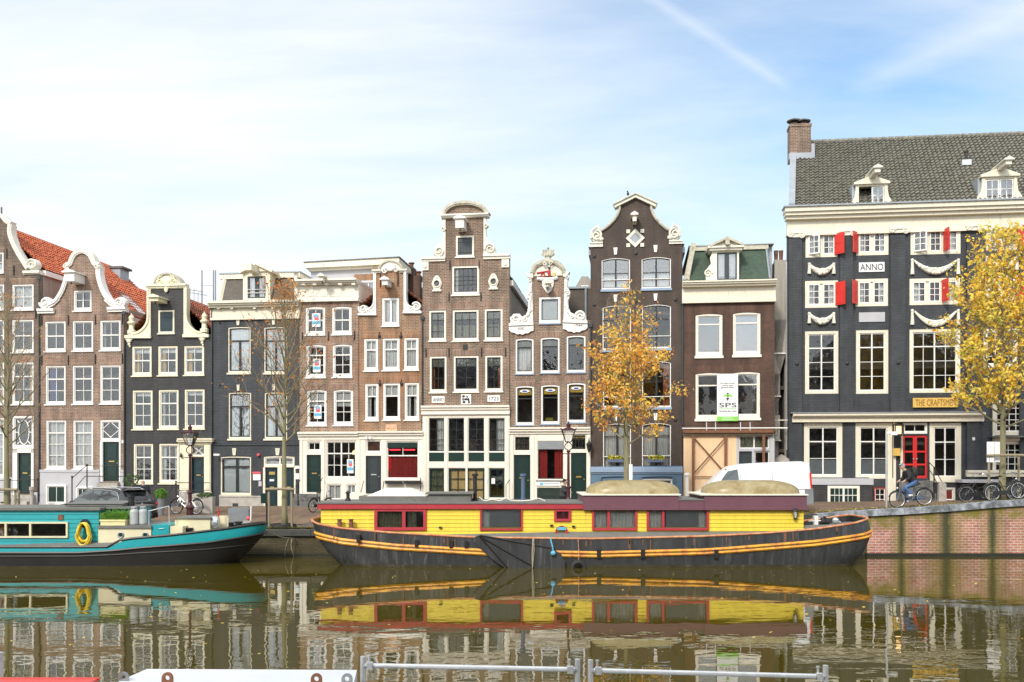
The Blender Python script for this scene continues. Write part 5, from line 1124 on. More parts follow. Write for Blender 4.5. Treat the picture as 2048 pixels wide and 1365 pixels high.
    for y_, xa_, xb_, st_, mt_ in ((817, 1439, 1473, 1.9, 'ban_green'), (835.8, 1446, 1465, 1.6, 'signwhite'), (839, 1444, 1467, 1.6, 'signwhite')):
        m = MB(); x_ = xa_
        while x_ < xb_: h.bx(m, x_, y_, x_+st_*.62, y_+1.3, -.172, -.1685, ref=-.17); x_ += st_
        m.build('small_print', mt_, bn)
    m = MB(); m.prism(h.Q([(1446, 795), (1449, 790), (1452, 789), (1460, 789), (1463, 790), (1465, 795), (1458, 793), (1453, 793)], -.17), -.168, -.161); m.build('banner_logo', 'ban_green', bn)
    m = MB(); m.prism(h.Q([(1452, 796), (1458.5, 796), (1455.3, 802.5)], -.17), -.172, -.167)
    for y in (786, 790, 793): h.bx(m, 1453.5, y, 1457.5, y+(2.4 if y == 786 else 1.2), -.173, -.169, ref=-.17)
    m.prism(h.Q([(1439, 821.3), (1440.5, 821), (1441.6, 823.8), (1440, 824.2)], -.17), -.172, -.167); m.build('banner_logo', 'ink', bn)
    # boarded ground floor
    h.part('plywood_board', 'ply', 1367, 871, 1473, 1010, -.02, .04)
    h.part('brick_infill', 'brick_red', 1549.5, 864, 1549.9, 1010, 0, .3)
    m = MB(); h.bx(m, 1366, 858, 1548, 866, -.35, .3); rr = m.build('timber_beam', 'rust', h.E); m = MB(); h.bx(m, 1366, 866.2, 1548, 871, -.2, .3); m.build('lower_beam', 'wood', h.E)
    m = MB(); h.bx(m, 1364, 855.5, 1575, 857.5, -.4, -.33); m.build('white_batten', 'white', h.E)
    m = MB()
    for x in (1413, 1431, 1481, 1500): a = h.P(x, 845, -.3); b = h.P(x, 862, -.3); m.tube([(a[0], -.3, a[1]), (b[0], -.38, b[1])], .025, 5)
    m.build('steel_rods', 'galv', h.E)
    m = MB()
    for x in (1384, 1449, 1525): h.bx(m, x, 871, x+5, 1010, -.25, -.1)
    l, r_ = h.P(1390, 878, -.15), h.P(1449, 878, -.15); l2, r2 = h.P(1390, 945, -.15), h.P(1449, 945, -.15)
    m.tube([(l[0], -.15, l[1]), (r2[0], -.15, r2[1])], .035, 5); m.tube([(r_[0], -.19, r_[1]), (l2[0], -.19, l2[1])], .035, 5); a = h.P(1390, 954, -.15); b = h.P(1449, 954, -.15); m.tube([(a[0], -.15, a[1]), (b[0], -.15, b[1])], .03, 5)
    m.build('steel_props', 'rust', h.E)
    h.win(1477, 870, 1540, 900, vb=(.5,), vrail=0, hb=(), fc='plinth', fr=.05, sill=False, curt=('full', 'cur_olive', 1)); h.door(1478, 903, 1504, 1000, 'dgrey', panels=2, brass=False); h.win(1508, 902, 1540, 945, vb=(), hb=(), fc='plinth', fr=.03, sill=False)
    h.wall([(1473, 867), (1549, 867)], 'plinth', v0=.0, v1=.3, name='door_frame_wall')
    m = MB(); a = h.P(1374, 945, -.5); z = .2; m.lathe([(.14, 0), (.14, .2), (.1, .25), (.1, 1.9), (.16, 1.95), (.13, 2.1)], (a[0], -.55, z), 12); m.build('white_post', 'white', h.E)
house_10()

def house_11():
    h = House('narrow grey plastered house squeezed beside the big slate coloured building', 'house', 1549, 1581, D0=54.6)
    h.win(1548.5, 640, 1572, 706, vb=(), hb=(), fr=.05, fc='white', sc='wood', curt=('low', 'rust', .4)); h.win(1546, 748, 1560, 792, vb=(.5,), hb=(.5,), fc='ivory'); h.win(1551, 830, 1560, 880, vb=(), hb=(), fc='mould')
    h.wall([(1549, 520), (1576, 520)], 'plaster'); h.body(522, 9)
    m = MB()
    for x in (1552, 1562): a = h.P(x, 520, .3); m.lathe([(.1, 0), (.12, .5), (.14, .55)], (a[0], .3, a[1]-.05), 8)
    m.build('chimney_pot', 'rust', h.E)
    m = MB(); a = h.P(1573, 525, -.1); b = h.P(1573, 900, -.1); m.tube([(a[0], -.1, a[1]), (b[0], -.1, b[1])], .05, 6); m.build('downpipe', 'galv', h.E)
    m = MB()
    for y in (841, 857): a = h.P(1549, y, -.5); b = h.P(1575, y, -.5); m.tube([(a[0], -.5, a[1]), (b[0], -.5, b[1])], .03, 5)
    m.build('scaffold_rail', 'ivory', h.E)
    a, b, z0, z1 = h.rect(1549, 909, 1578, 934, -.4); m = MB(); m.prism([(a, z0), (b, z0), (b, z0+.6*(z1-z0)), ((a+b)/2, z1), (a, z0+.6*(z1-z0))], -.5, 0); m.build('door_canopy', 'stone', h.E)
house_11()

def swag(h, x0, x1, y0, y1, plain=False):
    m = MB(); P = []; n = 14
    for k in range(n+1):
        t = k/n; P.append(h.P(x0+(x1-x0)*(.06+.88*t), y0+2+(y1-y0)*.72*(1-(2*t-1)**2), -.05))
    if plain:
        for o in range(3): m.tube([(p[0], -.07, p[1]-.10*o*math.sin(math.pi*i/n)) for i, p in enumerate(P)], [.05+.04*math.sin(math.pi*i/n) for i in range(n+1)], 7)
    else:
        m.tube([(p[0], -.05, p[1]) for p in P], [.06+.13*math.sin(math.pi*i/n) for i in range(n+1)], 8); rnd = random.Random(int(x0))
        for i, p in enumerate(P):
            for q in range(3): r = .04+.05*math.sin(math.pi*i/n); m.ball((p[0]+rnd.uniform(-.05, .05), -.10-.08*math.sin(math.pi*i/n), p[1]+rnd.uniform(-1, 1)*.12*math.sin(math.pi*i/n)), r, 7, 5)
    for x in (x0+1.5, x1-1.5): a = h.P(x, y0+2, -.05); b = h.P(x, y1, -.05); m.tube([(a[0], -.06, a[1]+.03), (a[0], -.08, (a[1]+b[1])/2), (b[0], -.06, b[1])], [.07, .08, .11], 7); m.ball((a[0], -.07, a[1]+.03), .09, 8, 6)
    return m.build('garland', 'cream2', h.E)
def house_12():
    h = House('big slate coloured building with grey tiled roof, red shutters and stone garlands', 'building', 1575, 2240, D0=54.4, name='inn_building', group=None)
    # casement rows with red shutters
    def case(x0, y0, x1, y1, n, openleft=False, sh=None, shw=10):
        w = h.win(x0, y0, x1, y1, vb=tuple((k/n) for k in range(1, n)), vrail=None, hb=(), fc='cream', sc='cream', fr=.16, sash=.01, bar=.16, bot=1, deep=.03, curt=('sides', 'curtain', .2), sill=False, arch=0)
        a, b, z0, z1 = h.rect(x0, y0, x1, y1); il, ir, lo, hi = a+.16, b-.16, z0+.16, z1-.16; W = (ir-il)/n
        for k in range(n):
            l = il+W*k+(.0 if k == 0 else .08); r = il+W*(k+1)-(.0 if k == n-1 else .08); ang = R(-26) if (openleft and k == 0) else 0
            m = MB(); ww = r-l; hh = hi-lo
            m.prism([(0, 0), (ww, 0), (ww, hh), (0, hh)], -.03, .02, [[(.07, .07), (ww-.07, .07), (ww-.07, hh-.07), (.07, hh-.07)]])
            m.box(ww/2-.018, ww/2+.018, -.012, .012, .07, hh-.07)
            for q in (1, 2): m.box(.07, ww-.07, -.012, .012, .07+(hh-.14)*q/3-.018, .07+(hh-.14)*q/3+.018)
            Mx = Matrix.Translation((l, .03 if ang == 0 else -.02, lo)) @ Matrix.Rotation(ang, 4, 'Z'); m.v = [tuple(Mx @ Vector(v)) for v in m.v]; c = m.build('casement', 'white', w)
            if ang:
                g = MB(); g.box(.07, ww-.07, -.003, .003, .07, hh-.07); g.v = [tuple(Mx @ Vector(v)) for v in g.v]; g.build('casement_pane', 'glass', w)
        if sh:
            xa, side = sh; p = h.P(xa, (y0+y1)/2)[0]; w_ = .62; m = MB(); m.box(0, w_, -.025, .025, 0, hi-lo+.1); m.box(.06, w_-.06, -.04, -.024, .08, (hi-lo)*.45); m.box(.06, w_-.06, -.04, -.024, (hi-lo)*.55, hi-lo); Mx = Matrix.Translation((p, -.03, lo-.05)) @ Matrix.Rotation(R(side), 4, 'Z'); m.v = [tuple(Mx @ Vector(v)) for v in m.v]; m.build('shutter', 'redpaint', h.E)
    case(1611, 465, 1675, 515, 2, True, (1669, -48)); case(1712, 461, 1777, 511, 2, False, (1716, -126)); case(1821, 456, 1921, 509, 3, True, (1887, -82)); case(1972, 451, 2036, 501, 2, True, (2034, -45)); case(2080, 447, 2144, 498, 2)
    case(1610, 562, 1676, 616, 2, False, (1671, -48)); case(1711, 558, 1776, 613, 2, False, (1715, -126)); case(1819, 557, 1920, 610, 3, False, (1884, -78)); case(1970, 552, 2036, 606, 2, False, (2030, -50)); case(2080, 549, 2144, 603, 2)
    for x0, x1, y0, y1, vb in ((1610, 1677, 662, 788, (.5,)), (1712, 1777, 660, 788, (.5,)), (1819, 1921, 658, 786, (.25, .5, .75)), (1967, 2036, 657, 735, (.33, .66)), (2080, 2146, 656, 780, (.5,))):
        h.win(x0, y0, x1, y1, vb=vb, vrail=(0 if len(vb) == 1 else (1 if len(vb) == 3 else None)), hb=(.25, .5, .75), rail=0, fc='cream', sc='white', fr=.17, sash=.06, bot=1, bar=.03, glass='glass', sill=False)
    for x0, x1, y0, y1, bt in ((1608, 1685, 846, 958, .5), (1711, 1785, 846, 958, .5), (1859, 1923, 846, 961, .5)):
        h.win(x0, y0, x1, y1, vb=(.5,), vrail=0, hb=(.3, .65), rail=0, fc='cream', sc='white', fr=.24, sash=.06, bot=.8, bar=.03, glass='glass', sill=False, topv=None, curt=('bottom', 'zinc', .33) if x0 < 1800 else ('left', 'flowers', .0))
    h.win(1806, 846, 1855, 868, vb=(.5,), hb=(), fc='white', fr=.07, sill=False, v=.0)
    # red double door with panes
    a, b, z0, z1 = h.rect(1806, 871, 1855, 957); h.holes.append([(a, z0), (b, z0), (b, z1), (a, z1)]); mid = (a+b)/2
    for l, r in ((a+.01, mid-.005), (mid+.005, b-.01)):
        m = MB(); ho = []; H = z1-z0
        for q0, q1 in ((.06, .30), (.34, .60), (.64, .95)): ho.append([(l+.1, z0+H*q0), (r-.1, z0+H*q0), (r-.1, z0+H*q1), (l+.1, z0+H*q1)])
        m.prism([(l, z0+.005), (r, z0+.005), (r, z1-.005), (l, z1-.005)], .06, .12, ho); d = m.build('door', 'reddoor', h.E)
        g = MB(); g.box(l+.09, r-.09, .085, .09, z0+.1, z1-.1); g.build('pane', 'glass', d); k = MB(); k.ball((mid+(.09 if l > mid-.1 else -.09), .02, z0+H*.45), .04, 7, 5); k.build('handle', 'galv', d)
    # ornamental right bay, basement windows
    for x0, x1, y0, y1, hb in ((1966, 2052, 800, 871, (.2, .4, .6, .8)), (1964, 2050, 882, 950, (.25, .5, .75)), (2080, 2146, 820, 940, (.25, .5, .75))):
        h.win(x0+22 if y0 < 900 and x0 < 2000 else x0, y0, x1, y1, vb=(.25, .5, .75), hb=hb, fc='cream', fr=.14, bar=.035, sill=False)
    h.win(1655, 972, 1719, 1011, vb=(.25, .5, .75), vrail=1, hb=(.5,), fc='ivory', sc='black', fr=.14, sill=False, bot=1, glass='glass'); h.win(1748, 975, 1773, 1012, vb=(.5,), hb=(.4, .7), fc='reddoor', fr=.06, sill=False)
    h.win(1888, 975, 1911, 1006, vb=(), hb=(), fc='ivory', fr=.1, sill=False, curt=('blind', 'reddoor', 1))
    h.wall([(1575, 461), (2240, 445)], 'brick_slate')
    m = MB()
    for x0, x1 in ((1578, 1604), (1680, 1706), (1781, 1811), (1934, 1960), (2040, 2066)):
        h.bx(m, x0, 470, x1, 1006 if x0 < 1590 or x0 > 1930 else 842, -.14, -.003)
    m.build('pilasters', 'brick_slate', h.E)
    for x0, x1, y in ((1578, 1604, 465), (1680, 1706, 461), (1781, 1811, 456), (1934, 1960, 451), (2040, 2066, 447)):
        m = MB(); h.bx(m, x0-2, y-3, x1+2, y+2, -.24, -.0); h.bx(m, x0, y+2, x1, y+10, -.18, -.142)
        for x, sg in ((x0+2, 1), (x1-2, -1)): c = h.P(x, y+7); m.scroll(c[0], c[1], .17, -.2, sg, 1.7, .24); m.lathe([(.13, -.2), (.13, -.02)], (c[0], 0, c[1]), 12, 'y')
        m.build('capital', 'cream2', h.E)
    # main cornice follows the facade
    a, b = 0, h.W; z = lambda y: h.P(1580, y)[1]
    zz = h.P(1575, 421)[1]
    m = MB()
    for z0, z1, pr in ((zz-.22, zz+.02, .62), (zz-.40, zz-.22, .5), (zz-.58, zz-.40, .34), (zz-1.20, zz-.58, .05), (zz-1.30, zz-1.20, .12), (zz-1.45, zz-1.30, .17)): m.box(-pr*.35, b, -pr, .3-.003*pr, z0, z1)
    m.build('cornice', 'cream', h.E)
    m = MB(); m.box(-.3, b, -.72, -.55, zz+.02, zz+.09); m.box(-.3, b, -.55, .2, zz+.02, zz+.04); m.build('gutter', 'lead', h.E)
    for q in ((1617, 1669, 528, 548), (1823, 1918, 520, 549), (1972, 2035, 515, 540)): swag(h, *q)
    for q in ((1617, 1669, 627, 647), (1823, 1918, 621, 650)): swag(h, *q, plain=q[0] > 1800)
    p = h.part('date_stone', 'signwhite', 1718, 525, 1769, 544, -.05, 0.); h.text('ANNO', 1720.5, 528, 1766.5, 541, -.055, parent=p)
    p = h.part('date_stone', 'plinth', 1718, 625, 1770, 644, -.05, 0.)
    p = h.part('sign_board', 'gold', 1826, 796, 1916, 815, -.16, -.1); h.text('THE CRAFTSMEN', 1831, 799, 1912, 812, -.167, 'goldink', parent=p)
    for x, y in ((1593, 729), (1693, 728), (1795, 727)): c = h.P(x, y); MB().ball((c[0], -.15, c[1]), (.1, .05, .1), 8, 5).build('anchor_rosette', 'iron', h.E)
    # shop cornice
    sc = h.moulding('shop_cornice', 'cream', 1583, 1965, [(826, 831, .5), (831, 834, .4), (834, 844, .26)], 0); m = MB(); a_, b_, q0, q1 = h.rect(1582, 823, 1966, 826, -.5); m.prism([(a_, q0), (b_, q0), (b_, q0+.04), (a_, q0+.04)], -.55, .1); m.build('lead_capping', 'lead', sc)
    m = MB()
    for q in ((1787, 845, 1792, 1004), (1801, 868, 1806, 960), (1856, 961, 1923, 965)): h.bx(m, *q, -.08, .0)
    h.bx(m, 1774, 957, 1792, 1006, -.1, 0.); m.build('door_surround', 'cream', h.E)
    h.part('board', 'iron', 1788, 866, 1802, 905, -.18, -.1); h.part('wooden_notice', 'gold', 1787, 897, 1801, 912, -.3, -.1)
    m = MB(); c0, c1, q0, q1 = h.rect(1788, 849, 1806, 872, -.8); m.box(c0, c1, -1., -.6, q1-.06, q1); m.box(c0, c1, -1., -.6, q0, q0+.06)
    for x in (c0, c1-.05): m.box(x, x+.05, -1., -.95, q0, q1); m.box(x, x+.05, -.65, -.6, q0, q1)
    m.tube([((c0+c1)/2, -.1, q1+.1), ((c0+c1)/2, -.8, q1)], .03, 5); l = m.build('hanging_lantern', 'iron', h.E); MB().box(c0+.12, c1-.12, -.9, -.7, q0+.1, q1-.1).build('lamp_glow', 'warm', l)
    # ledge, cellar area, stoop
    m = MB(); h.bx(m, 1613, 957, 1747, 970, -.9, -.02, ref=-.9); m.build('stone_ledge', 'plinth', h.E); h.railing([[(1613, 956, -.9), (1738, 956, -.9)]], posts=(), knob=False)
    m = MB(); h.bx(m, 1613, 970.5, 1745, 1014, -.85, -.2, ref=-.85); o = m.build('cellar_front', 'brick_black', h.E)
    v = -.86; a_, b_, q0, q1 = h.rect(1655, 972, 1719, 1010, v); fr = MB(); fr.prism([(a_, q0), (b_, q0), (b_, q1), (a_, q1)], v-.05, v, [[(a_+.14, q0+.14), (b_-.14, q0+.14), (b_-.14, q1-.14), (a_+.14, q1-.14)]]); fw = fr.build('cellar_window_frame', 'ivory', h.E)
    m = MB(); m.box(a_+.14, b_-.14, v-.02, v-.005, q0+.14, q1-.14); m.build('pane', 'dgreen', fw); m = MB()
    for k in range(1, 6): x = a_+.14+(b_-a_-.28)*k/6; m.box(x-.012-(.04 if k == 3 else 0), x+.012+(.04 if k == 3 else 0), v-.04, v-.021, q0+.14, q1-.14)
    m.box(a_+.14, b_-.14, v-.04, v-.021, (q0+q1)/2-.02, (q0+q1)/2+.02); m.build('bars', 'white', fw)
    h.moulding('ledge_band', 'cream', 1931, 2240, [(941, 946, .35), (946, 954, .25)], 0); h.part('door_hood', 'stone_dk', 1984, 872, 2060, 875, -.5, -.0)
    m = MB()
    for q in ((1986, 796, 1990, 950), (2050, 796, 2057, 950), (1986, 875, 2057, 882)): h.bx(m, *q, -.12, .0)
    m.build('bay_surround', 'cream', h.E)
    h.part('stone_slab', 'plinth', 1925, 960, 2010, 966, -1.2, -.02, ref=-1.2)
    st = h.steps(1795, 1862, 962, 5, 'stone_dk', .28); m = MB(); a = h.P(1884, 965, -1.7); m.prism([(a[0]-.2, .2), (a[0]+.2, .2), (a[0]+.17, a[1]-.1), (a[0], a[1]+.05), (a[0]-.17, a[1]-.1)], -1.85, -1.55); m.build('stoop_stone', 'stone', h.E)
    h.railing([[(1858, 925, -.3), (1868, 935, -.9), (1884, 965, -1.6)], [(1858, 940, -.3), (1866, 950, -.9), (1880, 980, -1.6)], [(1800, 920, -.3), (1797, 960, -1.6)]], posts=[(1858, 925, -.3), (1868, 934, -.9), (1797, 958, -1.5)], knob=False)
    h.part('house_number', 'signwhite', 1945, 875, 1950, 881, -.16, -.14)
    # roof
    m = MB(); zt_ = h.P(1600, 430)[1]; xb = h.P(1600, 600, 11.)[0]; m.add([(.02, .352, 0), (.3, .352, 0), (xb+.3, 11, 0), (xb, 11, 0), (.02, .352, zt_), (.3, .352, zt_), (xb+.3, 11, zt_), (xb, 11, zt_)], [(0, 1, 2, 3), (7, 6, 5, 4), (0, 4, 5, 1), (1, 5, 6, 2), (2, 6, 7, 3), (3, 7, 4, 0)]); m.box(xb, h.W, 11.001, 11.2, 0, zt_); m.build('side_wall', 'brick_slate', h.E)
    i = MB(); i.box(.9, h.W-.2, 1.9, 2., 0, zt_); [i.box(.6, h.W-.2, .36, 1.89, zq_-.1, zq_+.1) for zq_ in (3.9, 8.1, 10.8)]; i.build('interior', 'interior', h.E)
    ze = zz+.06; v1 = 4.8; A = (h.P(1588, 418, -.2)[0], -.3, ze); P2 = h.P(1592, 287, v1); Dd = (P2[0], v1, P2[1]); B = (h.W, -.3, ze); Cc = (h.W, v1, P2[1])
    m = MB(); tiles(m, A, B, Cc, Dd, int((h.W-A[0])/.255), 24, .085, .095, 5); m.build('roof', 'tile_grey', h.E, recalc=False)
    m = MB(); m.add([A, B, Cc, Dd, (xb+.2, 10.9, ze), (h.W, 10.9, ze)], [(3, 2, 5, 4), (0, 3, 4), (1, 5, 2)]); m.v = [(x, y, z-.06) for x, y, z in m.v]; m.build('rear_roof', 'tile_dk', h.E, recalc=False)
    m = MB()
    for k in range(int((h.W-P2[0])/.38)): m.lathe([(.13, 0), (.16, .03), (.13, .37)], (P2[0]+.38*k, v1, P2[1]+.03), 8, ax='x')
    m.build('ridge_tiles', 'tile_grey', h.E)
    m = MB(); q = [(A[0]-.32, -.32, ze), (A[0]+.02, -.32, ze), (Dd[0]+.02, v1, P2[1]), (Dd[0]-.34, v1, P2[1])]; m.add([Vector(p)+Vector((0, -.1, .2)) for p in q]+[Vector(p)-Vector((0, 0, .3)) for p in q], [(0, 1, 2, 3), (7, 6, 5, 4), (0, 4, 5, 1), (1, 5, 6, 2), (2, 6, 7, 3), (3, 7, 4, 0)]); m.build('verge_flashing', 'lead', h.E)
    v = 3.6; a_, b_, q0, q1 = h.rect(1580, 248, 1622, 320, v); m = MB(); m.box(a_, b_, v, v+.9, q0, q1); m.box(a_-.04, b_+.04, v-.04, v+.94, q1-.16, q1); ch = m.build('chimney', 'brick_mid', h.E)
    m = MB()
    for x in (1591, 1609): c = h.P(x, 246, v); m.lathe([(.2, 0), (.2, .22)], (c[0], v+.45, q1), 12)
    m.build('chimney_pot', 'brick_mid', ch); m = MB()
    for x, zo in ((1591, .38), (1609, .34)):
        c = h.P(x, 246, v); m.lathe([(.10, .2), (.10, zo-.06), (.42, zo-.1), (.44, zo-.04), (.2, zo+.06), (.02, zo+.09)], (c[0], v+.45, q1), 14)
    m.build('chimney_cowl', 'stone_dk', ch); m = MB(); m.box(a_-.1, b_+.14, v-.35, v-.02, q0-.05, q0+.3); m.box(b_+.01, b_+.2, v-.1, v+1, q0+.0, q0+.9); m.build('chimney_flashing', 'lead', ch)
    # dormers
    def dormer(x0, x1, yb, yt, ya, xop=None):
        v = -.22; a, b, z0, z1 = h.rect(x0, yt, x1, yb, v); cx = (a+b)/2; W = b-a; m = MB()
        i0, i1, w0, w1 = a+.02+W*.0, b-.02, z0+.08, z1-.1
        L = [(a-.42, z0), (a-.38, z0+.22), (a-.2, z0+.5), (a-.14, z0+.9), (a-.14, z1)]; Rr = [(2*cx-x, z) for x, z in reversed(L)]
        m.prism(L+Rr, v, v+.16, [[(i0, w0), (i1, w0), (i1, w1), (i0, w1)]]); m.box(a-.25, b+.25, v-.12, v+2., z1, z1+.1); m.prism([(a-.28, z1+.1), (b+.28, z1+.1), (cx, z1+.1+W*.27)], v-.1, v+3.4)
        m.box(a-.1, a+.01, v+.16, v+2., z0, z1-.01); m.box(b-.01, b+.1, v+.16, v+2., z0, z1-.01); d = m.build('dormer', 'cream', h.E)
        k = MB(); k.box(cx-.13, cx+.16, v-1.2, v+.4, z1+.30, z1+.52); k.prism([(cx-.24, z1+.52), (cx+.27, z1+.52), (cx+.27, z1+.58), (cx+.02, z1+.72), (cx-.24, z1+.58)], v-1.3, v+.5); k.build('hoist_beam', 'cream2', d)
        g = MB()
        halves = [(cx, i1)] if xop else [(i0, cx), (cx, i1)]
        for l, r in halves:
            g.prism([(l+.01, w0), (r-.01, w0), (r-.01, w1), (l+.01, w1)], v+.05, v+.11, [[(l+.09, w0+.08), (r-.08, w0+.08), (r-.08, w1-.08), (l+.09, w1-.08)]]); g.box((l+r)/2-.02, (l+r)/2+.02, v+.06, v+.1, w0+.08, w1-.08); g.box(l+.05, r-.05, v+.06, v+.1, (w0+w1)/2-.02, (w0+w1)/2+.02)
        g.build('frame', 'white', d)
        p = MB(); p.box(halves[0][0], i1, v+.08, v+.085, w0, w1); p.build('pane', 'glass_hi', d)
        s_ = MB(); s_.box(i0, i1, v+1.6, v+1.65, z0, z1); s_.build('interior', 'interior', d); s_ = MB(); s_.box(a-.3, a-.1, v+.2, v+1.6, z0+.1, z1+.05); s_.build('cheek_flashing', 'lead', d)
    dormer(1717, 1770, 412, 369, 350, True); dormer(1970, 2029, 401, 354, 340)
    m = MB(); c = h.P(1930, 322, 2.6); m.lathe([(.08, -.3), (.08, .3), (.12, .32), (.12, .36)], (c[0], 2.4, c[1]+.1), 8); o = m.build('roof_vent', 'iron', h.E); m = MB(); m.box(c[0]-.28, c[0]+.22, 2.2, 2.5, c[1]-.35, c[1]-.05); m.build('vent_flashing', 'galv', o)
house_12()
# ------------------------------------------------------------------ ground, quay, water
QY = 41.2
def zq(X):      # height of the quay edge
    pts = [(-200, 1.13), (-5, 1.13), (12.66, 1.78), (15.1, 1.97), (16.8, 2.05), (18.8, 2.18), (20.8, 2.35), (22.2, 2.44), (30, 2.9), (60, 3.4)]
    for (a, za), (b, zb) in zip(pts, pts[1:]):
        if X <= b: return za+(zb-za)*max(0, (X-a))/(b-a)
    return pts[-1][1]
def facY(X): return 52.8-.1244*X
def zg(X, Y):
    zf = 1.42+.012*(X+25) if X > -25 else 1.42
    Yf = facY(X); t = (Y-QY)/(Yf-QY); t = max(0, min(1, t)); t2 = t if X > 12 else t*t*(3-2*t)
    return zq(X)*(1-t2)+zf*t2
def build_ground():
    xs = [-400, -120, -60]+[-40+1.0*i for i in range(91)]+[70, 120, 400]; ys = [QY+.45, 42.2, 43, 44, 45, 46.2, 47.5, 49, 50.5, 52, 54, 56, 60, 75, 120, 400]
    m = MB(); V = [(x, y, zg(x, y)) for y in ys for x in xs]; n = len(xs)
    m.add(V, [(j*n+i, j*n+i+1, (j+1)*n+i+1, (j+1)*n+i) for j in range(len(ys)-1) for i in range(n-1)])
    mt = brick('street_clinker_paving', (.20, .115, .07), (.14, .085, .055), (.10, .09, .07), bw=.22, bh=.11, msize=.012, stain=(.24, .17, .10), stain_amt=.6)
    # the paving pattern lies flat: swap to x / y
    nt = mt.node_tree; c = [q for q in nt.nodes if q.type == 'COMBXYZ'][0]; s = [q for q in nt.nodes if q.type == 'SEPXYZ'][0]
    for l in list(c.inputs[0].links)+list(c.inputs[1].links): nt.links.remove(l)
    nt.links.new(s.outputs[0], c.inputs[0]); nt.links.new(s.outputs[1], c.inputs[1])
    struct(m.build('street', mt, recalc=False))
    # bed of the canal, far and near banks
    m = MB(); m.add([(-400, -300, -2.5), (400, -300, -2.5), (400, QY+.5, -2.5), (-400, QY+.5, -2.5)], [(0, 1, 2, 3)]); struct(m.build('canal_bed', paint('canal_mud', (.05, .045, .02), .9)))
    m = MB()
    for a, b in ((-60, 16.0),):
        N = 40
        for i in range(N):
            x0, x1 = a+(b-a)*i/N, a+(b-a)*(i+1)/N; m.box(x0, x1, 43.6, 43.75, zg(x0, 43.7)-.1, zg(x0, 43.7)+.05)
    struct(m.build('kerb', 'stone_dk'))
    # coping stones
    def coping(x0, x1, mt, name):
        m = MB(); x = x0
        while x < x1:
            e = min(x+1.9, x1); g = .012; za, zb_ = zq(x), zq(e); th = .26
            vs = [(x+g, QY-.12, za-th), (e-g, QY-.12, zb_-th), (e-g, QY+.5, zb_-th), (x+g, QY+.5, za-th), (x+g, QY-.12, za), (e-g, QY-.12, zb_), (e-g, QY+.5, zb_), (x+g, QY+.5, za)]
            m.add(vs, [(0, 1, 2, 3), (7, 6, 5, 4), (0, 4, 5, 1), (1, 5, 6, 2), (2, 6, 7, 3), (3, 7, 4, 0)]); x = e
        return struct(m.build(name, mt))
    cop = paint('patchy_painted_coping', (.13, .14, .15), .6, .2, 2.2, .2, dirt=(.40, .43, .50), dirt_amt=.52)
    coping(-60, 13.2, paint('dark_wet_coping', (.055, .058, .052), .5, .3, 3, .2, dirt=(.10, .11, .07), dirt_amt=.4), 'quay_coping'); coping(13.2, 60, cop, 'quay_coping')
    # walls
    def qwall(x0, x1, mt, y, zlo, name):
        N = 40; m = MB(); vs = []
        for i in range(N+1):
            X = x0+(x1-x0)*i/N; zt = zq(X)-.262
            vs += [(X, y, zlo), (X, y, zt), (X, y+.5, zt), (X, y+.5, zlo)]
        fs = []
        for i in range(N):
            a = i*4; b = a+4; fs += [(a, b, b+1, a+1), (a+1, b+1, b+2, a+2)]
        m.add(vs, fs); return m.build(name, mt)
    tag(qwall(-60, 15.4, 'brick_quay_old', QY, -2.4, 'quay_wall'), 'dark mossy brick quay wall behind the two boats', 'wall')
    w = qwall(15.4, 60, quay_mat(), QY, -2.4, 'quay_wall'); tag(w, 'pink brick quay wall with green mossy streaks right of the yellow houseboat', 'wall')
    m = MB(); m.box(15.3, 60, QY-.22, QY-.003, -.5, .12); m.build('waterline_beam', 'wood_dk', w)
    m = MB(); m.box(-60, 15.2, QY-.18, QY-.003, -.5, .10); b = m.build('quay_beam', 'wood_dk'); tag(b, 'dark timber beam along the waterline of the old quay wall', 'beam')
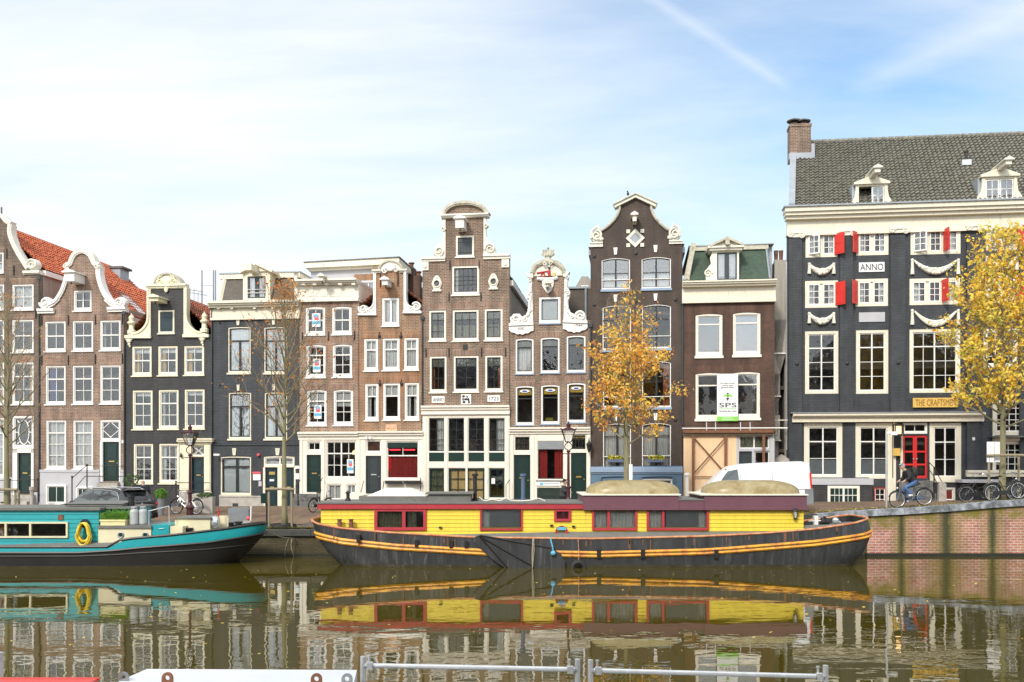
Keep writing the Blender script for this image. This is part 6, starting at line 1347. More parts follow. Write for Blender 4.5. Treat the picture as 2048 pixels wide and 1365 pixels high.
def quay_mat():
    mt = brick('pink_quay_brick_with_moss', (.47, .20, .155), (.35, .14, .11), (.60, .45, .40), bw=.30, bh=.115, msize=.018)
    nt = mt.node_tree; L = nt.links.new; b = [q for q in nt.nodes if q.type == 'BSDF_PRINCIPLED'][0]; last = b.inputs['Base Color'].links[0].from_socket
    tc = nd(nt, 'ShaderNodeTexCoord'); s = nd(nt, 'ShaderNodeSeparateXYZ'); L(tc.outputs['Object'], s.inputs[0])
    n = nd(nt, 'ShaderNodeTexNoise', i_Scale=2.2, i_Detail=8, i_Roughness=.65); L(tc.outputs['Object'], n.inputs[0])
    def M(op, a, b_=None, c=False):
        q = nt.nodes.new('ShaderNodeMath'); q.operation = op; q.use_clamp = c
        for i, v in enumerate((a, b_)):
            if v is None: continue
            if isinstance(v, (int, float)): q.inputs[i].default_value = v
            else: L(v, q.inputs[i])
        return q.outputs[0]
    def streak(x0, w, depth):
        d = M('ABSOLUTE', M('SUBTRACT', s.outputs[0], x0)); d = M('ADD', d, M('MULTIPLY', M('SUBTRACT', n.outputs[0], .5), w*1.6))
        v = M('SUBTRACT', 1.15, M('DIVIDE', d, w), True); return v
    xs = [(px(1803, QY), .16), (px(1893, QY), .30), (px(1985, QY), .20), (px(2080, QY), .3), (px(2170, QY), .25)]
    tot = None; wide = None
    for x, w_ in xs:
        v = streak(x, w_, 0); tot = v if tot is None else M('MAXIMUM', tot, v)
        v2 = M('MULTIPLY', streak(x, w_*3.4, 0), .9); wide = v2 if wide is None else M('MAXIMUM', wide, v2)
    # moss hanging under the coping: coping height rises with x
    zt = M('ADD', M('MULTIPLY', M('SUBTRACT', s.outputs[0], 15.6), .078), 1.79)
    dz = M('SUBTRACT', zt, s.outputs[2]); n2 = nd(nt, 'ShaderNodeTexNoise', i_Scale=1.1, i_Detail=6); L(tc.outputs['Object'], n2.inputs[0])
    topm = M('MULTIPLY', M('SUBTRACT', M('ADD', .15, M('MULTIPLY', n2.outputs[0], 1.1)), dz), 3.0, True); topm = M('MULTIPLY', topm, .95)
    moss = M('MULTIPLY', M('MAXIMUM', wide, topm), M('ADD', M('MULTIPLY', n.outputs[0], 2.4), -.35, True), True)
    m1 = nd(nt, 'ShaderNodeMix', data_type='RGBA'); L(moss, m1.inputs[0]); L(last, m1.inputs[6]); m1.inputs[7].default_value = (.17, .155, .022, 1)
    m2 = nd(nt, 'ShaderNodeMix', data_type='RGBA'); L(M('MULTIPLY', tot, .92), m2.inputs[0]); L(m1.outputs[2], m2.inputs[6]); m2.inputs[7].default_value = (.035, .042, .018, 1)
    L(m2.outputs[2], b.inputs['Base Color']); return mt
MT['wood_dk'] = paint('black_wet_timber', (.022, .022, .016), .5, .4, 4, .3)
build_ground()
def build_water():
    m, nt, b, out = new_mat('murky_canal_water'); L = nt.links.new
    tc = nd(nt, 'ShaderNodeTexCoord')
    b.inputs['Base Color'].default_value = (.060, .047, .0040, 1); b.inputs['Roughness'].default_value = .006; b.inputs['IOR'].default_value = 1.75
    def noise(scale, det, sx, sy, loc=(0, 0, 0), dist=0.):
        mp = nd(nt, 'ShaderNodeMapping'); mp.inputs['Scale'].default_value = (sx, sy, 1); mp.inputs['Location'].default_value = loc; L(tc.outputs['Object'], mp.inputs[0])
        n = nd(nt, 'ShaderNodeTexNoise', i_Scale=scale, i_Detail=det, i_Roughness=.45, i_Distortion=dist); L(mp.outputs[0], n.inputs[0]); return n.outputs[0]
    def M(op, a, b_=None, c=False):
        q = nt.nodes.new('ShaderNodeMath'); q.operation = op; q.use_clamp = c
        for i, v in enumerate((a, b_)):
            if v is None: continue
            if isinstance(v, (int, float)): q.inputs[i].default_value = v
            else: L(v, q.inputs[i])
        return q.outputs[0]
    big = noise(.55, 2, .55, 1.0); mid = noise(1.7, 2, .7, 1.15, (3, 1, 0), .3); fine = noise(5.5, 2, .8, 1.3, (1, 7, 0)); calm = noise(.10, 3, .6, 1.4, (5, 2, 0))
    cm = nd(nt, 'ShaderNodeMapRange'); L(calm, cm.inputs[0]); cm.inputs[1].default_value = .38; cm.inputs[2].default_value = .66; cm.inputs[3].default_value = .35; cm.inputs[4].default_value = 1.4
    # water behind the boats' shelter is calmer
    s = nd(nt, 'ShaderNodeSeparateXYZ'); L(tc.outputs['Object'], s.inputs[0]); sh = nd(nt, 'ShaderNodeMapRange'); L(s.outputs[1], sh.inputs[0]); sh.inputs[1].default_value = 24; sh.inputs[2].default_value = 33; sh.inputs[3].default_value = 1.; sh.inputs[4].default_value = .45
    h = M('ADD', M('ADD', M('MULTIPLY', big, .008), M('MULTIPLY', mid, .0050)), M('MULTIPLY', fine, .0007)); h = M('MULTIPLY', M('MULTIPLY', h, cm.outputs[0]), sh.outputs[0])
    bp = nd(nt, 'ShaderNodeBump'); bp.inputs['Strength'].default_value = 1.0; bp.inputs['Distance'].default_value = 1.0; L(h, bp.inputs['Height']); L(bp.outputs[0], b.inputs['Normal'])
    w = MB(); w.add([(-400, -300, 0), (400, -300, 0), (400, QY+.1, 0), (-400, QY+.1, 0)], [(0, 1, 2, 3)]); struct(w.build('canal_water', m, recalc=False))
build_water()
# ------------------------------------------------------------------ boats
MT['y_plank'] = paint('yellow_plank_paint', (.80, .60, .05), .5, .12, 2, .1, dirt=(.62, .42, .06), dirt_amt=.40, streak=True)
MT['y_stripe'] = paint('worn_orange_yellow_stripe', (.80, .38, .03), .5, .2, 3, .1, dirt=(.45, .13, .04), dirt_amt=.5)
MT['rail_rust'] = paint('rusty_peach_rail', (.60, .30, .16), .7, .3, 4, .2, dirt=(.45, .12, .04), dirt_amt=.5)
MT['hull_slate'] = paint('worn_slate_black_hull', (.040, .042, .046), .42, .45, 1.4, .15, dirt=(.125, .12, .115), dirt_amt=.42, streak=True)
MT['hull_black'] = paint('tarred_black_hull', (.016, .0145, .014), .45, .4, 1.2, .2, dirt=(.045, .042, .038), dirt_amt=.3)
MT['hull_bottom'] = paint('weedy_waterline', (.055, .05, .03), .8, .4, 3, .2, dirt=(.16, .15, .12), dirt_amt=.4)
MT['crimson'] = paint('crimson_trim_paint', (.42, .035, .05), .5, .15, 3, .1, dirt=(.25, .04, .04), dirt_amt=.35)
MT['purple'] = paint('dusty_purple_paint', (.150, .060, .085), .55, .1, 2, .1, dirt=(.12, .06, .08), dirt_amt=.35)
MT['felt'] = paint('grey_roof_felt', (.16, .16, .15), .8, .2, 2, .2, dirt=(.08, .085, .06), dirt_amt=.4)
MT['dome'] = paint('algae_stained_skylight', (.34, .28, .15), .35, .2, 1.2, .05, dirt=(.22, .16, .06), dirt_amt=.5)
MT['teal'] = paint('teal_boat_paint', (.014, .32, .36), .38, .08, 2, .05, dirt=(.03, .24, .27), dirt_amt=.3)
MT['boatcream'] = paint('cream_boat_paint', (.70, .64, .44), .5, .08, 2, .08, dirt=(.55, .5, .34), dirt_amt=.3)
MT['rubber'] = paint('black_rubber', (.018, .018, .018), .7, .3, 5)
MT['hose'] = paint('yellow_hose', (.85, .62, .05), .4, .08, 3)
MT['hose2'] = paint('pale_hose', (.78, .70, .38), .4, .08, 3)
MT['rope'] = paint('weathered_rope', (.38, .34, .24), .9, .2, 12)
MT['gas'] = paint('grey_gas_bottle_paint', (.40, .42, .42), .45, .08, 3, .05)
def lerpx(pts, x):
    if x <= pts[0][0]: return pts[0][1]
    for (a, ya), (b, yb) in zip(pts, pts[1:]):
        if x <= b: return ya+(yb-ya)*(x-a)/(b-a)
    return pts[-1][1]
class Hull:
    def __init__(s, yc, ends, sheer, beam, zb=-.45, n=3.2):
        s.yc, s.ends, s.sheer, s.beam, s.zb, s.n = yc, ends, sheer, beam, zb, n    # ends: [(t, xl, xr)]
    def pt(s, phi, t, z=None, off=0.):
        e = s.ends; xl = lerpx([(q[0], q[1]) for q in e], t); xr = lerpx([(q[0], q[2]) for q in e], t); b = lerpx(s.beam, t)+off
        c, q = math.cos(phi), math.sin(phi); f = lambda v: math.copysign(abs(v)**(2/s.n), v)
        x = (xl+xr)/2+((xr-xl)/2+off)*f(c); y = s.yc+b*f(q); zs = lerpx(s.sheer, x)
        return Vector((x, y, s.zb+(zs-s.zb)*t if z is None else z))
    def at_z(s, phi, zf, off=0.):
        t = .6
        for _ in range(6):
            p = s.pt(phi, t); zz = zf(p.x); zs = lerpx(s.sheer, p.x); t = max(0, min(1.0, (zz-s.zb)/(zs-s.zb)))
        p = s.pt(phi, t, off=off); return Vector((p.x, p.y, zf(p.x)))
    def shell(s, f0, f1, levels=9, N=96):
        m = MB(); V = []
        for i in range(levels+1):
            for k in range(N):
                ph = 2*math.pi*k/N; a = s.at_z(ph, f0) if callable(f0) else s.pt(ph, f0); b = s.at_z(ph, f1) if callable(f1) else s.pt(ph, f1)
                za, zb_ = a.z, b.z; zt = za+(zb_-za)*i/levels
                V.append(s.at_z(ph, lambda x, zt=zt: zt))
        m.add(V, [(i*N+k, i*N+(k+1) % N, (i+1)*N+(k+1) % N, (i+1)*N+k) for i in range(levels) for k in range(N)]); return m
    def line(s, zf, off, N=120, lo=0, hi=2*math.pi): return [s.at_z(lo+(hi-lo)*k/N, zf, off) for k in range(N)]
def siding(m, x0, x1, y, z0, z1, step, holes, lap=.018):
    n = max(1, int(round((z1-z0)/step))); st = (z1-z0)/n
    for i in range(n):
        a, b = z0+st*i, z0+st*(i+1); cuts = [(hx0, hx1) for hx0, hx1, hz0, hz1 in holes if hz0 < (a+b)/2 < hz1]
        segs = []; x = x0
        for c0, c1 in sorted(cuts):
            if c0 > x: segs.append((x, c0))
            x = max(x, c1)
        if x < x1: segs.append((x, x1))
        for s0, s1 in segs:
            m.add([(s0, y-lap, a+.008), (s1, y-lap, a+.008), (s1, y, b-.001), (s0, y, b-.001), (s0, y+.05, a+.008), (s1, y+.05, a+.008), (s1, y+.05, b-.001), (s0, y+.05, b-.001)], [(0, 1, 2, 3), (7, 6, 5, 4), (0, 4, 5, 1), (1, 5, 6, 2), (2, 6, 7, 3), (3, 7, 4, 0)])
def bwin(par, x0, x1, z0, z1, y, fmat, fr=.09, mull=(), curt=None, sash=None):
    f = MB(); f.prism([(x0, z0), (x1, z0), (x1, z1), (x0, z1)], y-.06, y+.06, [[(x0+fr, z0+fr), (x1-fr, z0+fr), (x1-fr, z1-fr), (x0+fr, z1-fr)]])
    g = MB(); g.box(x0+fr*.8, x1-fr*.8, y+.01, y+.015, z0+fr*.8, z1-fr*.8); w = g.build('window', 'glass', par)
    for q in mull: f.box(q-fr*.55, q+fr*.55, y-.055, y+.05, z0+fr, z1-fr)
    f.build('frame', fmat, w)
    for kind, mt, a, b in (curt or []):
        m = MB(); n = max(6, int((b-a)/.04)); vs = []
        for k in range(n+1): xx = a+(b-a)*k/n; yy = y+.16+.025*math.sin(k*1.9); vs += [(xx, yy, z0), (xx, yy, z1)]
        if kind == 'c': m.add(vs, [(2*k, 2*k+2, 2*k+3, 2*k+1) for k in range(n)]); m.build('curtain', mt, w)
        else: m.box(a, b, y+.12, y+.13, z0, z1); m.build('blind', mt, w)
    return w
def yellow_boat():
    Yc = 38.65; X = lambda x, Y=Yc: px(x, Y); Z = lambda y, Y=37.0: pz(y, Y)
    E = thing('houseboat', 'yellow plank houseboat with crimson windows, purple fascia, two domes and a black hull', 'houseboat', (X(1180), Yc, 0), org=True)
    xs = [(623, 1037), (632, 1042), (650, 1049), (700, 1057), (780, 1064), (860, 1069), (950, 1074), (1050, 1076), (1180, 1077), (1300, 1075), (1400, 1071.5), (1500, 1066), (1600, 1058), (1680, 1047), (1715, 1039), (1728, 1034), (1735, 1031)]
    sheer = [(X(x), Z(y, 37.2)) for x, y in xs]
    ends = [(0, X(706), X(1676)), (.27, X(684), X(1692)), (.45, X(664), X(1712)), (.65, X(648), X(1722)), (.8, X(640), X(1724)), (1, X(633), X(1718))]
    H = Hull(Yc, ends, sheer, [(0, 1.75), (.3, 1.9), (.7, 1.97), (1, 1.95)], n=6)
    sh = lambda x: lerpx(sheer, x); H.shell(lambda x: .10, sh, 8).build('hull', 'hull_slate', E, smooth=True)
    H.shell(lambda x: -.44, lambda x: .10, 3).build('hull_bottom', 'hull_bottom', E, smooth=True)
    st = [(X(x), Z(y, 37.2)) for x, y in ((623, 1058), (640, 1070), (700, 1082), (800, 1092), (1000, 1104), (1180, 1107), (1400, 1101), (1600, 1085), (1700, 1072), (1738, 1063))]
    sf = lambda x: lerpx(st, x)
    for k, (dz, r) in enumerate(((.068, .066), (-.068, .066))):
        MB().tube(H.line(lambda x: sf(x)+dz, .005), r, 6, closed=True).build('rubbing_strake', 'y_stripe', E)
    MB().tube(H.line(sf, -.01), .05, 6, closed=True).build('strake_groove', 'hull_black', E)
    MB().tube(H.line(lambda x: sh(x)+.02, -.0), .045, 6, closed=True).build('gunwale', 'rail_rust', E)
    d = MB(); N = 96; ring = [H.at_z(2*math.pi*k/N, lambda x: sh(x)-.25, -.06) for k in range(N)]; d.add(ring, [tuple(range(N))]); d.build('deck', 'felt', E, recalc=False)
    # cabin
    y0 = 37.25; y1 = 40.1; zt = Z(1017, y0); zb = Z(1078, y0); x0, x1 = px(642, y0), px(1607, y0); xm = px(1166, y0)
    W = [(749, 853, 1017, 1061), (960, 1045, 1016, 1061), (1108, 1142, 1018, 1043), (1184, 1274, 1016, 1061), (1293, 1417, 1016, 1061)]
    H_ = [(px(a, y0)+.05, px(b, y0)-.05, Z(d_, y0)+.05, Z(c, y0)-.05) for a, b, c, d_ in W]
    m = MB(); siding(m, x0, x1, y0, zb, zt, .155, H_); m.build('cabin_wall', 'y_plank', E)
    m = MB(); m.box(x0, x0+.06, y0+.055, y1, zb, zt); m.box(x1-.06, x1, y0+.055, y1, zb, zt); m.box(x0, x1, y1-.05, y1+.01, zb, zt); m.build('cabin_end', 'y_plank', E)
    m = MB(); m.box(x0+.1, x1-.1, y0+1.3, y0+1.35, zb, zt); m.build('cabin_interior', 'interior', E)
    def w(i, mull=(), curt=None, fr=.1):
        a, b, c, d_ = W[i]; X_ = lambda q: px(q, y0); return bwin(E, X_(a), X_(b), Z(d_, y0), Z(c, y0), y0-.02, 'crimson', fr, [X_(q) for q in mull], [(k, mt, X_(p), X_(q)) for k, mt, p, q in (curt or [])])
    w(0, (808,), [('c', 'cur_olive', 755, 803), ('c', 'cur_olive', 814, 832)], .12); w(1, (), [('b', 'zinc', 980, 1040), ('c', 'curtain', 964, 980)], .07); w(2, (), [('c', 'crimson', 1112, 1138)], .1)
    w(3, (1217,), [('c', 'curtain', 1186, 1272)], .09); w(4, (1326,), [('c', 'curtain', 1296, 1324), ('c', 'curtain', 1398, 1415), ('b', 'zinc', 1332, 1398)], .09)
    # roof and fascias
    m = MB(); zr = Z(1008, y0); m.box(px(636, y0), xm, y0-.12, y0-.02, zt-.02, zr); m.box(px(636, y0), px(636, y0)+.08, y0-.02, y1+.1, zt-.02, zr); m.build('roof_fascia', 'crimson', E)
    m = MB(); m.box(px(634, y0), xm, y0-.15, y1+.15, zr, zr+.06); m.build('roof', 'felt', E)
    zp = Z(991, y0); m = MB(); m.box(xm, px(1356, y0), y0-.18, y1+.1, zt-.06, zp); m.box(px(1407, y0), px(1611, y0), y0-.18, y1+.1, zt-.06, zp); m.box(px(1356, y0)+.002, px(1407, y0)-.002, y0-.14, y1+.05, zt-.06, Z(1001, y0)); m.build('purple_fascia', 'purple', E)
    m = MB(); m.box(px(1356, y0)+.002, px(1407, y0)-.002, y0-.17, y1, Z(1001, y0), Z(998, y0)); m.build('roof_gap_cover', 'felt', E)
    for a, b, t0, t1 in ((1163, 1360, 1172, 1356), (1398, 1613, 1405, 1592)):
        m = MB(); m.box(px(a, y0), px(b, y0), y0-.24, y1+.12, zp, zp+.05); s_ = m.build('dome_rim', 'ivory', E)
        m = MB(); N, K = 40, 8; V = []; cx, cy = px((t0+t1)/2, 38.6), 38.6; ax, ay, hh = (px(t1, 38.6)-px(t0, 38.6))/2, 1.25, .52; f = lambda v, p: math.copysign(abs(v)**p, v)
        for i in range(K+1):
            th = math.pi/2*i/K; rr = .42+.58*math.cos(th)**1.2 if i < K else .02; z = zp+.05+hh*math.sin(th)**.8
            for k in range(N): ph = 2*math.pi*k/N; V.append((cx+ax*rr*f(math.cos(ph), .55), cy+ay*rr*f(math.sin(ph), .55), z))
        m.add(V, [(i*N+k, i*N+(k+1) % N, (i+1)*N+(k+1) % N, (i+1)*N+k) for i in range(K) for k in range(N)]); m.build('skylight_dome', 'dome', E, smooth=True)
    # raised skylight, hatch, stove pipes
    zr += .06
    m = MB(); a, b = px(738, 38.5), px(856, 38.5); m.box(a-.3, b+.2, 37.8, 39.6, zr, zr+.22); o = m.build('skylight_base', 'felt', E); m = MB(); m.add([(a, 37.8, zr+.22), (b, 37.8, zr+.22), (b, 39.5, zr+.22), (a, 39.5, zr+.22), (a+.7, 38.3, zr+.52), (b-.7, 38.3, zr+.52), (b-.7, 39.0, zr+.52), (a+.7, 39.0, zr+.52)], [(0, 1, 5, 4), (1, 2, 6, 5), (2, 3, 7, 6), (3, 0, 4, 7), (4, 5, 6, 7)]); m.build('skylight', 'ivory', E)
    m = MB(); a, b = px(856, 38.2), px(945, 38.2); m.box(a+.05, b-.05, 37.7, 39.3, zr, zr+.3); m.box(a-.05, b+.05, 37.6, 39.4, zr+.3, zr+.36); m.build('roof_hatch', 'felt', E)
    for x, mt, tp in ((950, 'iron', 957), (1046, 'bgrey', 957)):
        m = MB(); xx = px(x, 38.8); m.lathe([(.12, 0), (.12, .08), (.08, .09), (.08, 1.0), (.13, 1.0), (.13, 1.1)], (xx+(.0), 38.8, zr), 12); m.build('stove_pipe', mt, E)
    m = MB(); xx = px(696, 38.5); m.lathe([(.12, 0), (.1, .1), (.07, .12), (.07, .3), (.13, .32), (.02, .42)], (xx, 38.5, zr), 10); m.build('roof_vent', 'iron', E)
    m = MB(); m.tube(cr([(px(x, 38), 37.9, zr+.03+d) for x, d in ((958, .15), (970, .0), (985, .06), (1000, .0), (1012, .12), (1025, 0), (1060, .02), (1075, .1), (1090, 0))], 4), .02, 5); m.build('roof_cable', 'ivory', E)
    m = MB(); rnd = random.Random(8)
    for k in range(26): x = rnd.uniform(px(650, 36.7), px(1700, 36.7)); z = sh(x)-rnd.uniform(.0, .1); p = H.at_z(-math.pi/2, lambda q: z, .0); m.box(x-.012-rnd.random()*.02, x+.012+rnd.random()*.02, 36.672, 36.70, z-rnd.uniform(.15, .55), z)
    m.build('rust_streaks', 'rust', E)
    # wall lantern, reel, cleats
    m = MB(); xx, zz = px(1588, y0), Z(1027, y0); m.lathe([(.03, -.24), (.07, -.2), (.07, -.17)], (xx, y0-.16, zz), 8); m.lathe([(.15, .09), (.14, .12), (.05, .2), (.02, .26)], (xx, y0-.16, zz), 8); [m.tube([(xx+.06*math.cos(a*1.571+.78), y0-.16+.06*math.sin(a*1.571+.78), zz-.2), (xx+.12*math.cos(a*1.571+.78), y0-.16+.12*math.sin(a*1.571+.78), zz+.1)], .014, 4) for a in range(4)]; m.tube([(xx, y0, zz+.0), (xx, y0-.12, zz-.2)], .02, 5); l_ = m.build('wall_lantern', 'iron', E); MB().lathe([(.05, -.18), (.1, .08)], (xx, y0-.16, zz), 8).build('lantern_glass', 'lampglass', l_)
    m = MB(); xx, zz = px(1123, y0), Z(1061, y0); m.torus((xx, y0-.1, zz), .17, .02, 'y', 18, 5); [m.torus((xx, y0-.1-.03*k, zz-.06), .2+.02*k, .012, 'y', 18, 5) for k in range(3)]; m.build('rope_coil', 'cur_red', E)
    m = MB(); m.box(xx-.18, xx+.18, y0-.16, y0-.03, zz+.02, zz+.14); m.build('blue_basket', 'posterblue', E)
    m = MB(); [m.box(px(x, y0)-.06, px(x, y0)+.06, y0-.1, y0-.02, Z(y, y0)-.03, Z(y, y0)+.03) for x, y in ((881, 1055), (1103, 1051), (1147, 1053))]; m.build('cleats', 'iron', E)
    for x in (679, 702):
        m = MB(); xx = px(x, 37.0); m.lathe([(.09, 0), (.08, .3), (.1, .3), (.1, .34)], (xx, 37.0, Z(1056)), 8); m.tube([(xx-.15, 37, Z(1048)), (xx+.15, 37, Z(1048))], .02, 5); m.build('bollard', 'rust', E)
    # foredeck gear on the right
    m = MB(); xx = px(1631, 38.4); m.box(xx-.08, xx+.08, 38.3, 38.5, Z(1062), Z(1036)); m.tube([(xx-.3, 38.35, Z(1047)), (xx+.35, 38.35, Z(1046))], .03, 6); m.build('mast_foot', 'signwhite', E)
    m = MB(); xx = px(1648, 38.4); m.lathe([(.16, -.15), (.16, .15)], (xx, 38.3, Z(1048)), 12, 'x'); m.torus((xx, 38.3, Z(1048)), .2, .03, 'x', 14, 5); m.build('windlass', 'iron', E)
    m = MB(); xx = px(1671, 38.6); m.ball((xx, 38.6, Z(1047)), .14, 10, 7); m.tube([(xx-.1, 38.6, Z(1044)), (xx+.2, 38.6, Z(1050))], .03, 5); m.build('deck_lamp', 'galv', E)
    # leeboard
    m = MB(); yb = 36.62
    q = [(950, 1074), (958, 1071), (1060, 1083), (1100, 1095), (1122, 1108), (1130, 1124), (1130, 1144), (1060, 1150), (1016, 1141), (980, 1115), (955, 1092), (946, 1081)]
    m.prism([(px(x, yb), Z(y, yb)) for x, y in q], yb-.05, yb+.03); o = m.build('leeboard', 'hull_slate', E)
    m = MB()
    for p in (((958, 1072), (1078, 1140)), ((962, 1076), (1020, 1141)), ((960, 1071), (1100, 1096))): m.tube([(px(x, yb), yb-.06, Z(y, yb)) for x, y in p], .035, 4)
    m.build('leeboard_ribs', 'hull_black', E)
    # fender tyre and lines
    m = MB(); xx = px(1157, 36.4); m.torus((xx, 36.45, Z(1137, 36.4)), .23, .10, 'y', 26, 10); t = m.build('tyre_fender', 'rubber', smooth=True); tag(t, 'black tyre fender hanging at the waterline of the yellow houseboat', 'tyre')
    m = MB(); m.tube([(xx, 36.6, Z(1078)), (xx+.02, 36.5, Z(1100)), (xx, 36.45, Z(1127))], .015, 5); o = m.build('fender_rope', 'rail_rust'); tag(o, 'thin orange rope that holds the tyre fender', 'rope')
    m = MB(); a = px(1066, 36.5); m.tube([(a, 36.55, Z(1074)), (a-.03, 36.5, Z(1105)), (a-.02, 36.5, Z(1133))], .022, 5); m.tube([(a+.03, 36.55, Z(1074)), (a+.04, 36.5, Z(1100)), (a-.02, 36.5, Z(1133))], .018, 5); o = m.build('mooring_rope', 'rope'); tag(o, 'pale rope hanging down over the dark leeboard of the yellow houseboat', 'rope')
    m = MB(); a = px(1101, 36.5); m.tube([(a, 36.6, Z(1075)), (a+.08, 36.5, Z(1092)), (a+.12, 36.5, Z(1106))], .025, 5); m.ball((a+.1, 36.45, Z(1104)), (.1, .06, .09), 8, 6); o = m.build('blue_rope', 'posterblue'); tag(o, 'knotted blue rope end beside the leeboard', 'rope')
    m = MB()
    for x, y in ((718, 1076), (834, 1086), (903, 1088), (933, 1088)):
        p = H.at_z(-math.pi/2, lambda q: Z(y), .03); m.box(px(x, 36.8)-.07, px(x, 36.8)+.07, 36.60, 36.9, Z(y+7), Z(y-7))
    m.build('chain_plates', 'hull_black', E)
    m = MB()
    for x in (1198, 1286, 1433): m.box(px(x, 36.6)-.08, px(x, 36.6)+.08, 36.61, 36.9, Z(1115), Z(1098))
    m.build('frame_straps', 'hull_black', E)
yellow_boat()

def teal_boat():
    Yc = 38.6; X = lambda x, Y=Yc: px(x, Y); Z = lambda y, Y=37.0: pz(y, Y)
    E = thing('houseboat', 'teal and cream houseboat with black hull, cut off by the left edge', 'houseboat', (X(150), Yc, 0), org=True)
    sheer = [(X(x), Z(y)) for x, y in ((-420, 1084), (-300, 1092), (-40, 1094), (255, 1094), (264, 1092), (270, 1085), (280, 1079), (375, 1071), (470, 1060), (512, 1054), (531, 1053))]
    low = [(X(x), Z(y)) for x, y in ((-420, 1095), (-40, 1103), (200, 1103), (266, 1099), (312, 1094), (437, 1085), (531, 1071))]
    ends = [(0, X(-380), X(455)), (.27, X(-395), X(478)), (.5, X(-410), X(500)), (.75, X(-420), X(524)), (.9, X(-425), X(531)), (1, X(-427), X(532))]
    H = Hull(Yc, ends, sheer, [(0, 1.7), (.3, 1.88), (.8, 1.95), (1, 1.93)], n=2.7)
    sh = lambda x: lerpx(sheer, x); lo = lambda x: lerpx(low, x)
    H.shell(lambda x: .05, lo, 8).build('hull', 'hull_black', E, smooth=True); H.shell(lambda x: -.44, lambda x: .05, 2).build('hull_bottom', 'hull_bottom', E, smooth=True)
    H.shell(lo, sh, 3).build('bulwark', 'teal', E, smooth=True)
    MB().tube(H.line(lambda x: sh(x)+.02, 0.), .05, 6, closed=True).build('gunwale', 'hull_black', E); MB().tube(H.line(lambda x: lo(x)-.03, .02), .045, 6, closed=True).build('rubbing_strake', 'hull_black', E)
    MB().tube(H.line(lambda x: (lo(x)+.1)*.62, .0), .03, 5, closed=True).build('hull_seam', 'hull_black', E)
    N = 96; MB_ = MB(); MB_.add([H.at_z(2*math.pi*k/N, lambda x: sh(x)-.22, -.05) for k in range(N)], [tuple(range(N))]); MB_.build('deck', 'felt', E, recalc=False)
    y0 = 37.3; y1 = 40.; P = lambda x: px(x, y0); Q = lambda y: Z(y, y0)
    W = [(-118, -22, 1043, 1075), (-12, 137, 1044, 1076)]
    m = MB(); siding(m, P(-300), P(198), y0, Q(1092), Q(1021), .17, [(P(a)+.04, P(b)-.04, Q(d)+.04, Q(c)-.04) for a, b, c, d in W]); m.build('cabin_wall', 'teal', E)
    m = MB(); m.box(P(198)-.06, P(198), y0+.052, y1, Q(1092), Q(1021)); m.box(P(-300), P(198), y1-.05, y1, Q(1092), Q(1021)); m.box(P(198)+.001, P(256), y0+.6, y1-.3, Q(1060), Q(1019)); m.build('cabin_end', 'teal', E)
    MB().box(P(-290), P(190), y0+1.3, y0+1.33, Q(1090), Q(1024)).build('cabin_interior', 'interior', E)
    bwin(E, P(-118), P(-22), Q(1075), Q(1043), y0-.02, 'boatcream', .07, (), [('c', 'curtain', P(-110), P(-60))]); bwin(E, P(-12), P(137), Q(1076), Q(1044), y0-.02, 'boatcream', .07, (P(13), P(62)), [('c', 'cur_orange', P(-12), P(6))])
    m = MB(); m.box(P(-310), P(202), y0-.12, y1+.1, Q(1021), Q(1016)); m.box(P(202)+.001, P(258), y0+.4, y1, Q(1019), Q(1016)+.01); m.build('roof', 'felt', E)
    m = MB(); m.box(P(112), P(230), 38.0, 39.3, Q(1016)+.02, Q(1016)+.12); m.add([(P(112), 37.95, Q(1016)+.12), (P(230), 37.95, Q(1016)+.12), (P(230), 39.4, Q(1016)+.2), (P(112), 39.4, Q(1016)+.2)], [(0, 1, 2, 3)]); m.build('roof_skylight', 'felt', E)
    m = MB(); m.lathe([(.12, 0), (.12, .35), (.15, .36), (.15, .42)], (P(236), 38.6, Q(1016)), 10); m.build('stove_pipe', 'iron', E)
    m = MB(); m.box(P(117), P(127), y0-.05, y0-.02, Q(1040), Q(1030)); m.build('vent_grille', 'rust', E)
    # lower cream cabin, teal hatch, wheel box
    m = MB(); m.box(P(200), P(305), y0-.15, y1-.2, Q(1090), Q(1057)); c = m.build('lower_cabin', 'boatcream', E)
    m = MB(); m.box(P(199), P(306), y0-.2, y1-.1, Q(1057)+.001, Q(1051)); m.build('lower_roof', 'felt', E)
    for x in (245, 294):
        m = MB(); m.torus((P(x), y0-.16, Q(1070)), .1, .03, 'y', 18, 6); o = m.build('porthole_rim', 'zinc', c); MB().lathe([(.09, -.01), (.09, .01)], (P(x), y0-.155, Q(1070)), 14, 'y').build('porthole', 'dgreen', c)
    m = MB(); m.box(P(305)+.01, P(340), y0-.1, y0+1.6, Q(1090), Q(1050)); o = m.build('teal_locker', 'teal', E); m = MB(); m.tube([(P(320), y0-.12, Q(1058)), (P(330), y0-.12, Q(1057))], .015, 5); m.build('handle', 'galv', o)
    m = MB(); m.box(P(340)+.01, P(412), y0+.5, y0+2.0, Q(1085), Q(1039)); m.box(P(341), P(366), y0-.05, y0+.49, Q(1085), Q(1053)); o = m.build('wheel_box', 'boatcream', E); MB().box(P(338), P(414), y0+.42, y0+2.1, Q(1039)+.001, Q(1037)).build('wheel_box_top', 'felt', E)
    m = MB(); m.prism([(P(412), Q(1062)), (P(436), Q(1062)), (P(437), Q(1042)), (P(434), Q(1036)), (P(414), Q(1036))], y0+1.3, y0+1.5); m.build('splash_board', 'boatcream', E)
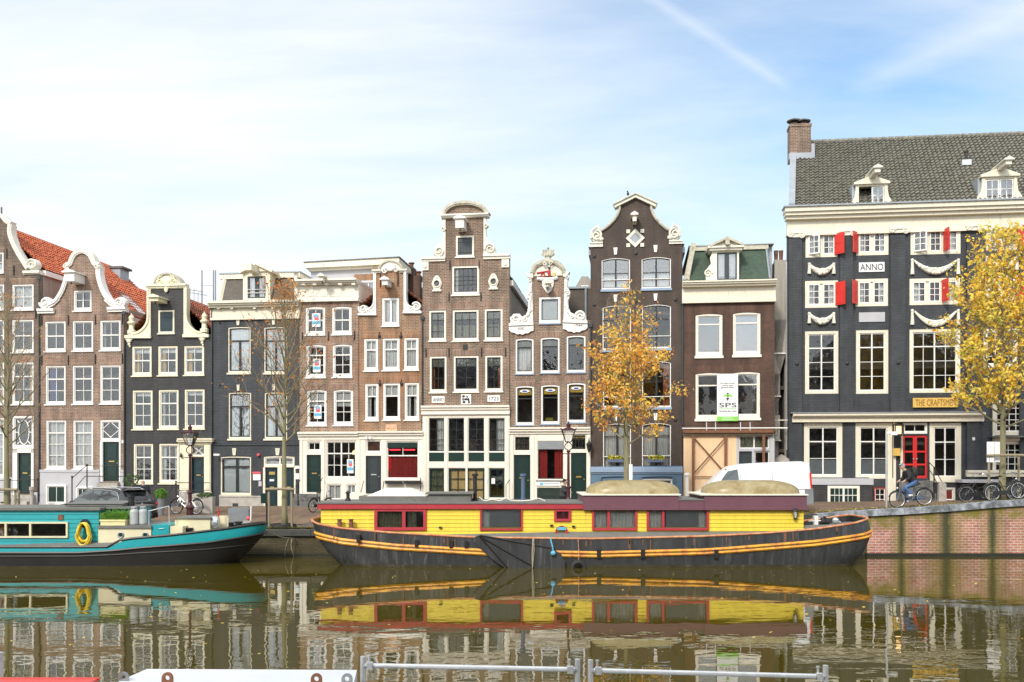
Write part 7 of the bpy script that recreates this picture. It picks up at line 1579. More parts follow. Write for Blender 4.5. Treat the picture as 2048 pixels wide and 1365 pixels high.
    m = MB(); m.lathe([(.2, -.15), (.25, 0), (.2, .15)], (P(417), y0+.8, Q(1047)), 14, 'x'); m.torus((P(417), y0+.7, Q(1048)), .2, .03, 'y', 16, 5); m.build('winch', 'galv', E)
    m = MB(); m.tube([(P(423), y0+.9, Q(1045)), (P(423), y0+.9, Q(1020))], .03, 6); m.build('orange_post', 'reddoor', E)
    for x in (356, 378, 444, 461):
        yy = 37.75; m = MB(); zz = lerpx(sheer, px(x, yy)); m.lathe([(.13, -.25), (.12, .12), (.16, .13), (.16, .2)], (px(x, yy)+.0, yy+(.0 if x < 400 else 1.1), zz), 12); m.tube([(px(x, yy)-.25, yy+(.0 if x < 400 else 1.1), zz+.05), (px(x, yy)+.25, yy+(.0 if x < 400 else 1.1), zz+.05)], .02, 5); m.build('bollard', 'iron', E)
    m = MB(); a = [(P(296), y0+.1, Q(1052)), (P(296), y0+.1, Q(1023)), (P(336), y0+.1, Q(1013)), (P(337), y0+.1, Q(1050))]; m.tube(a, .025, 6); m.build('hand_rail', 'galv', E)
    # loose things aboard: hose, planter, gas bottles
    c = (P(173), y0-.12, Q(1048)); rnd = random.Random(4); m = MB()
    for k in range(14):
        w, h_ = .22+rnd.uniform(-.05, .05), .42+rnd.uniform(-.08, .1); ox = rnd.uniform(-.04, .04); pts = []
        for j in range(18): a = 2*math.pi*j/18; pts.append((c[0]+ox+w*math.sin(a)*(1 if math.cos(a) < 0 else .8), c[1]-.02*k-.02*math.sin(3*a+k), c[2]-h_+.05+h_*math.cos(a)))
        m.tube(pts, .024, 5, closed=True)
    tag(m.build('coiled_hose', 'hose'), 'yellow hose coiled on the teal cabin wall', 'hose')
    m = MB(); m.lathe([(.17, -.1), (.17, .02), (.1, .04)], (c[0]-.02, y0-.05, c[2]+.02), 12, 'y'); m.build('hose_holder', 'iron', E)
    t = thing('planter', 'long stone trough of tall green grass on the teal boat', 'planter', (P(228), y0+.2, Q(1051)), org=True)
    m = MB(); zt_, zb_ = Q(1040), Q(1051); m.box(P(203), P(252), y0-.1, y0+.4, zb_, zt_); m.box(P(202), P(253), y0-.13, y0+.43, zt_-.06, zt_+.01); m.build('trough', 'hose2', t)
    m = MB()
    for k in range(520):
        x = rnd.uniform(P(203), P(252)); y = y0+rnd.uniform(-.1, .4); l = rnd.uniform(.15, .42)*(1.5 if rnd.random() < .07 else 1); a = rnd.uniform(0, 6.28); lean = rnd.uniform(.05, .3); dx, dy = math.cos(a)*lean, math.sin(a)*lean; w = .012
        m.add([(x-w, y, zt_), (x+w, y, zt_), (x+dx*.5+w, y+dy*.5, zt_+l*.7), (x+dx*.5-w, y+dy*.5, zt_+l*.7), (x+dx*1.4, y+dy*1.4, zt_+l*.85)], [(0, 1, 2, 3), (3, 2, 4)])
    m.build('grass', 'shrub', t, recalc=False)
    for k, (x, lb) in enumerate(((264, 'grey gas bottle beside the grass trough on the teal boat'), (279, 'grey gas bottle nearest the hand rail on the teal boat'))):
        t = thing('gas_bottle', lb, 'gas bottle', (P(x), y0+.2, Q(1051)), org=True, group='gas bottles on the teal boat')
        MB().lathe([(.15, 0), (.17, .03), (.17, .1), (.165, .12), (.165, .5), (.15, .58), (.08, .63)], (P(x), y0+.2+.15*k, Q(1051)), 16).build('cylinder', 'gas', t, smooth=True); m = MB(); m.torus((P(x), y0+.2+.15*k, Q(1051)+.70), .11, .015, 'z', 14, 5)
        for a in range(3): m.tube([(P(x)+.12*math.cos(a*2.1), y0+.2+.15*k+.12*math.sin(a*2.1), Q(1051)+.58), (P(x)+.11*math.cos(a*2.1), y0+.2+.15*k+.11*math.sin(a*2.1), Q(1051)+.7)], .012, 5)
        m.lathe([(.03, .6), (.03, .7)], (P(x), y0+.2+.15*k, Q(1051)), 8); m.build('collar', 'galv', t)
    m = MB(); p = [Vector((px(531, 38.5), 38.5, Z(1066))), Vector((px(560, 39.5), 39.5, pz(1074, 39.5))), Vector((px(589, QY), QY-.1, pz(1077, QY)))]; m.tube(cr([tuple(q) for q in p], 5), .02, 5); tag(m.build('mooring_rope', 'rope'), 'mooring rope from the teal bow to the old quay wall', 'rope')
    m = MB()
    for k, (a, b, s_) in enumerate(((583, 590, 40), (578, 571, 34), (586, 584, 25))): m.tube(cr([(px(a, 41), 40.95, pz(1077, 41)), (px((a+b)/2-2, 41), 40.9, pz(1077+s_*.5, 41)), (px(b, 41), 40.9, pz(1077+s_, 41))], 4), .012, 4)
    tag(m.build('loose_line', 'rope'), 'loose thin lines hanging from the quay into the water between the boats', 'rope')
teal_boat()
# ------------------------------------------------------------------ vehicles, bicycles, people
MT['carblack'] = paint('glossy_black_car_paint', (.020, .020, .024), .12, .1, 1, 0, spec=.8)
MT['carwhite'] = paint('white_van_paint', (.74, .75, .77), .25, .04, 1, 0, dirt=(.62, .62, .62), dirt_amt=.25)
MT['carglass'] = paint('tinted_car_glass', (.07, .085, .09), .05, .1, 1, 0, spec=1.0)
MT['taillight'] = paint('red_tail_lamp', (.65, .02, .02), .15, .1, 4)
MT['plateyellow'] = paint('yellow_number_plate', (.85, .50, .03), .5, .03, 4)
MT['chrome'] = paint('bright_metal', (.75, .76, .78), .2, .05, 4, metal=.8)
MT['skin'] = paint('skin', (.52, .32, .24), .6, .08, 6)
MT['coat'] = paint('black_coat', (.022, .020, .024), .85, .3, 6, .2)
MT['coat2'] = paint('dark_grey_coat', (.040, .046, .048), .85, .3, 6, .2)
MT['navy'] = paint('navy_jacket', (.02, .028, .045), .85, .3, 6, .2)
MT['jeans'] = paint('blue_jeans', (.07, .15, .34), .85, .2, 8, .2)
MT['beanie'] = paint('light_grey_knit', (.38, .40, .43), .9, .1, 20, .3)
MT['hair'] = paint('dark_brown_hair', (.03, .018, .012), .7, .3, 12)
MT['hairgrey'] = paint('thin_grey_hair', (.45, .41, .38), .8, .2, 12)
def loft_car(E, st, paint_m, hwl):
    """st: stations (x, zlow, zbelt, ztop, half width at belt, half width at roof)"""
    m = MB(); rings = []
    for x, zl, zb_, zt, wb, wt in st:
        half = [(0, zl), (wb*.9, zl), (wb*.985, zl+.10), (wb, zl+(zb_-zl)*.55), (wb*.985, zb_-.06), (wb*.95, zb_), ((wb*.95+wt)/2+.015, (zb_+zt)/2), (wt, zt-.06), (wt*.9, zt-.015), (wt*.5, zt+.01), (0, zt+.02)]
        rings.append([(x, y, z) for y, z in half]+[(x, -y, z) for y, z in reversed(half[1:-1])])
    n = len(rings[0]); V = [p for r in rings for p in r]
    m.add(V, [(i*n+k, i*n+(k+1) % n, (i+1)*n+(k+1) % n, (i+1)*n+k) for i in range(len(rings)-1) for k in range(n)]+[tuple(range(n)), tuple((len(rings)-1)*n+k for k in range(n))])
    return m.build('body', paint_m, E, smooth=True)
def wheels(E, xs, r, w, track):
    for x in xs:
        for s_ in (-1, 1):
            m = MB(); m.lathe([(r*.62, -w/2), (r*.95, -w/2), (r, -w*.35), (r, w*.35), (r*.95, w/2), (r*.62, w/2)], (x, s_*track, r), 24, 'y'); o = m.build('wheel', 'rubber', E, smooth=True)
            m = MB(); y = s_*(track+w*.45)
            m.lathe([(r*.62, -.03), (r*.62, .0)], (x, y, r), 20, 'y')
            for k in range(5): a = 2*math.pi*k/5; m.tube([(x, y+s_*.02, r), (x+r*.58*math.cos(a), y+s_*.02, r+r*.58*math.sin(a))], r*.09, 5)
            m.build('rim', 'chrome', o)
            m = MB(); N = 20; ring = [(x+r*1.16*math.cos(math.pi*k/N), y-s_*.035, r+r*1.16*math.sin(math.pi*k/N)) for k in range(N+1)]; m.tube(ring, .045, 5); m.build('wheel_arch', 'rubber', E)
def suv():
    X, Y = px(211, 43.8), 43.7; E = thing('parked_car', 'black estate SUV with yellow rear plate parked on the quay behind the teal boat', 'car', (X, Y, zg(X, Y)+.0), R(180-29)); E.scale = (1.09, 1.06, 1.03)
    st = [(-2.30, .55, .95, 1.00, .72, .66), (-2.25, .40, 1.02, 1.12, .84, .72), (-2.12, .33, 1.05, 1.30, .90, .68), (-1.85, .30, 1.04, 1.58, .94, .64), (-1.5, .28, 1.03, 1.635, .95, .64), (-.8, .26, 1.01, 1.66, .95, .65), (0, .26, .99, 1.665, .95, .655), (.35, .26, .985, 1.63, .95, .645), (.75, .26, .98, 1.42, .95, .66), (1.15, .27, .97, 1.12, .945, .72), (1.35, .27, .96, 1.02, .94, .76), (1.8, .28, .90, .94, .92, .78), (2.15, .30, .82, .85, .86, .74), (2.30, .42, .70, .72, .74, .62)]
    loft_car(E, st, 'carblack', .95); wheels(E, (-1.42, 1.38), .37, .24, .80)
    def sidewin(pts, s_, off=.012):
        m = MB(); q = []
        for x, t in pts:     # t 0 belt, 1 roof
            i = 0
            while i < len(st)-2 and st[i+1][0] < x: i += 1
            a, b = st[i], st[i+1]; f = (x-a[0])/(b[0]-a[0]); L = [a[k]+(b[k]-a[k])*f for k in range(6)]
            y0, y1 = L[4]*.95, L[5]; z0, z1 = L[2], L[3]-.06; q.append((x, s_*(y0+(y1-y0)*t+off+.02*math.sin(math.pi*t)), z0+(z1-z0)*t))
        c = Vector((0, 0, 0))
        for p in q: c += Vector(p)
        c /= len(q); c.y += s_*.01; m.add(q+[tuple(c)], [(k, (k+1) % len(q), len(q)) for k in range(len(q))]); return m
    for s_ in (-1, 1):
        for pts in ([(1.0, .12), (.62, .85), (.28, .95), (-.12, .97), (-.10, .08), (.5, .08)], [(-.2, .08), (-.22, .97), (-.7, .97), (-1.1, .95), (-1.12, .08)], [(-1.2, .08), (-1.2, .94), (-1.6, .86), (-1.8, .50), (-1.86, .2), (-1.7, .08)]):
            sidewin(pts, s_).build('side_window', 'carglass', E)
        m = MB(); out = []
        for x, t in ((1.05, .04), (.66, .9), (.3, 1.0), (-.5, 1.02), (-1.2, .99), (-1.62, .9), (-1.84, .52), (-1.9, .15), (-1.7, .02), (-.5, .02), (.6, .02)):
            i = 0
            while i < len(st)-2 and st[i+1][0] < x: i += 1
            a, b = st[i], st[i+1]; f = (x-a[0])/(b[0]-a[0]); L = [a[k]+(b[k]-a[k])*f for k in range(6)]; y0, y1 = L[4]*.95, L[5]; z0, z1 = L[2], L[3]-.06
            out.append((x, s_*(y0+(y1-y0)*t+.02), z0+(z1-z0)*t))
        m.tube(out, .013, 5, closed=True); m.build('chrome_trim', 'chrome', E)
        m = MB(); m.tube([(.5, s_*.62, 1.62), (.2, s_*.6, 1.70), (-1.5, s_*.58, 1.685), (-1.75, s_*.58, 1.60)], .018, 5); m.build('roof_rail', 'chrome', E)
        m = MB(); m.ball((.78, s_*1.03, 1.05), (.09, .1, .08), 8, 6); m.build('mirror', 'carblack', E)
        m = MB(); m.ball((-2.10, s_*.80, .98), (.20, .15, .09), 12, 8); m.build('tail_light', 'taillight', E, smooth=True)
        m = MB(); m.ball((-.35, s_*.955, .9), (.1, .02, .02), 6, 4); m.ball((-1.2, s_*.955, .92), (.1, .02, .02), 6, 4); m.build('door_handle', 'carblack', E)
    m = MB(); m.add([(-2.275, -.52, 1.10), (-2.275, .52, 1.10), (-1.93, .54, 1.53), (-1.93, -.54, 1.53)], [(0, 1, 2, 3)]); m.build('rear_window', 'carglass', E)
    m = MB(); m.add([(1.30, -.62, 1.05), (1.30, .62, 1.05), (.55, .56, 1.56), (.55, -.56, 1.56)], [(0, 1, 2, 3)]); m.build('windscreen', 'carglass', E)
    m = MB(); m.box(-2.12, -1.82, -.6, .6, 1.59, 1.625); m.build('spoiler', 'carblack', E)
    p = MB(); p.box(-2.335, -2.32, -.26, .26, .80, .91); p = p.build('number_plate', 'plateyellow', E)
    MB().lathe([(.05, -.01), (.05, .01)], (-2.315, 0, 1.0), 10, 'x').build('badge', 'chrome', E)
    m = MB(); [m.box(-2.340, -2.336, y-.017, y+.017, .83, .885) for y in (-.19, -.14, -.06, -.01, .04, .12, .17)]; m.build('plate_characters', 'ink', p)
    m = MB(); m.box(-2.34, -2.2, -.8, .8, .38, .60); m.build('rear_bumper', 'carblack', E); m = MB(); [m.box(-2.35, -2.33, s_*.35-.3*(s_ > 0)*0-.15, s_*.35+.15, .48, .53) for s_ in (-1, 1)]; m.build('reflector', 'taillight', E)
suv()
def van():
    Y = 43.2; X = px(1498, Y); z = zg(X, Y)
    E = thing('parked_van', 'white panel van with sloping nose parked behind the right dome of the yellow houseboat', 'van', (X, Y, z)); E.rotation_euler = (0, R(2.5), R(178))
    st = [(-2.62, .45, 1.15, 2.12, .86, .74), (-2.55, .32, 1.18, 2.22, .93, .80), (-2.3, .3, 1.2, 2.27, .96, .83), (-1, .28, 1.2, 2.28, .97, .84), (.3, .28, 1.2, 2.26, .97, .83), (.85, .28, 1.18, 2.18, .97, .80), (1.2, .28, 1.16, 1.98, .96, .78), (1.75, .28, 1.14, 1.48, .95, .80), (2.0, .3, 1.08, 1.22, .93, .80), (2.45, .32, .90, 1.0, .88, .76), (2.62, .42, .7, .78, .76, .66)]
    loft_car(E, st, 'carwhite', .97); wheels(E, (-1.6, 1.65), .34, .22, .84)
    for s_ in (-1, 1):
        m = MB(); q = [(.55, .955, 1.24), (1.55, .945, 1.22), (1.36, .90, 1.60), (1.05, .845, 1.98), (.6, .84, 2.06)]; m.add([(x, s_*(y+.012), z_) for x, y, z_ in q], [(0, 1, 2, 3, 4)]); m.build('side_window', 'carglass', E)
        m = MB(); m.tube([(.48, s_*.97, .4), (.48, s_*.975, 1.2), (.50, s_*.86, 2.1)], .008, 4); m.tube([(-.9, s_*.98, .4), (-.9, s_*.98, 1.2), (-.9, s_*.86, 2.12)], .008, 4); m.tube([(-2.4, s_*.965, 1.05), (.45, s_*.985, 1.05)], .012, 4); m.build('panel_seam', 'zinc', E)
        m = MB(); m.box(1.25, 1.40, s_*1.0-.08, s_*1.0+.08, 1.25, 1.52); m.build('mirror', 'rubber', E)
        m = MB(); m.ball((2.42, s_*.68, .86), (.18, .16, .1), 10, 6); m.build('headlight', 'chrome', E)
        m = MB(); m.box(-2.64, -2.58, s_*.84-.06, s_*.84+.06, 1.0, 1.75); m.build('tail_light', 'taillight', E)
        m = MB(); m.box(-2.66, -2.3, s_*.93-.06, s_*.93+.06, .35, 1.05); m.build('corner_bumper', 'zinc', E)
    m = MB(); m.add([(1.98, -.72, 1.24), (1.98, .72, 1.24), (1.05, .70, 2.08), (1.05, -.70, 2.08)], [(0, 1, 2, 3)]); m.build('windscreen', 'carglass', E)
    m = MB(); m.box(-2.70, -2.5, -.9, .9, .38, .58); m.build('rear_bumper', 'rubber', E)
van()
def make_bike(name, label, fmat='iron', group=None, basket=False, guard='iron'):
    E = thing(name, label, 'bicycle', (0, 0, 0), 0, group); r = .345
    for x in (-.53, .56):
        m = MB(); m.torus((x, 0, r), r-.022, .022, 'y', 36, 7); w = m.build('wheel', 'rubber', E, smooth=True)
        m = MB(); m.torus((x, 0, r), r-.052, .012, 'y', 36, 5)
        for k in range(20): a = 2*math.pi*k/20; m.tube([(x, .02*(-1)**k, r), (x+(r-.05)*math.cos(a), 0, r+(r-.05)*math.sin(a))], .0022, 3, cap=False)
        m.lathe([(.025, -.04), (.025, .04)], (x, 0, r), 8, 'y'); m.build('rim', 'chrome', w)
        m = MB(); N = 18; a0, a1 = (R(10), R(190)) if x < 0 else (R(20), R(200))
        m.tube([(x+(r+.02)*math.cos(a0+(a1-a0)*k/N), 0, r+(r+.02)*math.sin(a0+(a1-a0)*k/N)) for k in range(N+1)], .018, 4); m.build('mudguard', guard, E)
    bb = (0.0, 0, .30); seat = (-.17, 0, .80); head = (.40, 0, .86); hl = (.44, 0, .70)
    m = MB(); m.tube([bb, seat], .017, 7); m.tube([hl, (.2, 0, .42), bb], .02, 7); m.tube([head, hl], .02, 7); m.tube([(.42, 0, .78), (.15, 0, .56), (-.09, 0, .55)], .015, 6)
    for s_ in (-1, 1): m.tube([bb, (-.53, s_*.055, r)], .011, 6); m.tube([(-.15, s_*.01, .74), (-.53, s_*.055, r)], .009, 6); m.tube([(.445, s_*.02, .69), (.47, s_*.05, .62), (.56, s_*.055, r)], .012, 6)
    m.build('frame', fmat, E)
    m = MB(); m.tube([seat, (-.2, 0, .93)], .013, 6); m.build('seat_post', 'chrome', E)
    m = MB(); m.ball((-.24, 0, .96), (.12, .085, .035), 10, 6); m.ball((-.12, 0, .96), (.1, .03, .03), 8, 6); m.build('saddle', 'rubber', E, smooth=True)
    m = MB(); m.tube([head, (.385, 0, 1.0), (.40, 0, 1.05)], .014, 6); m.tube(cr([(.20, -.27, 1.06), (.32, -.25, 1.07), (.42, -.1, 1.05), (.42, .1, 1.05), (.32, .25, 1.07), (.20, .27, 1.06)], 4), .012, 6); h = m.build('handlebar', 'chrome', E)
    m = MB(); [m.tube([(.18, s_*.275, 1.06), (.29, s_*.255, 1.067)], .019, 7) for s_ in (-1, 1)]; m.build('grips', 'rubber', h)
    m = MB(); m.lathe([(.09, -.005), (.09, .005)], (0, -.045, .30), 18, 'y'); m.tube([(0, -.06, .30), (.10, -.07, .16)], .01, 5); m.tube([(0, .06, .30), (-.10, .07, .44)], .01, 5); m.box(.06, .16, -.16, -.07, .15, .17); m.box(-.16, -.06, .07, .16, .43, .45); m.build('cranks', 'zinc', E)
    m = MB(); m.prism([(-.55, .27), (.06, .20), (.10, .30), (.06, .39), (-.55, .40)], -.07, -.055); m.build('chain_case', fmat, E)
    m = MB(); [m.tube([(-.2, s_*.06, .74), (-.78, s_*.06, .73)], .008, 5) for s_ in (-1, 0, 1)]; [m.tube([(-.7, s_*.06, .73), (-.53, s_*.06, r)], .006, 5) for s_ in (-1, 1)]; m.build('luggage_rack', 'iron', E)
    m = MB(); m.ball((.52, 0, .80), (.05, .04, .04), 8, 6); m.build('lamp', 'chrome', E)
    if basket: m = MB(); m.box(-.78, -.4, -.2, .2, .74, .95); m.build('crate', 'zinc', E)
    return E
SLOPE = math.atan(.092)
b0 = make_bike('bicycle', 'blue grey bicycle ridden along the quay edge by the person in the beanie', 'bgrey')
Xb, Yb = px(1824, 42.0), 42.0; zb_ = zg(Xb, Yb); b0.location = (Xb, Yb, zb_); b0.rotation_euler = (0, SLOPE, R(180)); b0.scale = (1.1,)*3
proto = make_bike('bicycle', 'black bicycle leaning by the right tree, only its rear half clear of the other', 'iron', 'parked bicycles')
def place(o, x, Y, rz, label=None, first=False, lean=0, sc=1.0, slope=0):
    e = o if first else copy_tree(o); X = px(x, Y); e.location = (X, Y, zg(X, Y)); e.rotation_euler = (lean, slope if abs(rz) > 90 else -slope, R(rz)); e.scale = (sc,)*3
    if label: e['label'] = label
    return e
place(proto, 1960, 42.3, 2, None, True, R(3), 1.12, SLOPE)
place(proto, 2012, 41.9, 6, 'black bicycle in front of the others beside the right tree, handlebar raised', False, R(-3), 1.12, SLOPE)
place(proto, 2058, 42.5, 176, 'black bicycle at the right edge half hidden by the tree stake', False, R(3), 1.1, SLOPE)
place(proto, 18, 44.5, 5, 'black bicycle behind the stake frame at the left edge', False, R(3), 1.05)
sil = make_bike('bicycle', 'silver framed bicycle standing behind the left street lamp', 'galv', 'parked bicycles'); place(sil, 373, 49.0, 160, None, True, R(4), 1.15)
place(proto, 640, 49.5, 60, 'dark bicycle leaning on the steps of the house with for-sale posters', False, R(5), 1.05)

def skin(name, pts, edges, mat, parent, sub=2, root=0):
    me = bpy.data.meshes.new(name); keys = list(pts); me.from_pydata([pts[k][0] for k in keys], [(keys.index(a), keys.index(b)) for a, b in edges], []); ob = bpy.data.objects.new(name, me); COL.objects.link(ob)
    mod = ob.modifiers.new('skin', 'SKIN'); mod.use_smooth_shade = True
    for i, k in enumerate(keys):
        r = pts[k][1]; me.skin_vertices[0].data[i].radius = r if isinstance(r, tuple) else (r, r); me.skin_vertices[0].data[i].use_root = (i == root)
    s_ = ob.modifiers.new('sub', 'SUBSURF'); s_.levels = sub; s_.render_levels = sub
    dg = bpy.context.evaluated_depsgraph_get(); nm = bpy.data.meshes.new_from_object(ob.evaluated_get(dg)); bpy.data.objects.remove(ob); nm.name = name; nm.materials.clear(); nm.materials.append(MT[mat])
    nm.polygons.foreach_set('use_smooth', [True]*len(nm.polygons)); o = bpy.data.objects.new(name, nm); COL.objects.link(o); o.parent = parent; return o
def person(label, loc, rz, J, coat, trousers, hairm, hat=None, coatlen=None, curl=.6, sc=1.):
    """J: joints, x forward, z up"""
    E = thing('person', label, 'person', loc, rz); E.scale = (sc,)*3
    V = Vector; g = {k: V(v) for k, v in J.items()}; P = {}; Ed = []
    P['pelvis'] = (g['pelvis'], .12); P['chest'] = (g['chest'], (.12, .15)); P['neck'] = (g['neck'], .055); up = (g['head']-g['neck']).normalized(); fw = g.get('look', V((1, 0, 0))).normalized(); hc = g['head']
    P['jaw'] = (hc-up*.06+fw*.02, (.072, .08)); P['skull'] = (hc+up*.03, (.082, .095)); P['crown'] = (hc+up*.10, (.06, .07)); Ed += [('pelvis', 'chest'), ('chest', 'neck'), ('neck', 'jaw'), ('jaw', 'skull'), ('skull', 'crown')]
    for s_ in 'LR':
        P['sh'+s_] = (g['sh'+s_], .06); P['el'+s_] = (g['el'+s_], .045); P['wr'+s_] = (g['wr'+s_], .03); d = (g['wr'+s_]-g['el'+s_]).normalized(); dn = V((0, 0, -1)); side = d.cross(V((0, 0, 1)))
        if side.length < .2: side = V((0, 1, 0))
        side.normalize(); palm = g['wr'+s_]+d*.07; P['pa'+s_] = (palm, (.024, .038)); Ed += [('chest', 'sh'+s_), ('sh'+s_, 'el'+s_), ('el'+s_, 'wr'+s_), ('wr'+s_, 'pa'+s_)]
        nrm = side.cross(d).normalized(); nrm = nrm if nrm.z < 0 or abs(d.z) > .8 else -nrm
        for i, (o, l) in enumerate(((-.033, .068), (-.011, .078), (.011, .072), (.033, .058))):
            a = palm+side*o+d*.035; b = a+(d+nrm*curl*.6).normalized()*l*.5; c = b+(d*(1-curl)+nrm*curl*1.4).normalized()*l*.5
            for n_, p_, r_ in (('a', a, .011), ('b', b, .0095), ('c', c, .008)): P[f'f{s_}{i}{n_}'] = (p_, r_)
            Ed += [('pa'+s_, f'f{s_}{i}a'), (f'f{s_}{i}a', f'f{s_}{i}b'), (f'f{s_}{i}b', f'f{s_}{i}c')]
        t0 = palm-side*.035-d*.02; t1 = t0+(d*.5-side*.8+nrm*.3).normalized()*.035; P['t0'+s_] = (t0, .013); P['t1'+s_] = (t1, .01); P['t2'+s_] = (t1+(d+nrm*.6).normalized()*.03, .009); Ed += [('pa'+s_, 't0'+s_), ('t0'+s_, 't1'+s_), ('t1'+s_, 't2'+s_)]
        P['hi'+s_] = (g['hi'+s_], .085); P['kn'+s_] = (g['kn'+s_], .058); P['an'+s_] = (g['an'+s_], .04); P['to'+s_] = (g['to'+s_], .035); Ed += [('pelvis', 'hi'+s_), ('hi'+s_, 'kn'+s_), ('kn'+s_, 'an'+s_), ('an'+s_, 'to'+s_)]
    body = skin('body', P, Ed, 'skin', E)
    # clothing as a slightly larger skin over the body
    C = {'pelvis': (g['pelvis'], (.17, .19)), 'waist': ((g['pelvis']+g['chest'])/2, (.17, .185)), 'chest': (g['chest'], (.175, .20)), 'neck': (g['neck']-up*.02, .08)}; Ce = [('pelvis', 'waist'), ('waist', 'chest'), ('chest', 'neck')]
    if coatlen: C['hem'] = (V(coatlen), (.16, .18)); Ce.append(('pelvis', 'hem'))
    for s_ in 'LR': C['sh'+s_] = (g['sh'+s_], .10); C['el'+s_] = (g['el'+s_], .078); C['wr'+s_] = (g['wr'+s_], .055); Ce += [('chest', 'sh'+s_), ('sh'+s_, 'el'+s_), ('el'+s_, 'wr'+s_)]
    skin('coat', C, Ce, coat, E)
    T = {'pelvis': (g['pelvis']-V((0, 0, .02)), .13)}; Te = []
    for s_ in 'LR': T['hi'+s_] = (g['hi'+s_], .10); T['kn'+s_] = (g['kn'+s_], .072); T['an'+s_] = (g['an'+s_], .055); Te += [('pelvis', 'hi'+s_), ('hi'+s_, 'kn'+s_), ('kn'+s_, 'an'+s_)]
    skin('trousers', T, Te, trousers, E)
    for s_ in 'LR':
        a, b = g['an'+s_], g['to'+s_]; d = (b-a); S = {'a': (a-V((0, 0, .03))-V((d.x, 0, 0))*.35, .045), 'b': (a+d*.55-V((0, 0, .0)), .045), 'c': (b, .038)}; skin('shoe', S, [('a', 'b'), ('b', 'c')], J.get('shoe', 'signwhite') if False else ('signwhite' if hat else 'iron'), E, 1)
    # face
    side = fw.cross(up).normalized(); m = MB(); f = hc+fw*.085
    m.tube([tuple(f+up*.03), tuple(f+fw*.028-up*.012), tuple(f+fw*.005-up*.02)], [.010, .016, .012], 6); m.build('nose', 'skin', E)
    m = MB(); [m.ball(tuple(hc+fw*.088+side*s_*.032+up*.028), .011, 8, 6) for s_ in (-1, 1)]; m.build('eyes', 'ink', E); m = MB(); m.tube([tuple(f+side*.025-up*.055), tuple(f+fw*.006-up*.053), tuple(f-side*.025-up*.055)], .006, 5); m.build('mouth', 'cur_red', E)
    m = MB(); [m.ball(tuple(hc+side*s_*.083), (.02, .012, .032), 8, 6) for s_ in (-1, 1)]; m.build('ears', 'skin', E)
    H = {'a': (hc+up*.065-fw*.03, (.085, .085)), 'b': (hc+up*.10-fw*.03, (.07, .07)), 'c': (hc-fw*.065+up*.0, (.055, .07))}
    skin('beanie' if hat else 'hair', H, [('a', 'b'), ('a', 'c')] if hairm != 'hairgrey' else [('a', 'c')], hat or hairm, E, 2) if hairm != 'bald' else None
    return E
J = dict(pelvis=(-.16, 0, 1.0), chest=(.06, 0, 1.36), neck=(.16, 0, 1.50), head=(.235, 0, 1.63), look=(1, 0, -.08), shL=(.09, .19, 1.42), shR=(.09, -.19, 1.42), elL=(.22, .26, 1.19), elR=(.22, -.26, 1.19), wrL=(.20+.24, .27, 1.10), wrR=(.44, -.27, 1.10),
         hiL=(-.12, .1, .95), hiR=(-.12, -.1, .95), knL=(.26, .12, .80), knR=(.22, -.12, .68), anL=(.02, .13, .50), anR=(.10, -.13, .25), toL=(.16, .13, .46), toR=(.24, -.13, .22))
J['wrL'] = (.27, .27, 1.10); J['wrR'] = (.27, -.27, 1.10); J['elL'] = (.10, .31, 1.18); J['elR'] = (.10, -.31, 1.18)
cy = person('person riding a bicycle in light grey beanie, black padded coat and blue jeans', (Xb, Yb, zb_), R(180), J, 'coat', 'jeans', 'hair', hat='beanie', coatlen=(-.20, 0, .86), sc=1.1); cy.rotation_euler = (0, SLOPE, R(180))
bp = thing('backpack', 'black backpack on the back of the cycling person', 'backpack', (Xb, Yb, zb_)); bp.rotation_euler = (0, SLOPE, R(180)); bp.scale = (1.1,)*3
m = MB(); m.ball((-.22, 0, 1.36), (.13, .16, .25), 12, 9); m.build('bag', 'rubber', bp, smooth=True); m = MB(); [m.tube([(-.12, s_*.1, 1.5), (.05, s_*.13, 1.56), (.17, s_*.12, 1.38), (-.05, s_*.16, 1.18)], .016, 5) for s_ in (-1, 1)]; m.build('straps', 'rubber', bp)
S = dict(pelvis=(0, 0, .95), chest=(.03, 0, 1.32), neck=(.05, 0, 1.50), head=(.09, 0, 1.63), look=(1, 0, -.25), shL=(.03, .19, 1.42), shR=(.03, -.19, 1.42), elL=(.05, .25, 1.14), elR=(.12, -.23, 1.18), wrL=(.24, .16, 1.18), wrR=(.22, -.10, 1.42), hiL=(0, .1, .90), hiR=(0, -.1, .90), knL=(.05, .1, .5), knR=(-.02, -.1, .5), anL=(.0, .1, .08), anR=(-.12, -.1, .09), toL=(.14, .1, .04), toR=(.02, -.1, .04))
Y = 44.2; X = px(1126, Y); person('person in a long dark coat, one hand at the mouth, beside the right lamp', (X, Y, zg(X, Y)-.02), R(-12), S, 'coat2', 'coat', 'hair', coatlen=(0, 0, .62), sc=1.03)
Y = 48.2; X = px(288, Y); S2 = dict(S); S2.update(wrR=(.08, -.26, .92), elR=(-.02, -.26, 1.16), elL=(-.02, .26, 1.16), wrL=(.08, .26, .92), look=(1, 0, 0)); person('bald person in a navy jacket walking behind the black car', (X, Y, zg(X, Y)), R(140), S2, 'navy', 'coat', 'bald', sc=1.06)

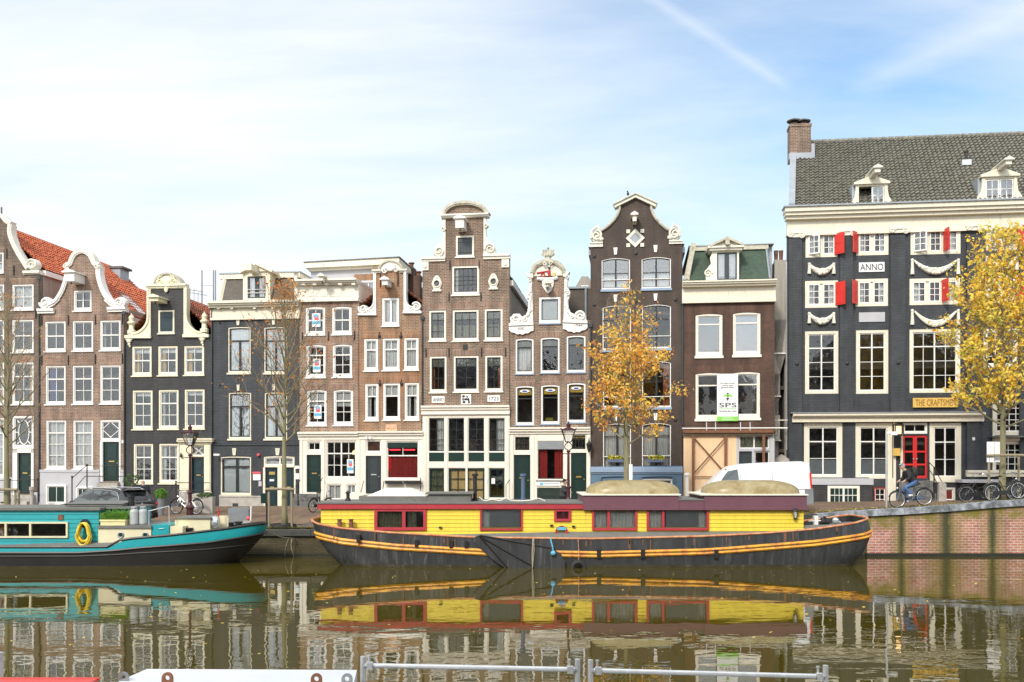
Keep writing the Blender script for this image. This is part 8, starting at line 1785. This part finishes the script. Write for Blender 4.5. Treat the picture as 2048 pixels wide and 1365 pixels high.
# ------------------------------------------------------------------ street furniture
def street_lamp(x, Y, ytop, label, first=None):
    X = px(x, Y); z = zg(X, Y); H = pz(ytop, Y)-z
    if first: e = copy_tree(first); e.location = (X, Y, z); e.scale = (1, 1, H/first['h']); e['label'] = label; return e
    E = thing('street_lamp', label, 'street lamp', (X, Y, z), 0, 'crown topped street lamps'); E['h'] = H; L = H-1.35
    MB().lathe([(.24, 0), (.24, .12), (.17, .18), (.15, .75), (.2, .8), (.2, .86), (.12, .95), (.085, 1.05), (.085, 1.45), (.12, 1.48), (.12, 1.54), (.065, 1.6), (.05, L-.1), (.09, L-.05), (.09, L)], (0, 0, 0), 14).build('post', 'maroon', E, smooth=False)
    m = MB(); [m.tube(cr([(0, 0, L), (s_*.16, 0, L+.12), (s_*.14, 0, L+.28), (0, 0, L+.42)], 4), .022, 5) for s_ in (-1, 1)]; m.tube([(-.25, 0, L-.15), (.25, 0, L-.15)], .018, 5); m.build('bracket', 'maroon', E)
    b, t, h0, h1 = .13, .30, L+.42, L+.98; m = MB(); c = [(-1, -1), (1, -1), (1, 1), (-1, 1)]
    for i in range(4):
        a, d = c[i], c[(i+1) % 4]; m.tube([(a[0]*b, a[1]*b, h0), (a[0]*t, a[1]*t, h1)], .018, 4); m.tube([(a[0]*b, a[1]*b, h0), (d[0]*b, d[1]*b, h0)], .02, 4); m.tube([(a[0]*t, a[1]*t, h1), (d[0]*t, d[1]*t, h1)], .028, 4)
        for k in range(4): q = [(a[j]+(d[j]-a[j])*k/4)*t*1.08 for j in (0, 1)]; m.tube([(q[0], q[1], h1), (q[0]*1.1, q[1]*1.1, h1+.09)], [.022, .006], 4)
    m.lathe([(t*1.0, h1), (t*.75, h1+.07), (t*.35, h1+.12), (.09, h1+.14), (.09, h1+.22), (.12, h1+.25), (.05, h1+.32), (.05, h1+.36), (.01, h1+.42)], (0, 0, 0), 10); m.lathe([(.1, h0-.03), (b*1.2, h0)], (0, 0, 0), 8); l = m.build('lantern_frame', 'maroon', E)
    g = MB(); g.add([(x_*q, y_*q, z_) for q, z_ in ((b, h0+.01), (t-.01, h1-.01)) for x_, y_ in c], [(0, 1, 5, 4), (1, 2, 6, 5), (2, 3, 7, 6), (3, 0, 4, 7)]); g.build('lantern_glass', 'glass_hi', l)
    g = MB(); g.lathe([(.035, h0+.05), (.05, h0+.15), (.04, h0+.28)], (0, 0, 0), 8); g.build('bulb', 'signwhite', l); return E
l1 = street_lamp(380, 43.4, 850, 'maroon street lamp standing in front of the yellow door surround')
street_lamp(1137, 43.6, 845, 'maroon street lamp beside the person in the long coat', l1)
def tree_stakes(x0, x1, Y, yt, label, zoff=0, cross=True):
    Xc = px((x0+x1)/2, Y); z = zg(Xc, Y); E = thing('tree_stakes', label, 'tree stakes', (Xc, Y, z), 0, 'wooden stake frames round the trees', org=True); zt = pz(yt, Y); rnd = random.Random(int(x0))
    for x, yy in ((x0, Y-.25), (x1, Y-.25), (x1-6, Y+.35)):
        X = px(x, Y); m = MB(); m.tube([(X, yy, zg(X, yy)-.2), (X+rnd.uniform(-.02, .02), yy, zt)], .055, 8); m.build('stake', 'wood', E)
    m = MB(); a, b = px(x0-6, Y), px(x1+6, Y); m.tube([(a, Y-.33, zt+.03), ((a+b)/2, Y-.33, zt+.05), (b, Y-.33, zt+.03)], .06, 8); m.build('cross_bar', 'wood', E)
    return E
tree_stakes(541, 586, 42.4, 980, 'stake frame with a round bar at the bare middle tree'); tree_stakes(-24, 36, 42.6, 981, 'stake frame around the trunk at the left edge')
E = tree_stakes(1972, 2052, 42.3, 913, 'stake frame around the yellow tree at the right edge')
m = MB(); Y = 42.5; X = px(565, Y); z = zg(X, Y); m.lathe([(.60, -.1), (.62, .05), (.60, .16), (.52, .17), (.50, .10)], (X, Y, z), 28); tag(m.build('tree_ring', 'rubber'), 'black rubber ring round the foot of the bare middle tree', 'tree ring')
def sheetboard(x0, x1, y0, y1, Y, mt, name, label, cat, th=.03, rz=0, rounded=False, post=True):
    a, b, z0, z1 = px(x0, Y), px(x1, Y), pz(y1, Y), pz(y0, Y); m = MB(); r = .12 if rounded else .01; q = []
    for cx_, cz_, a0 in ((b-r, z1-r, 0), (a+r, z1-r, 90)):
        for k in range(5): q.append((cx_+r*math.cos(R(a0+k*22.5)), cz_+r*math.sin(R(a0+k*22.5))))
    q += [(a, z0), (b, z0)]; m.prism(q, Y, Y+th); o = m.build(name, mt); tag(o, label, cat); return o
sheetboard(456, 497, 1016, 1053, 42.6, 'zinc', 'utility_cabinet', 'grey rounded utility cabinet on the quay behind the teal bow', 'cabinet', .4, rounded=True)
o = sheetboard(1974, 1988, 884, 925, 42.0, 'signwhite', 'notice_board', 'left one of two white notice boards strapped to the yellow tree', 'notice board'); o['group'] = 'notice boards at the trees'
o = sheetboard(1989, 2000, 884, 925, 42.15, 'signwhite', 'notice_board', 'right one of two white notice boards strapped to the yellow tree', 'notice board'); o['group'] = 'notice boards at the trees'
o = sheetboard(1258, 1265, 929, 965, 43.6, 'signwhite', 'notice_board', 'narrow white board behind the orange tree and the left dome', 'notice board'); o['group'] = 'notice boards at the trees'
Y = 42.6; t = thing('letter_box', 'green letter bin on a dark post beside the bare middle tree', 'bin', (px(529, Y), Y, zg(px(529, Y), Y)), org=True)
m = MB(); a, b = px(523, Y), px(535, Y); m.box(a, b, Y-.12, Y+.12, pz(1007, Y), pz(987, Y)); m.build('box', 'dgreen', t); m = MB(); m.tube([(b-.03, Y, zg(b, Y)-.1), (b-.03, Y, pz(1005, Y))], .04, 8); m.build('post', 'iron', t)
Y = 42.4; X = px(1773, Y); t = thing('camera_pole', 'grey pole with a white security camera near the cyclist', 'pole', (X, Y, zg(X, Y)), org=True)
m = MB(); m.tube([(X, Y, zg(X, Y)-.1), (X, Y, pz(860, Y))], .045, 10); m.build('pole', 'galv', t); m = MB(); m.box(X, X+.4, Y-.05, Y+.05, pz(866, Y)-.04, pz(866, Y)+.05); m.box(X+.15, X+.45, Y-.09, Y+.06, pz(868, Y)-.06, pz(868, Y)+.08); m.build('camera', 'signwhite', t)
Y = 42.2; X = px(497, Y); t = thing('bollard_light', 'small red and white post with lamp beside the grey utility cabinet', 'post', (X, Y, zg(X, Y)), org=True)
m = MB(); m.tube([(X+.08, Y, zg(X, Y)-.1), (X+.12, Y, pz(1013, Y))], .035, 6); m.build('post', 'signwhite', t); m = MB(); m.ball((X-.02, Y, pz(1037, Y)), .09, 8, 6); m.build('lamp', 'posterred', t); m = MB(); m.box(X-.2, X+.1, Y-.1, Y+.1, pz(1050, Y), pz(1042, Y)); m.build('base', 'stone', t)
# plants in front of the black house
def bush(x, Y, y0, y1, w, name, label, mt, pot=None, seed=1, n=420, z0=None):
    X = px(x, Y); zt, zb_ = pz(y0, Y), pz(y1, Y); E = thing(name, label, 'plant', (X, Y, zb_), org=True); rnd = random.Random(seed); m = MB(); h = (zt-zb_)/2
    for k in range(n):
        a = rnd.uniform(0, 6.28); c = rnd.uniform(-1, 1); r_ = rnd.uniform(.55, 1)**.5; s_ = math.sqrt(1-c*c); p = Vector((X+w*r_*s_*math.cos(a), Y+w*r_*s_*math.sin(a), (zt+zb_)/2+h*r_*c)); q = .055*rnd.uniform(.6, 1.3)
        d = Vector((rnd.uniform(-1, 1), rnd.uniform(-1, 1), rnd.uniform(-.3, 1))).normalized(); e = d.orthogonal().normalized(); f = d.cross(e); m.add([p-e*q, p-f*q*.6, p+e*q, p+f*q*.6], [(0, 1, 2, 3)])
    m.build('leaves', mt, E, recalc=False)
    zz = zg(X, Y)
    if pot: m = MB(); ph = zb_-zz+.1; m.lathe([(w*.45, 0), (w*.62, ph*.9), (w*.66, ph), (w*.55, ph)], (X, Y, zz), 14) if pot != 'box' else m.box(X-w*1.1, X+w*1.1, Y-.25, Y+.25, zz, zb_+.05); m.build('pot', 'zinc' if pot != 'box' else 'stone', E)
    else: m = MB(); m.tube([(X, Y, zz-.1), (X, Y, zb_+.2)], .03, 5); m.build('stem', 'wood', E)
bush(322, 48.5, 978, 1000, .30, 'potted_shrub', 'bright green round shrub in a grey pot behind the car', 'shrub', 'pot', 2, 520)
bush(263, 50.5, 948, 974, .45, 'bamboo_plant', 'loose yellow green bamboo in front of the black house', 'shrub2', None, 3, 260)
bush(410, 49.6, 986, 996, .42, 'box_plant', 'low green plants in the stone trough beside the yellow door surround', 'shrub2', 'box', 4, 260)

# ------------------------------------------------------------------ trees
MT['bark'] = paint('mossy_grey_bark', (.26, .23, .15), .9, .3, 5, .5, dirt=(.20, .20, .07), dirt_amt=.5, streak=True)
MT['bark_dk'] = paint('pale_twig_bark', (.30, .23, .15), .9, .3, 5)
MT['leaf_orange'] = leafmat('orange_and_yellow_leaves', [(.45, .14, .06), (.80, .36, .09), (.92, .58, .10), (.85, .62, .12), (.32, .34, .07)])
MT['leaf_yellow'] = leafmat('yellow_green_leaves', [(.50, .24, .07), (.86, .52, .05), (.92, .70, .10), (.70, .62, .13), (.22, .28, .05)])
MT['leaf_rust'] = leafmat('last_rust_leaves', [(.5, .14, .04), (.65, .25, .05), (.7, .38, .06)])
def tree(name, label, x, Y, ytop, r0, start, nb, spread, leafm, nleaf, seed, leaf=.07, up=.9, twigs=6, lean=0., dens=None, mat='bark'):
    X = px(x, Y); z0 = zg(X, Y)-.1; zt = pz(ytop, Y); H = zt-z0; rnd = random.Random(seed); E = thing(name, label, 'tree', (X, Y, z0), 0, 'autumn trees along the quay', org=True)
    n = 14; tr = []; ph = rnd.uniform(0, 6)
    for i in range(n+1): t = i/n; tr.append(Vector((X+lean*t+.06*math.sin(ph+t*7)*t, Y+.05*math.cos(ph+t*6)*t, z0+H*t)))
    rad = [r0*(1.25 if i == 0 else 1)*(1-.93*(i/n)**.9) for i in range(n+1)]
    m = MB(); m.tube([tuple(p) for p in tr], rad, 9); tw = MB(); tips = []
    def along(t):
        k = min(n-1, int(t*n)); f = t*n-k; return tr[k].lerp(tr[k+1], f), rad[k]+(rad[k+1]-rad[k])*f
    def limb(p, d, ln, r, depth):
        k = 5 if depth == 0 else 3; pts = [p]; q = p.copy(); dd = d.copy()
        for i in range(k): dd = (dd+Vector((rnd.uniform(-.16, .16), rnd.uniform(-.16, .16), rnd.uniform(-.05, .16)*up))).normalized(); q = q+dd*ln/k; pts.append(q.copy())
        rr = [r*(1-.8*i/k) for i in range(k+1)]; (m if depth == 0 else tw).tube([tuple(v) for v in pts], rr, 5 if depth == 0 else 3, cap=False)
        if depth < 2:
            for j in range(twigs if depth == 0 else 3):
                t = rnd.uniform(.25, 1); i = min(k-1, int(t*k)); b = pts[i].lerp(pts[i+1], t*k-i); a = rnd.uniform(0, 6.28); o = dd.orthogonal().normalized(); o = Quaternion(dd, a) @ o
                limb(b, (dd*.9+o*.75+Vector((0, 0, .25*up))).normalized(), ln*rnd.uniform(.3, .5), r*.38, depth+1)
        if depth >= 1: tips.extend(pts[1:])
    for i in range(nb):
        t = start+(1-start)*((i+.5)/nb)**.9*.97; p, r = along(t); a = i*2.4+rnd.uniform(-.3, .3); rel = (t-start)/(1-start); w = spread*min(1, .72+rel*1.1)*max(.0, 1-rel)**.75*rnd.uniform(.75, 1.12)+.14
        el = R(25+35*rel)*up; d = Vector((math.cos(a)*math.cos(el), math.sin(a)*math.cos(el), math.sin(el))); limb(p, d, w/max(.45, math.cos(el)), r*.42+.006, 0)
    m.build('trunk', mat, E, smooth=True); tw.build('twigs', 'bark_dk', E)
    lf = MB()
    for k in range(nleaf):
        c = rnd.choice(tips); 
        if dens and rnd.random() > dens(c): continue
        p = c+Vector((rnd.gauss(0, .13), rnd.gauss(0, .13), rnd.gauss(-.03, .12))); s_ = leaf*rnd.uniform(.45, 1.4); d = Vector((rnd.uniform(-1, 1), rnd.uniform(-1, .6), rnd.uniform(-.5, 1))).normalized(); e = d.orthogonal().normalized(); e = Quaternion(d, rnd.uniform(0, 6.28)) @ e; f = d.cross(e); b = d*s_*.35
        lf.add([p-e*s_, p-f*s_*.62+b, p+e*s_*1.1, p+f*s_*.62+b], [(0, 1, 2), (0, 2, 3)])
    lf.build('crown', leafm, E, recalc=False); return E
tree('street_tree', 'nearly bare tree on the left edge with a mossy trunk', 14, 42.6, 600, .15, .35, 44, 2.2, 'leaf_rust', 170, 11, .06, 1.25)
tree('street_tree', 'bare tree with few orange leaves before the slate coloured house', 569, 42.6, 590, .145, .36, 56, 2.35, 'leaf_rust', 800, 12, .065, 1.35, 7)
Y4 = 42.7
tree('street_tree', 'orange and yellow tree standing before the dark bell gable house', 1253, 44.0, 605, .17, .33, 46, 2.3, 'leaf_orange', 7800, 13, .085, 1.15, 6, 0, lambda c: .95 if c.z < pz(700, 44.) else (.35 if c.z < pz(630, 44.) else .04))
tree('street_tree', 'full yellow tree at the right edge before the slate coloured building', 2004, Y4, 475, .17, .27, 70, 3.25, 'leaf_yellow', 11800, 14, .095, 1.0, 6, .1, lambda c: 1.0 if c.z < pz(600, Y4) else (.6 if c.z < pz(520, Y4) else .22))
# ------------------------------------------------------------------ small leaves on quay and water, moss along the coping
def scatter(name, label, cat, n, fx, mt, s0, seed):
    m = MB(); rnd = random.Random(seed)
    for _ in range(n):
        p = Vector(fx(rnd)); s_ = s0*rnd.uniform(.5, 1.3); a = rnd.uniform(0, 6.28); e = Vector((math.cos(a), math.sin(a), rnd.uniform(-.1, .3)))*s_; f = Vector((-math.sin(a), math.cos(a), rnd.uniform(-.1, .3)))*s_*.6; m.add([p-e, p-f, p+e, p+f], [(0, 1, 2, 3)])
    o = m.build(name, mt, recalc=False); tag(o, label, cat); o['kind'] = 'stuff'
def fq(r): x = r.uniform(8, 24); y = QY+.5+abs(r.gauss(0, .6)); return (x, y, zg(x, y)+.02)
def fl(r): x = r.uniform(-24, 16); y = QY+.2+abs(r.gauss(0, 2.2)); return (x, y, zg(x, y)+.02)
scatter('fallen_leaves', 'yellow fallen leaves lying on the brick quay', 'leaves', 900, fq, 'leaf_yellow', .05, 1); scatter('fallen_leaves', 'thin scatter of rusty leaves on the street', 'leaves', 700, fl, 'leaf_rust', .045, 2)
scatter('floating_leaves', 'tiny pale leaves floating on the canal', 'leaves', 260, lambda r: (r.uniform(-18, 18), r.uniform(20, 36.2), .012), 'leaf_yellow', .045, 3)
MT['moss'] = leafmat('moss_and_weeds', [(.07, .09, .02), (.13, .15, .03), (.22, .22, .05)])
def fm(r): x = r.choice([r.uniform(11, 24), r.uniform(-11, -8)]); y = QY+.5+abs(r.gauss(0, .25)); return (x, y, zg(x, y)+r.uniform(0, .07))
scatter('moss_strip', 'mossy weeds along the inner side of the coping', 'moss', 3200, fm, 'moss', .05, 4)
# ------------------------------------------------------------------ near side: barrier rails and a skip on a pontoon below the frame
Yr = 9.6
P_ = lambda x, y, Y=Yr: Vector((px(x, Y), Y, pz(y, Y)))
E0 = thing('pontoon', 'flat steel work pontoon below the barriers, out of frame', 'pontoon', (px(900, Yr), Yr, 0.3), org=True)
m = MB(); m.box(-7, 5, 7.2, 10.4, -.3, .72); m.build('deck', 'zinc', E0)
def barrier(xa, ya, xb, yb, pa, pb, label):
    E = thing('barrier', label, 'barrier', (P_((xa+xb)/2, 0).x, Yr, .72), 0, 'galvanised barrier rails on the near side', org=True)
    for x, yt in ((xa, pa), (xb, pb)): m = MB(); p = P_(x, yt); m.tube([(p.x, Yr, .725), tuple(p)], .028, 12); m.build('post', 'galv', E)
    a, b = P_(xa+6, ya), P_(xb-6, yb); m = MB(); m.tube([(a.x, Yr-.03, a.z), (b.x, Yr-.03, b.z)], .0245, 12); m.build('top_rail', 'galv', E)
    m = MB(); m.tube([(a.x, Yr-.03, a.z-.5), (b.x, Yr-.03, b.z-.5)], .0245, 12); m.build('lower_rail', 'galv', E)
    for p, s_ in ((a, 1), (b, -1)):
        m = MB(); x = p.x+s_*.045; m.lathe([(.038, -.03), (.038, .03)], (x, Yr-.03, p.z), 12, 'x'); m.box(x-.03, x+.03, Yr-.075, Yr-.05, p.z-.035, p.z+.035); m.lathe([(.012, .0), (.012, .06), (.018, .06), (.018, .075)], (x-.01, Yr-.03, p.z+.03), 8); m.box(x-s_*.045-.02, x-s_*.045+.02, Yr-.04, Yr-.01, p.z-.012, p.z+.012); m.build('clamp', 'galv', E)
barrier(726, 1330, 1155, 1338, 1313, 1319, 'left galvanised pipe barrier at the bottom edge beside the grey steel box'); barrier(1181, 1340, 1651, 1352, 1320, 1331, 'right galvanised pipe barrier at the bottom edge')
# grey steel box with lifting eyes
Yk = 8.6; t = thing('steel_box', 'pale grey steel box lid with lifting eyes at the bottom left', 'steel box', (px(480, Yk), Yk, .72), org=True)
m = MB(); z1 = pz(1334, 9.5); xa, xb = px(302, 9.5), px(717, 9.5); m.add([(xa, 9.4, z1), (xb, 9.4, z1-.01), (px(700, 8.2), 8.2, z1), (px(240, 8.9), 8.9, z1), (px(200, 8.2), 8.2, z1), (xa, 9.4, .73), (xb, 9.4, .73), (px(700, 8.2), 8.2, .73), (px(240, 8.9), 8.9, .73), (px(200, 8.2), 8.2, .73)], [(0, 1, 2, 4, 3), (5, 8, 9, 7, 6), (0, 5, 6, 1), (1, 6, 7, 2), (2, 7, 9, 4), (4, 9, 8, 3), (3, 8, 5, 0)]); m.build('lid', paint('pale_grey_painted_steel', (.62, .65, .69), .4, .08, 2, .1, dirt=(.5, .52, .55), dirt_amt=.35), t)
for x, Ye, yt in ((247, 8.9, 1343), (335, 8.55, 1344), (633, 8.55, 1346), (694, 8.75, 1346)):
    q = Vector((px(x, Ye), Ye, pz(yt+12, Ye))); r = .05; m = MB(); o_ = [(q.x+r*math.cos(R(a)), q.z+r*math.sin(R(a))) for a in range(0, 181, 20)]+[(q.x-r, z1+.002), (q.x+r, z1+.002)]; m.prism(o_, q.y-.012, q.y+.012, [[(q.x+r*.45*math.cos(R(a)), q.z+r*.45*math.sin(R(a))) for a in range(0, 360, 30)]]); m.build('lifting_eye', 'rust' if x in (335, 633) else 'zinc', t)
m = MB(); Yo = 8.6; m.box(px(-60, Yo), px(196, Yo), 7.6, Yo, .73, pz(1357, Yo)); m.box(px(-60, Yo), px(198, Yo), Yo-.01, Yo+.03, pz(1360, Yo), pz(1356.5, Yo)); tag(m.build('red_container', 'redpaint'), 'red steel container edge at the bottom left corner', 'container')
m = MB(); a = px(1, 9.6); m.tube([(a, 9.6, .73), (a, 9.6, pz(1305, 9.6))], .03, 8); tag(m.build('warning_post', 'galv'), 'slim grey post at the left edge above the red container', 'post')
# ------------------------------------------------------------------ the near bank behind the camera: only seen mirrored in panes
def near_bank():
    m = MB(); m.add([(-400, -300, 1.35), (400, -300, 1.35), (400, 1.6, 1.35), (-400, 1.6, 1.35), (-400, 1.6, -2.4), (400, 1.6, -2.4)], [(0, 1, 2, 3), (3, 2, 5, 4)]); struct(m.build('near_quay', 'stone_dk', recalc=False))
    rnd = random.Random(21); x = -46; looks = ['pale stone', 'brown brick', 'dark brick', 'grey brick', 'red brick', 'sand coloured', 'black brick', 'white painted', 'pink brick']; mts = ['stone', 'brick_pink', 'brick_dk', 'plinth', 'brick_red', 'ivory', 'brick_black', 'white', 'brick_warm']; k = 0
    while x < 46:
        w = rnd.uniform(6, 9); hh = rnd.uniform(11, 16); E = thing('canal_house', looks[k % 9]+' house on the near bank, behind the viewer, number %s from the west' % ['one', 'two', 'three', 'four', 'five', 'six', 'seven', 'eight', 'nine', 'ten', 'eleven', 'twelve', 'thirteen', 'fourteen', 'fifteen'][k], 'house', (x, -12, 1.35), 0, 'houses on the near bank')
        m = MB(); m.box(0, w-.05, -9, 0, 0, hh); m.prism([(0, hh), (w-.05, hh), (w*.72, hh+2), (w*.6, hh+3.6), (w*.4, hh+3.6), (w*.28, hh+2)], -.5, 0); m.build('wall', mts[k % 9], E)
        m = MB(); m.add([(0, -9, hh), (w-.05, -9, hh), (w-.05, -.5, hh), (0, -.5, hh), (w/2, -9, hh+3.3), (w/2, -.5, hh+3.3)], [(0, 4, 5, 3), (1, 2, 5, 4)]); m.build('roof', 'tile_dk', E, recalc=False)
        for r in range(4):
            for c in range(3): g = MB(); a = w*(.1+.29*c); z = 1.2+r*hh/4.2; g.box(a, a+w*.2, -.02, .04, z, z+hh/6.5); g.build('window', 'dgrey', E)
        x += w; k += 1
near_bank()
for i, (x_, lb) in enumerate(((-24, 'bare tree behind the viewer farthest to the west'), (-15, 'bare tree behind the viewer before the brown brick house'), (-6, 'bare tree behind the viewer just left of the camera'), (5, 'bare tree behind the viewer just right of the camera'), (14, 'bare tree behind the viewer further to the east'), (25, 'bare tree behind the viewer farthest to the east'))):
    Yt = -5.; zg_ = zg
    def zg(X, Y): return 1.35
    E_ = tree('bank_tree', lb, CX+x_*FPX/Yt, Yt, HY+(CAMZ-13.5)*FPX/Yt*1., .26, .3, 26, 4.2, 'leaf_rust', 500, 40+i, .09, 1.1, 6); E_['group'] = 'bare trees on the near bank'
    zg = zg_
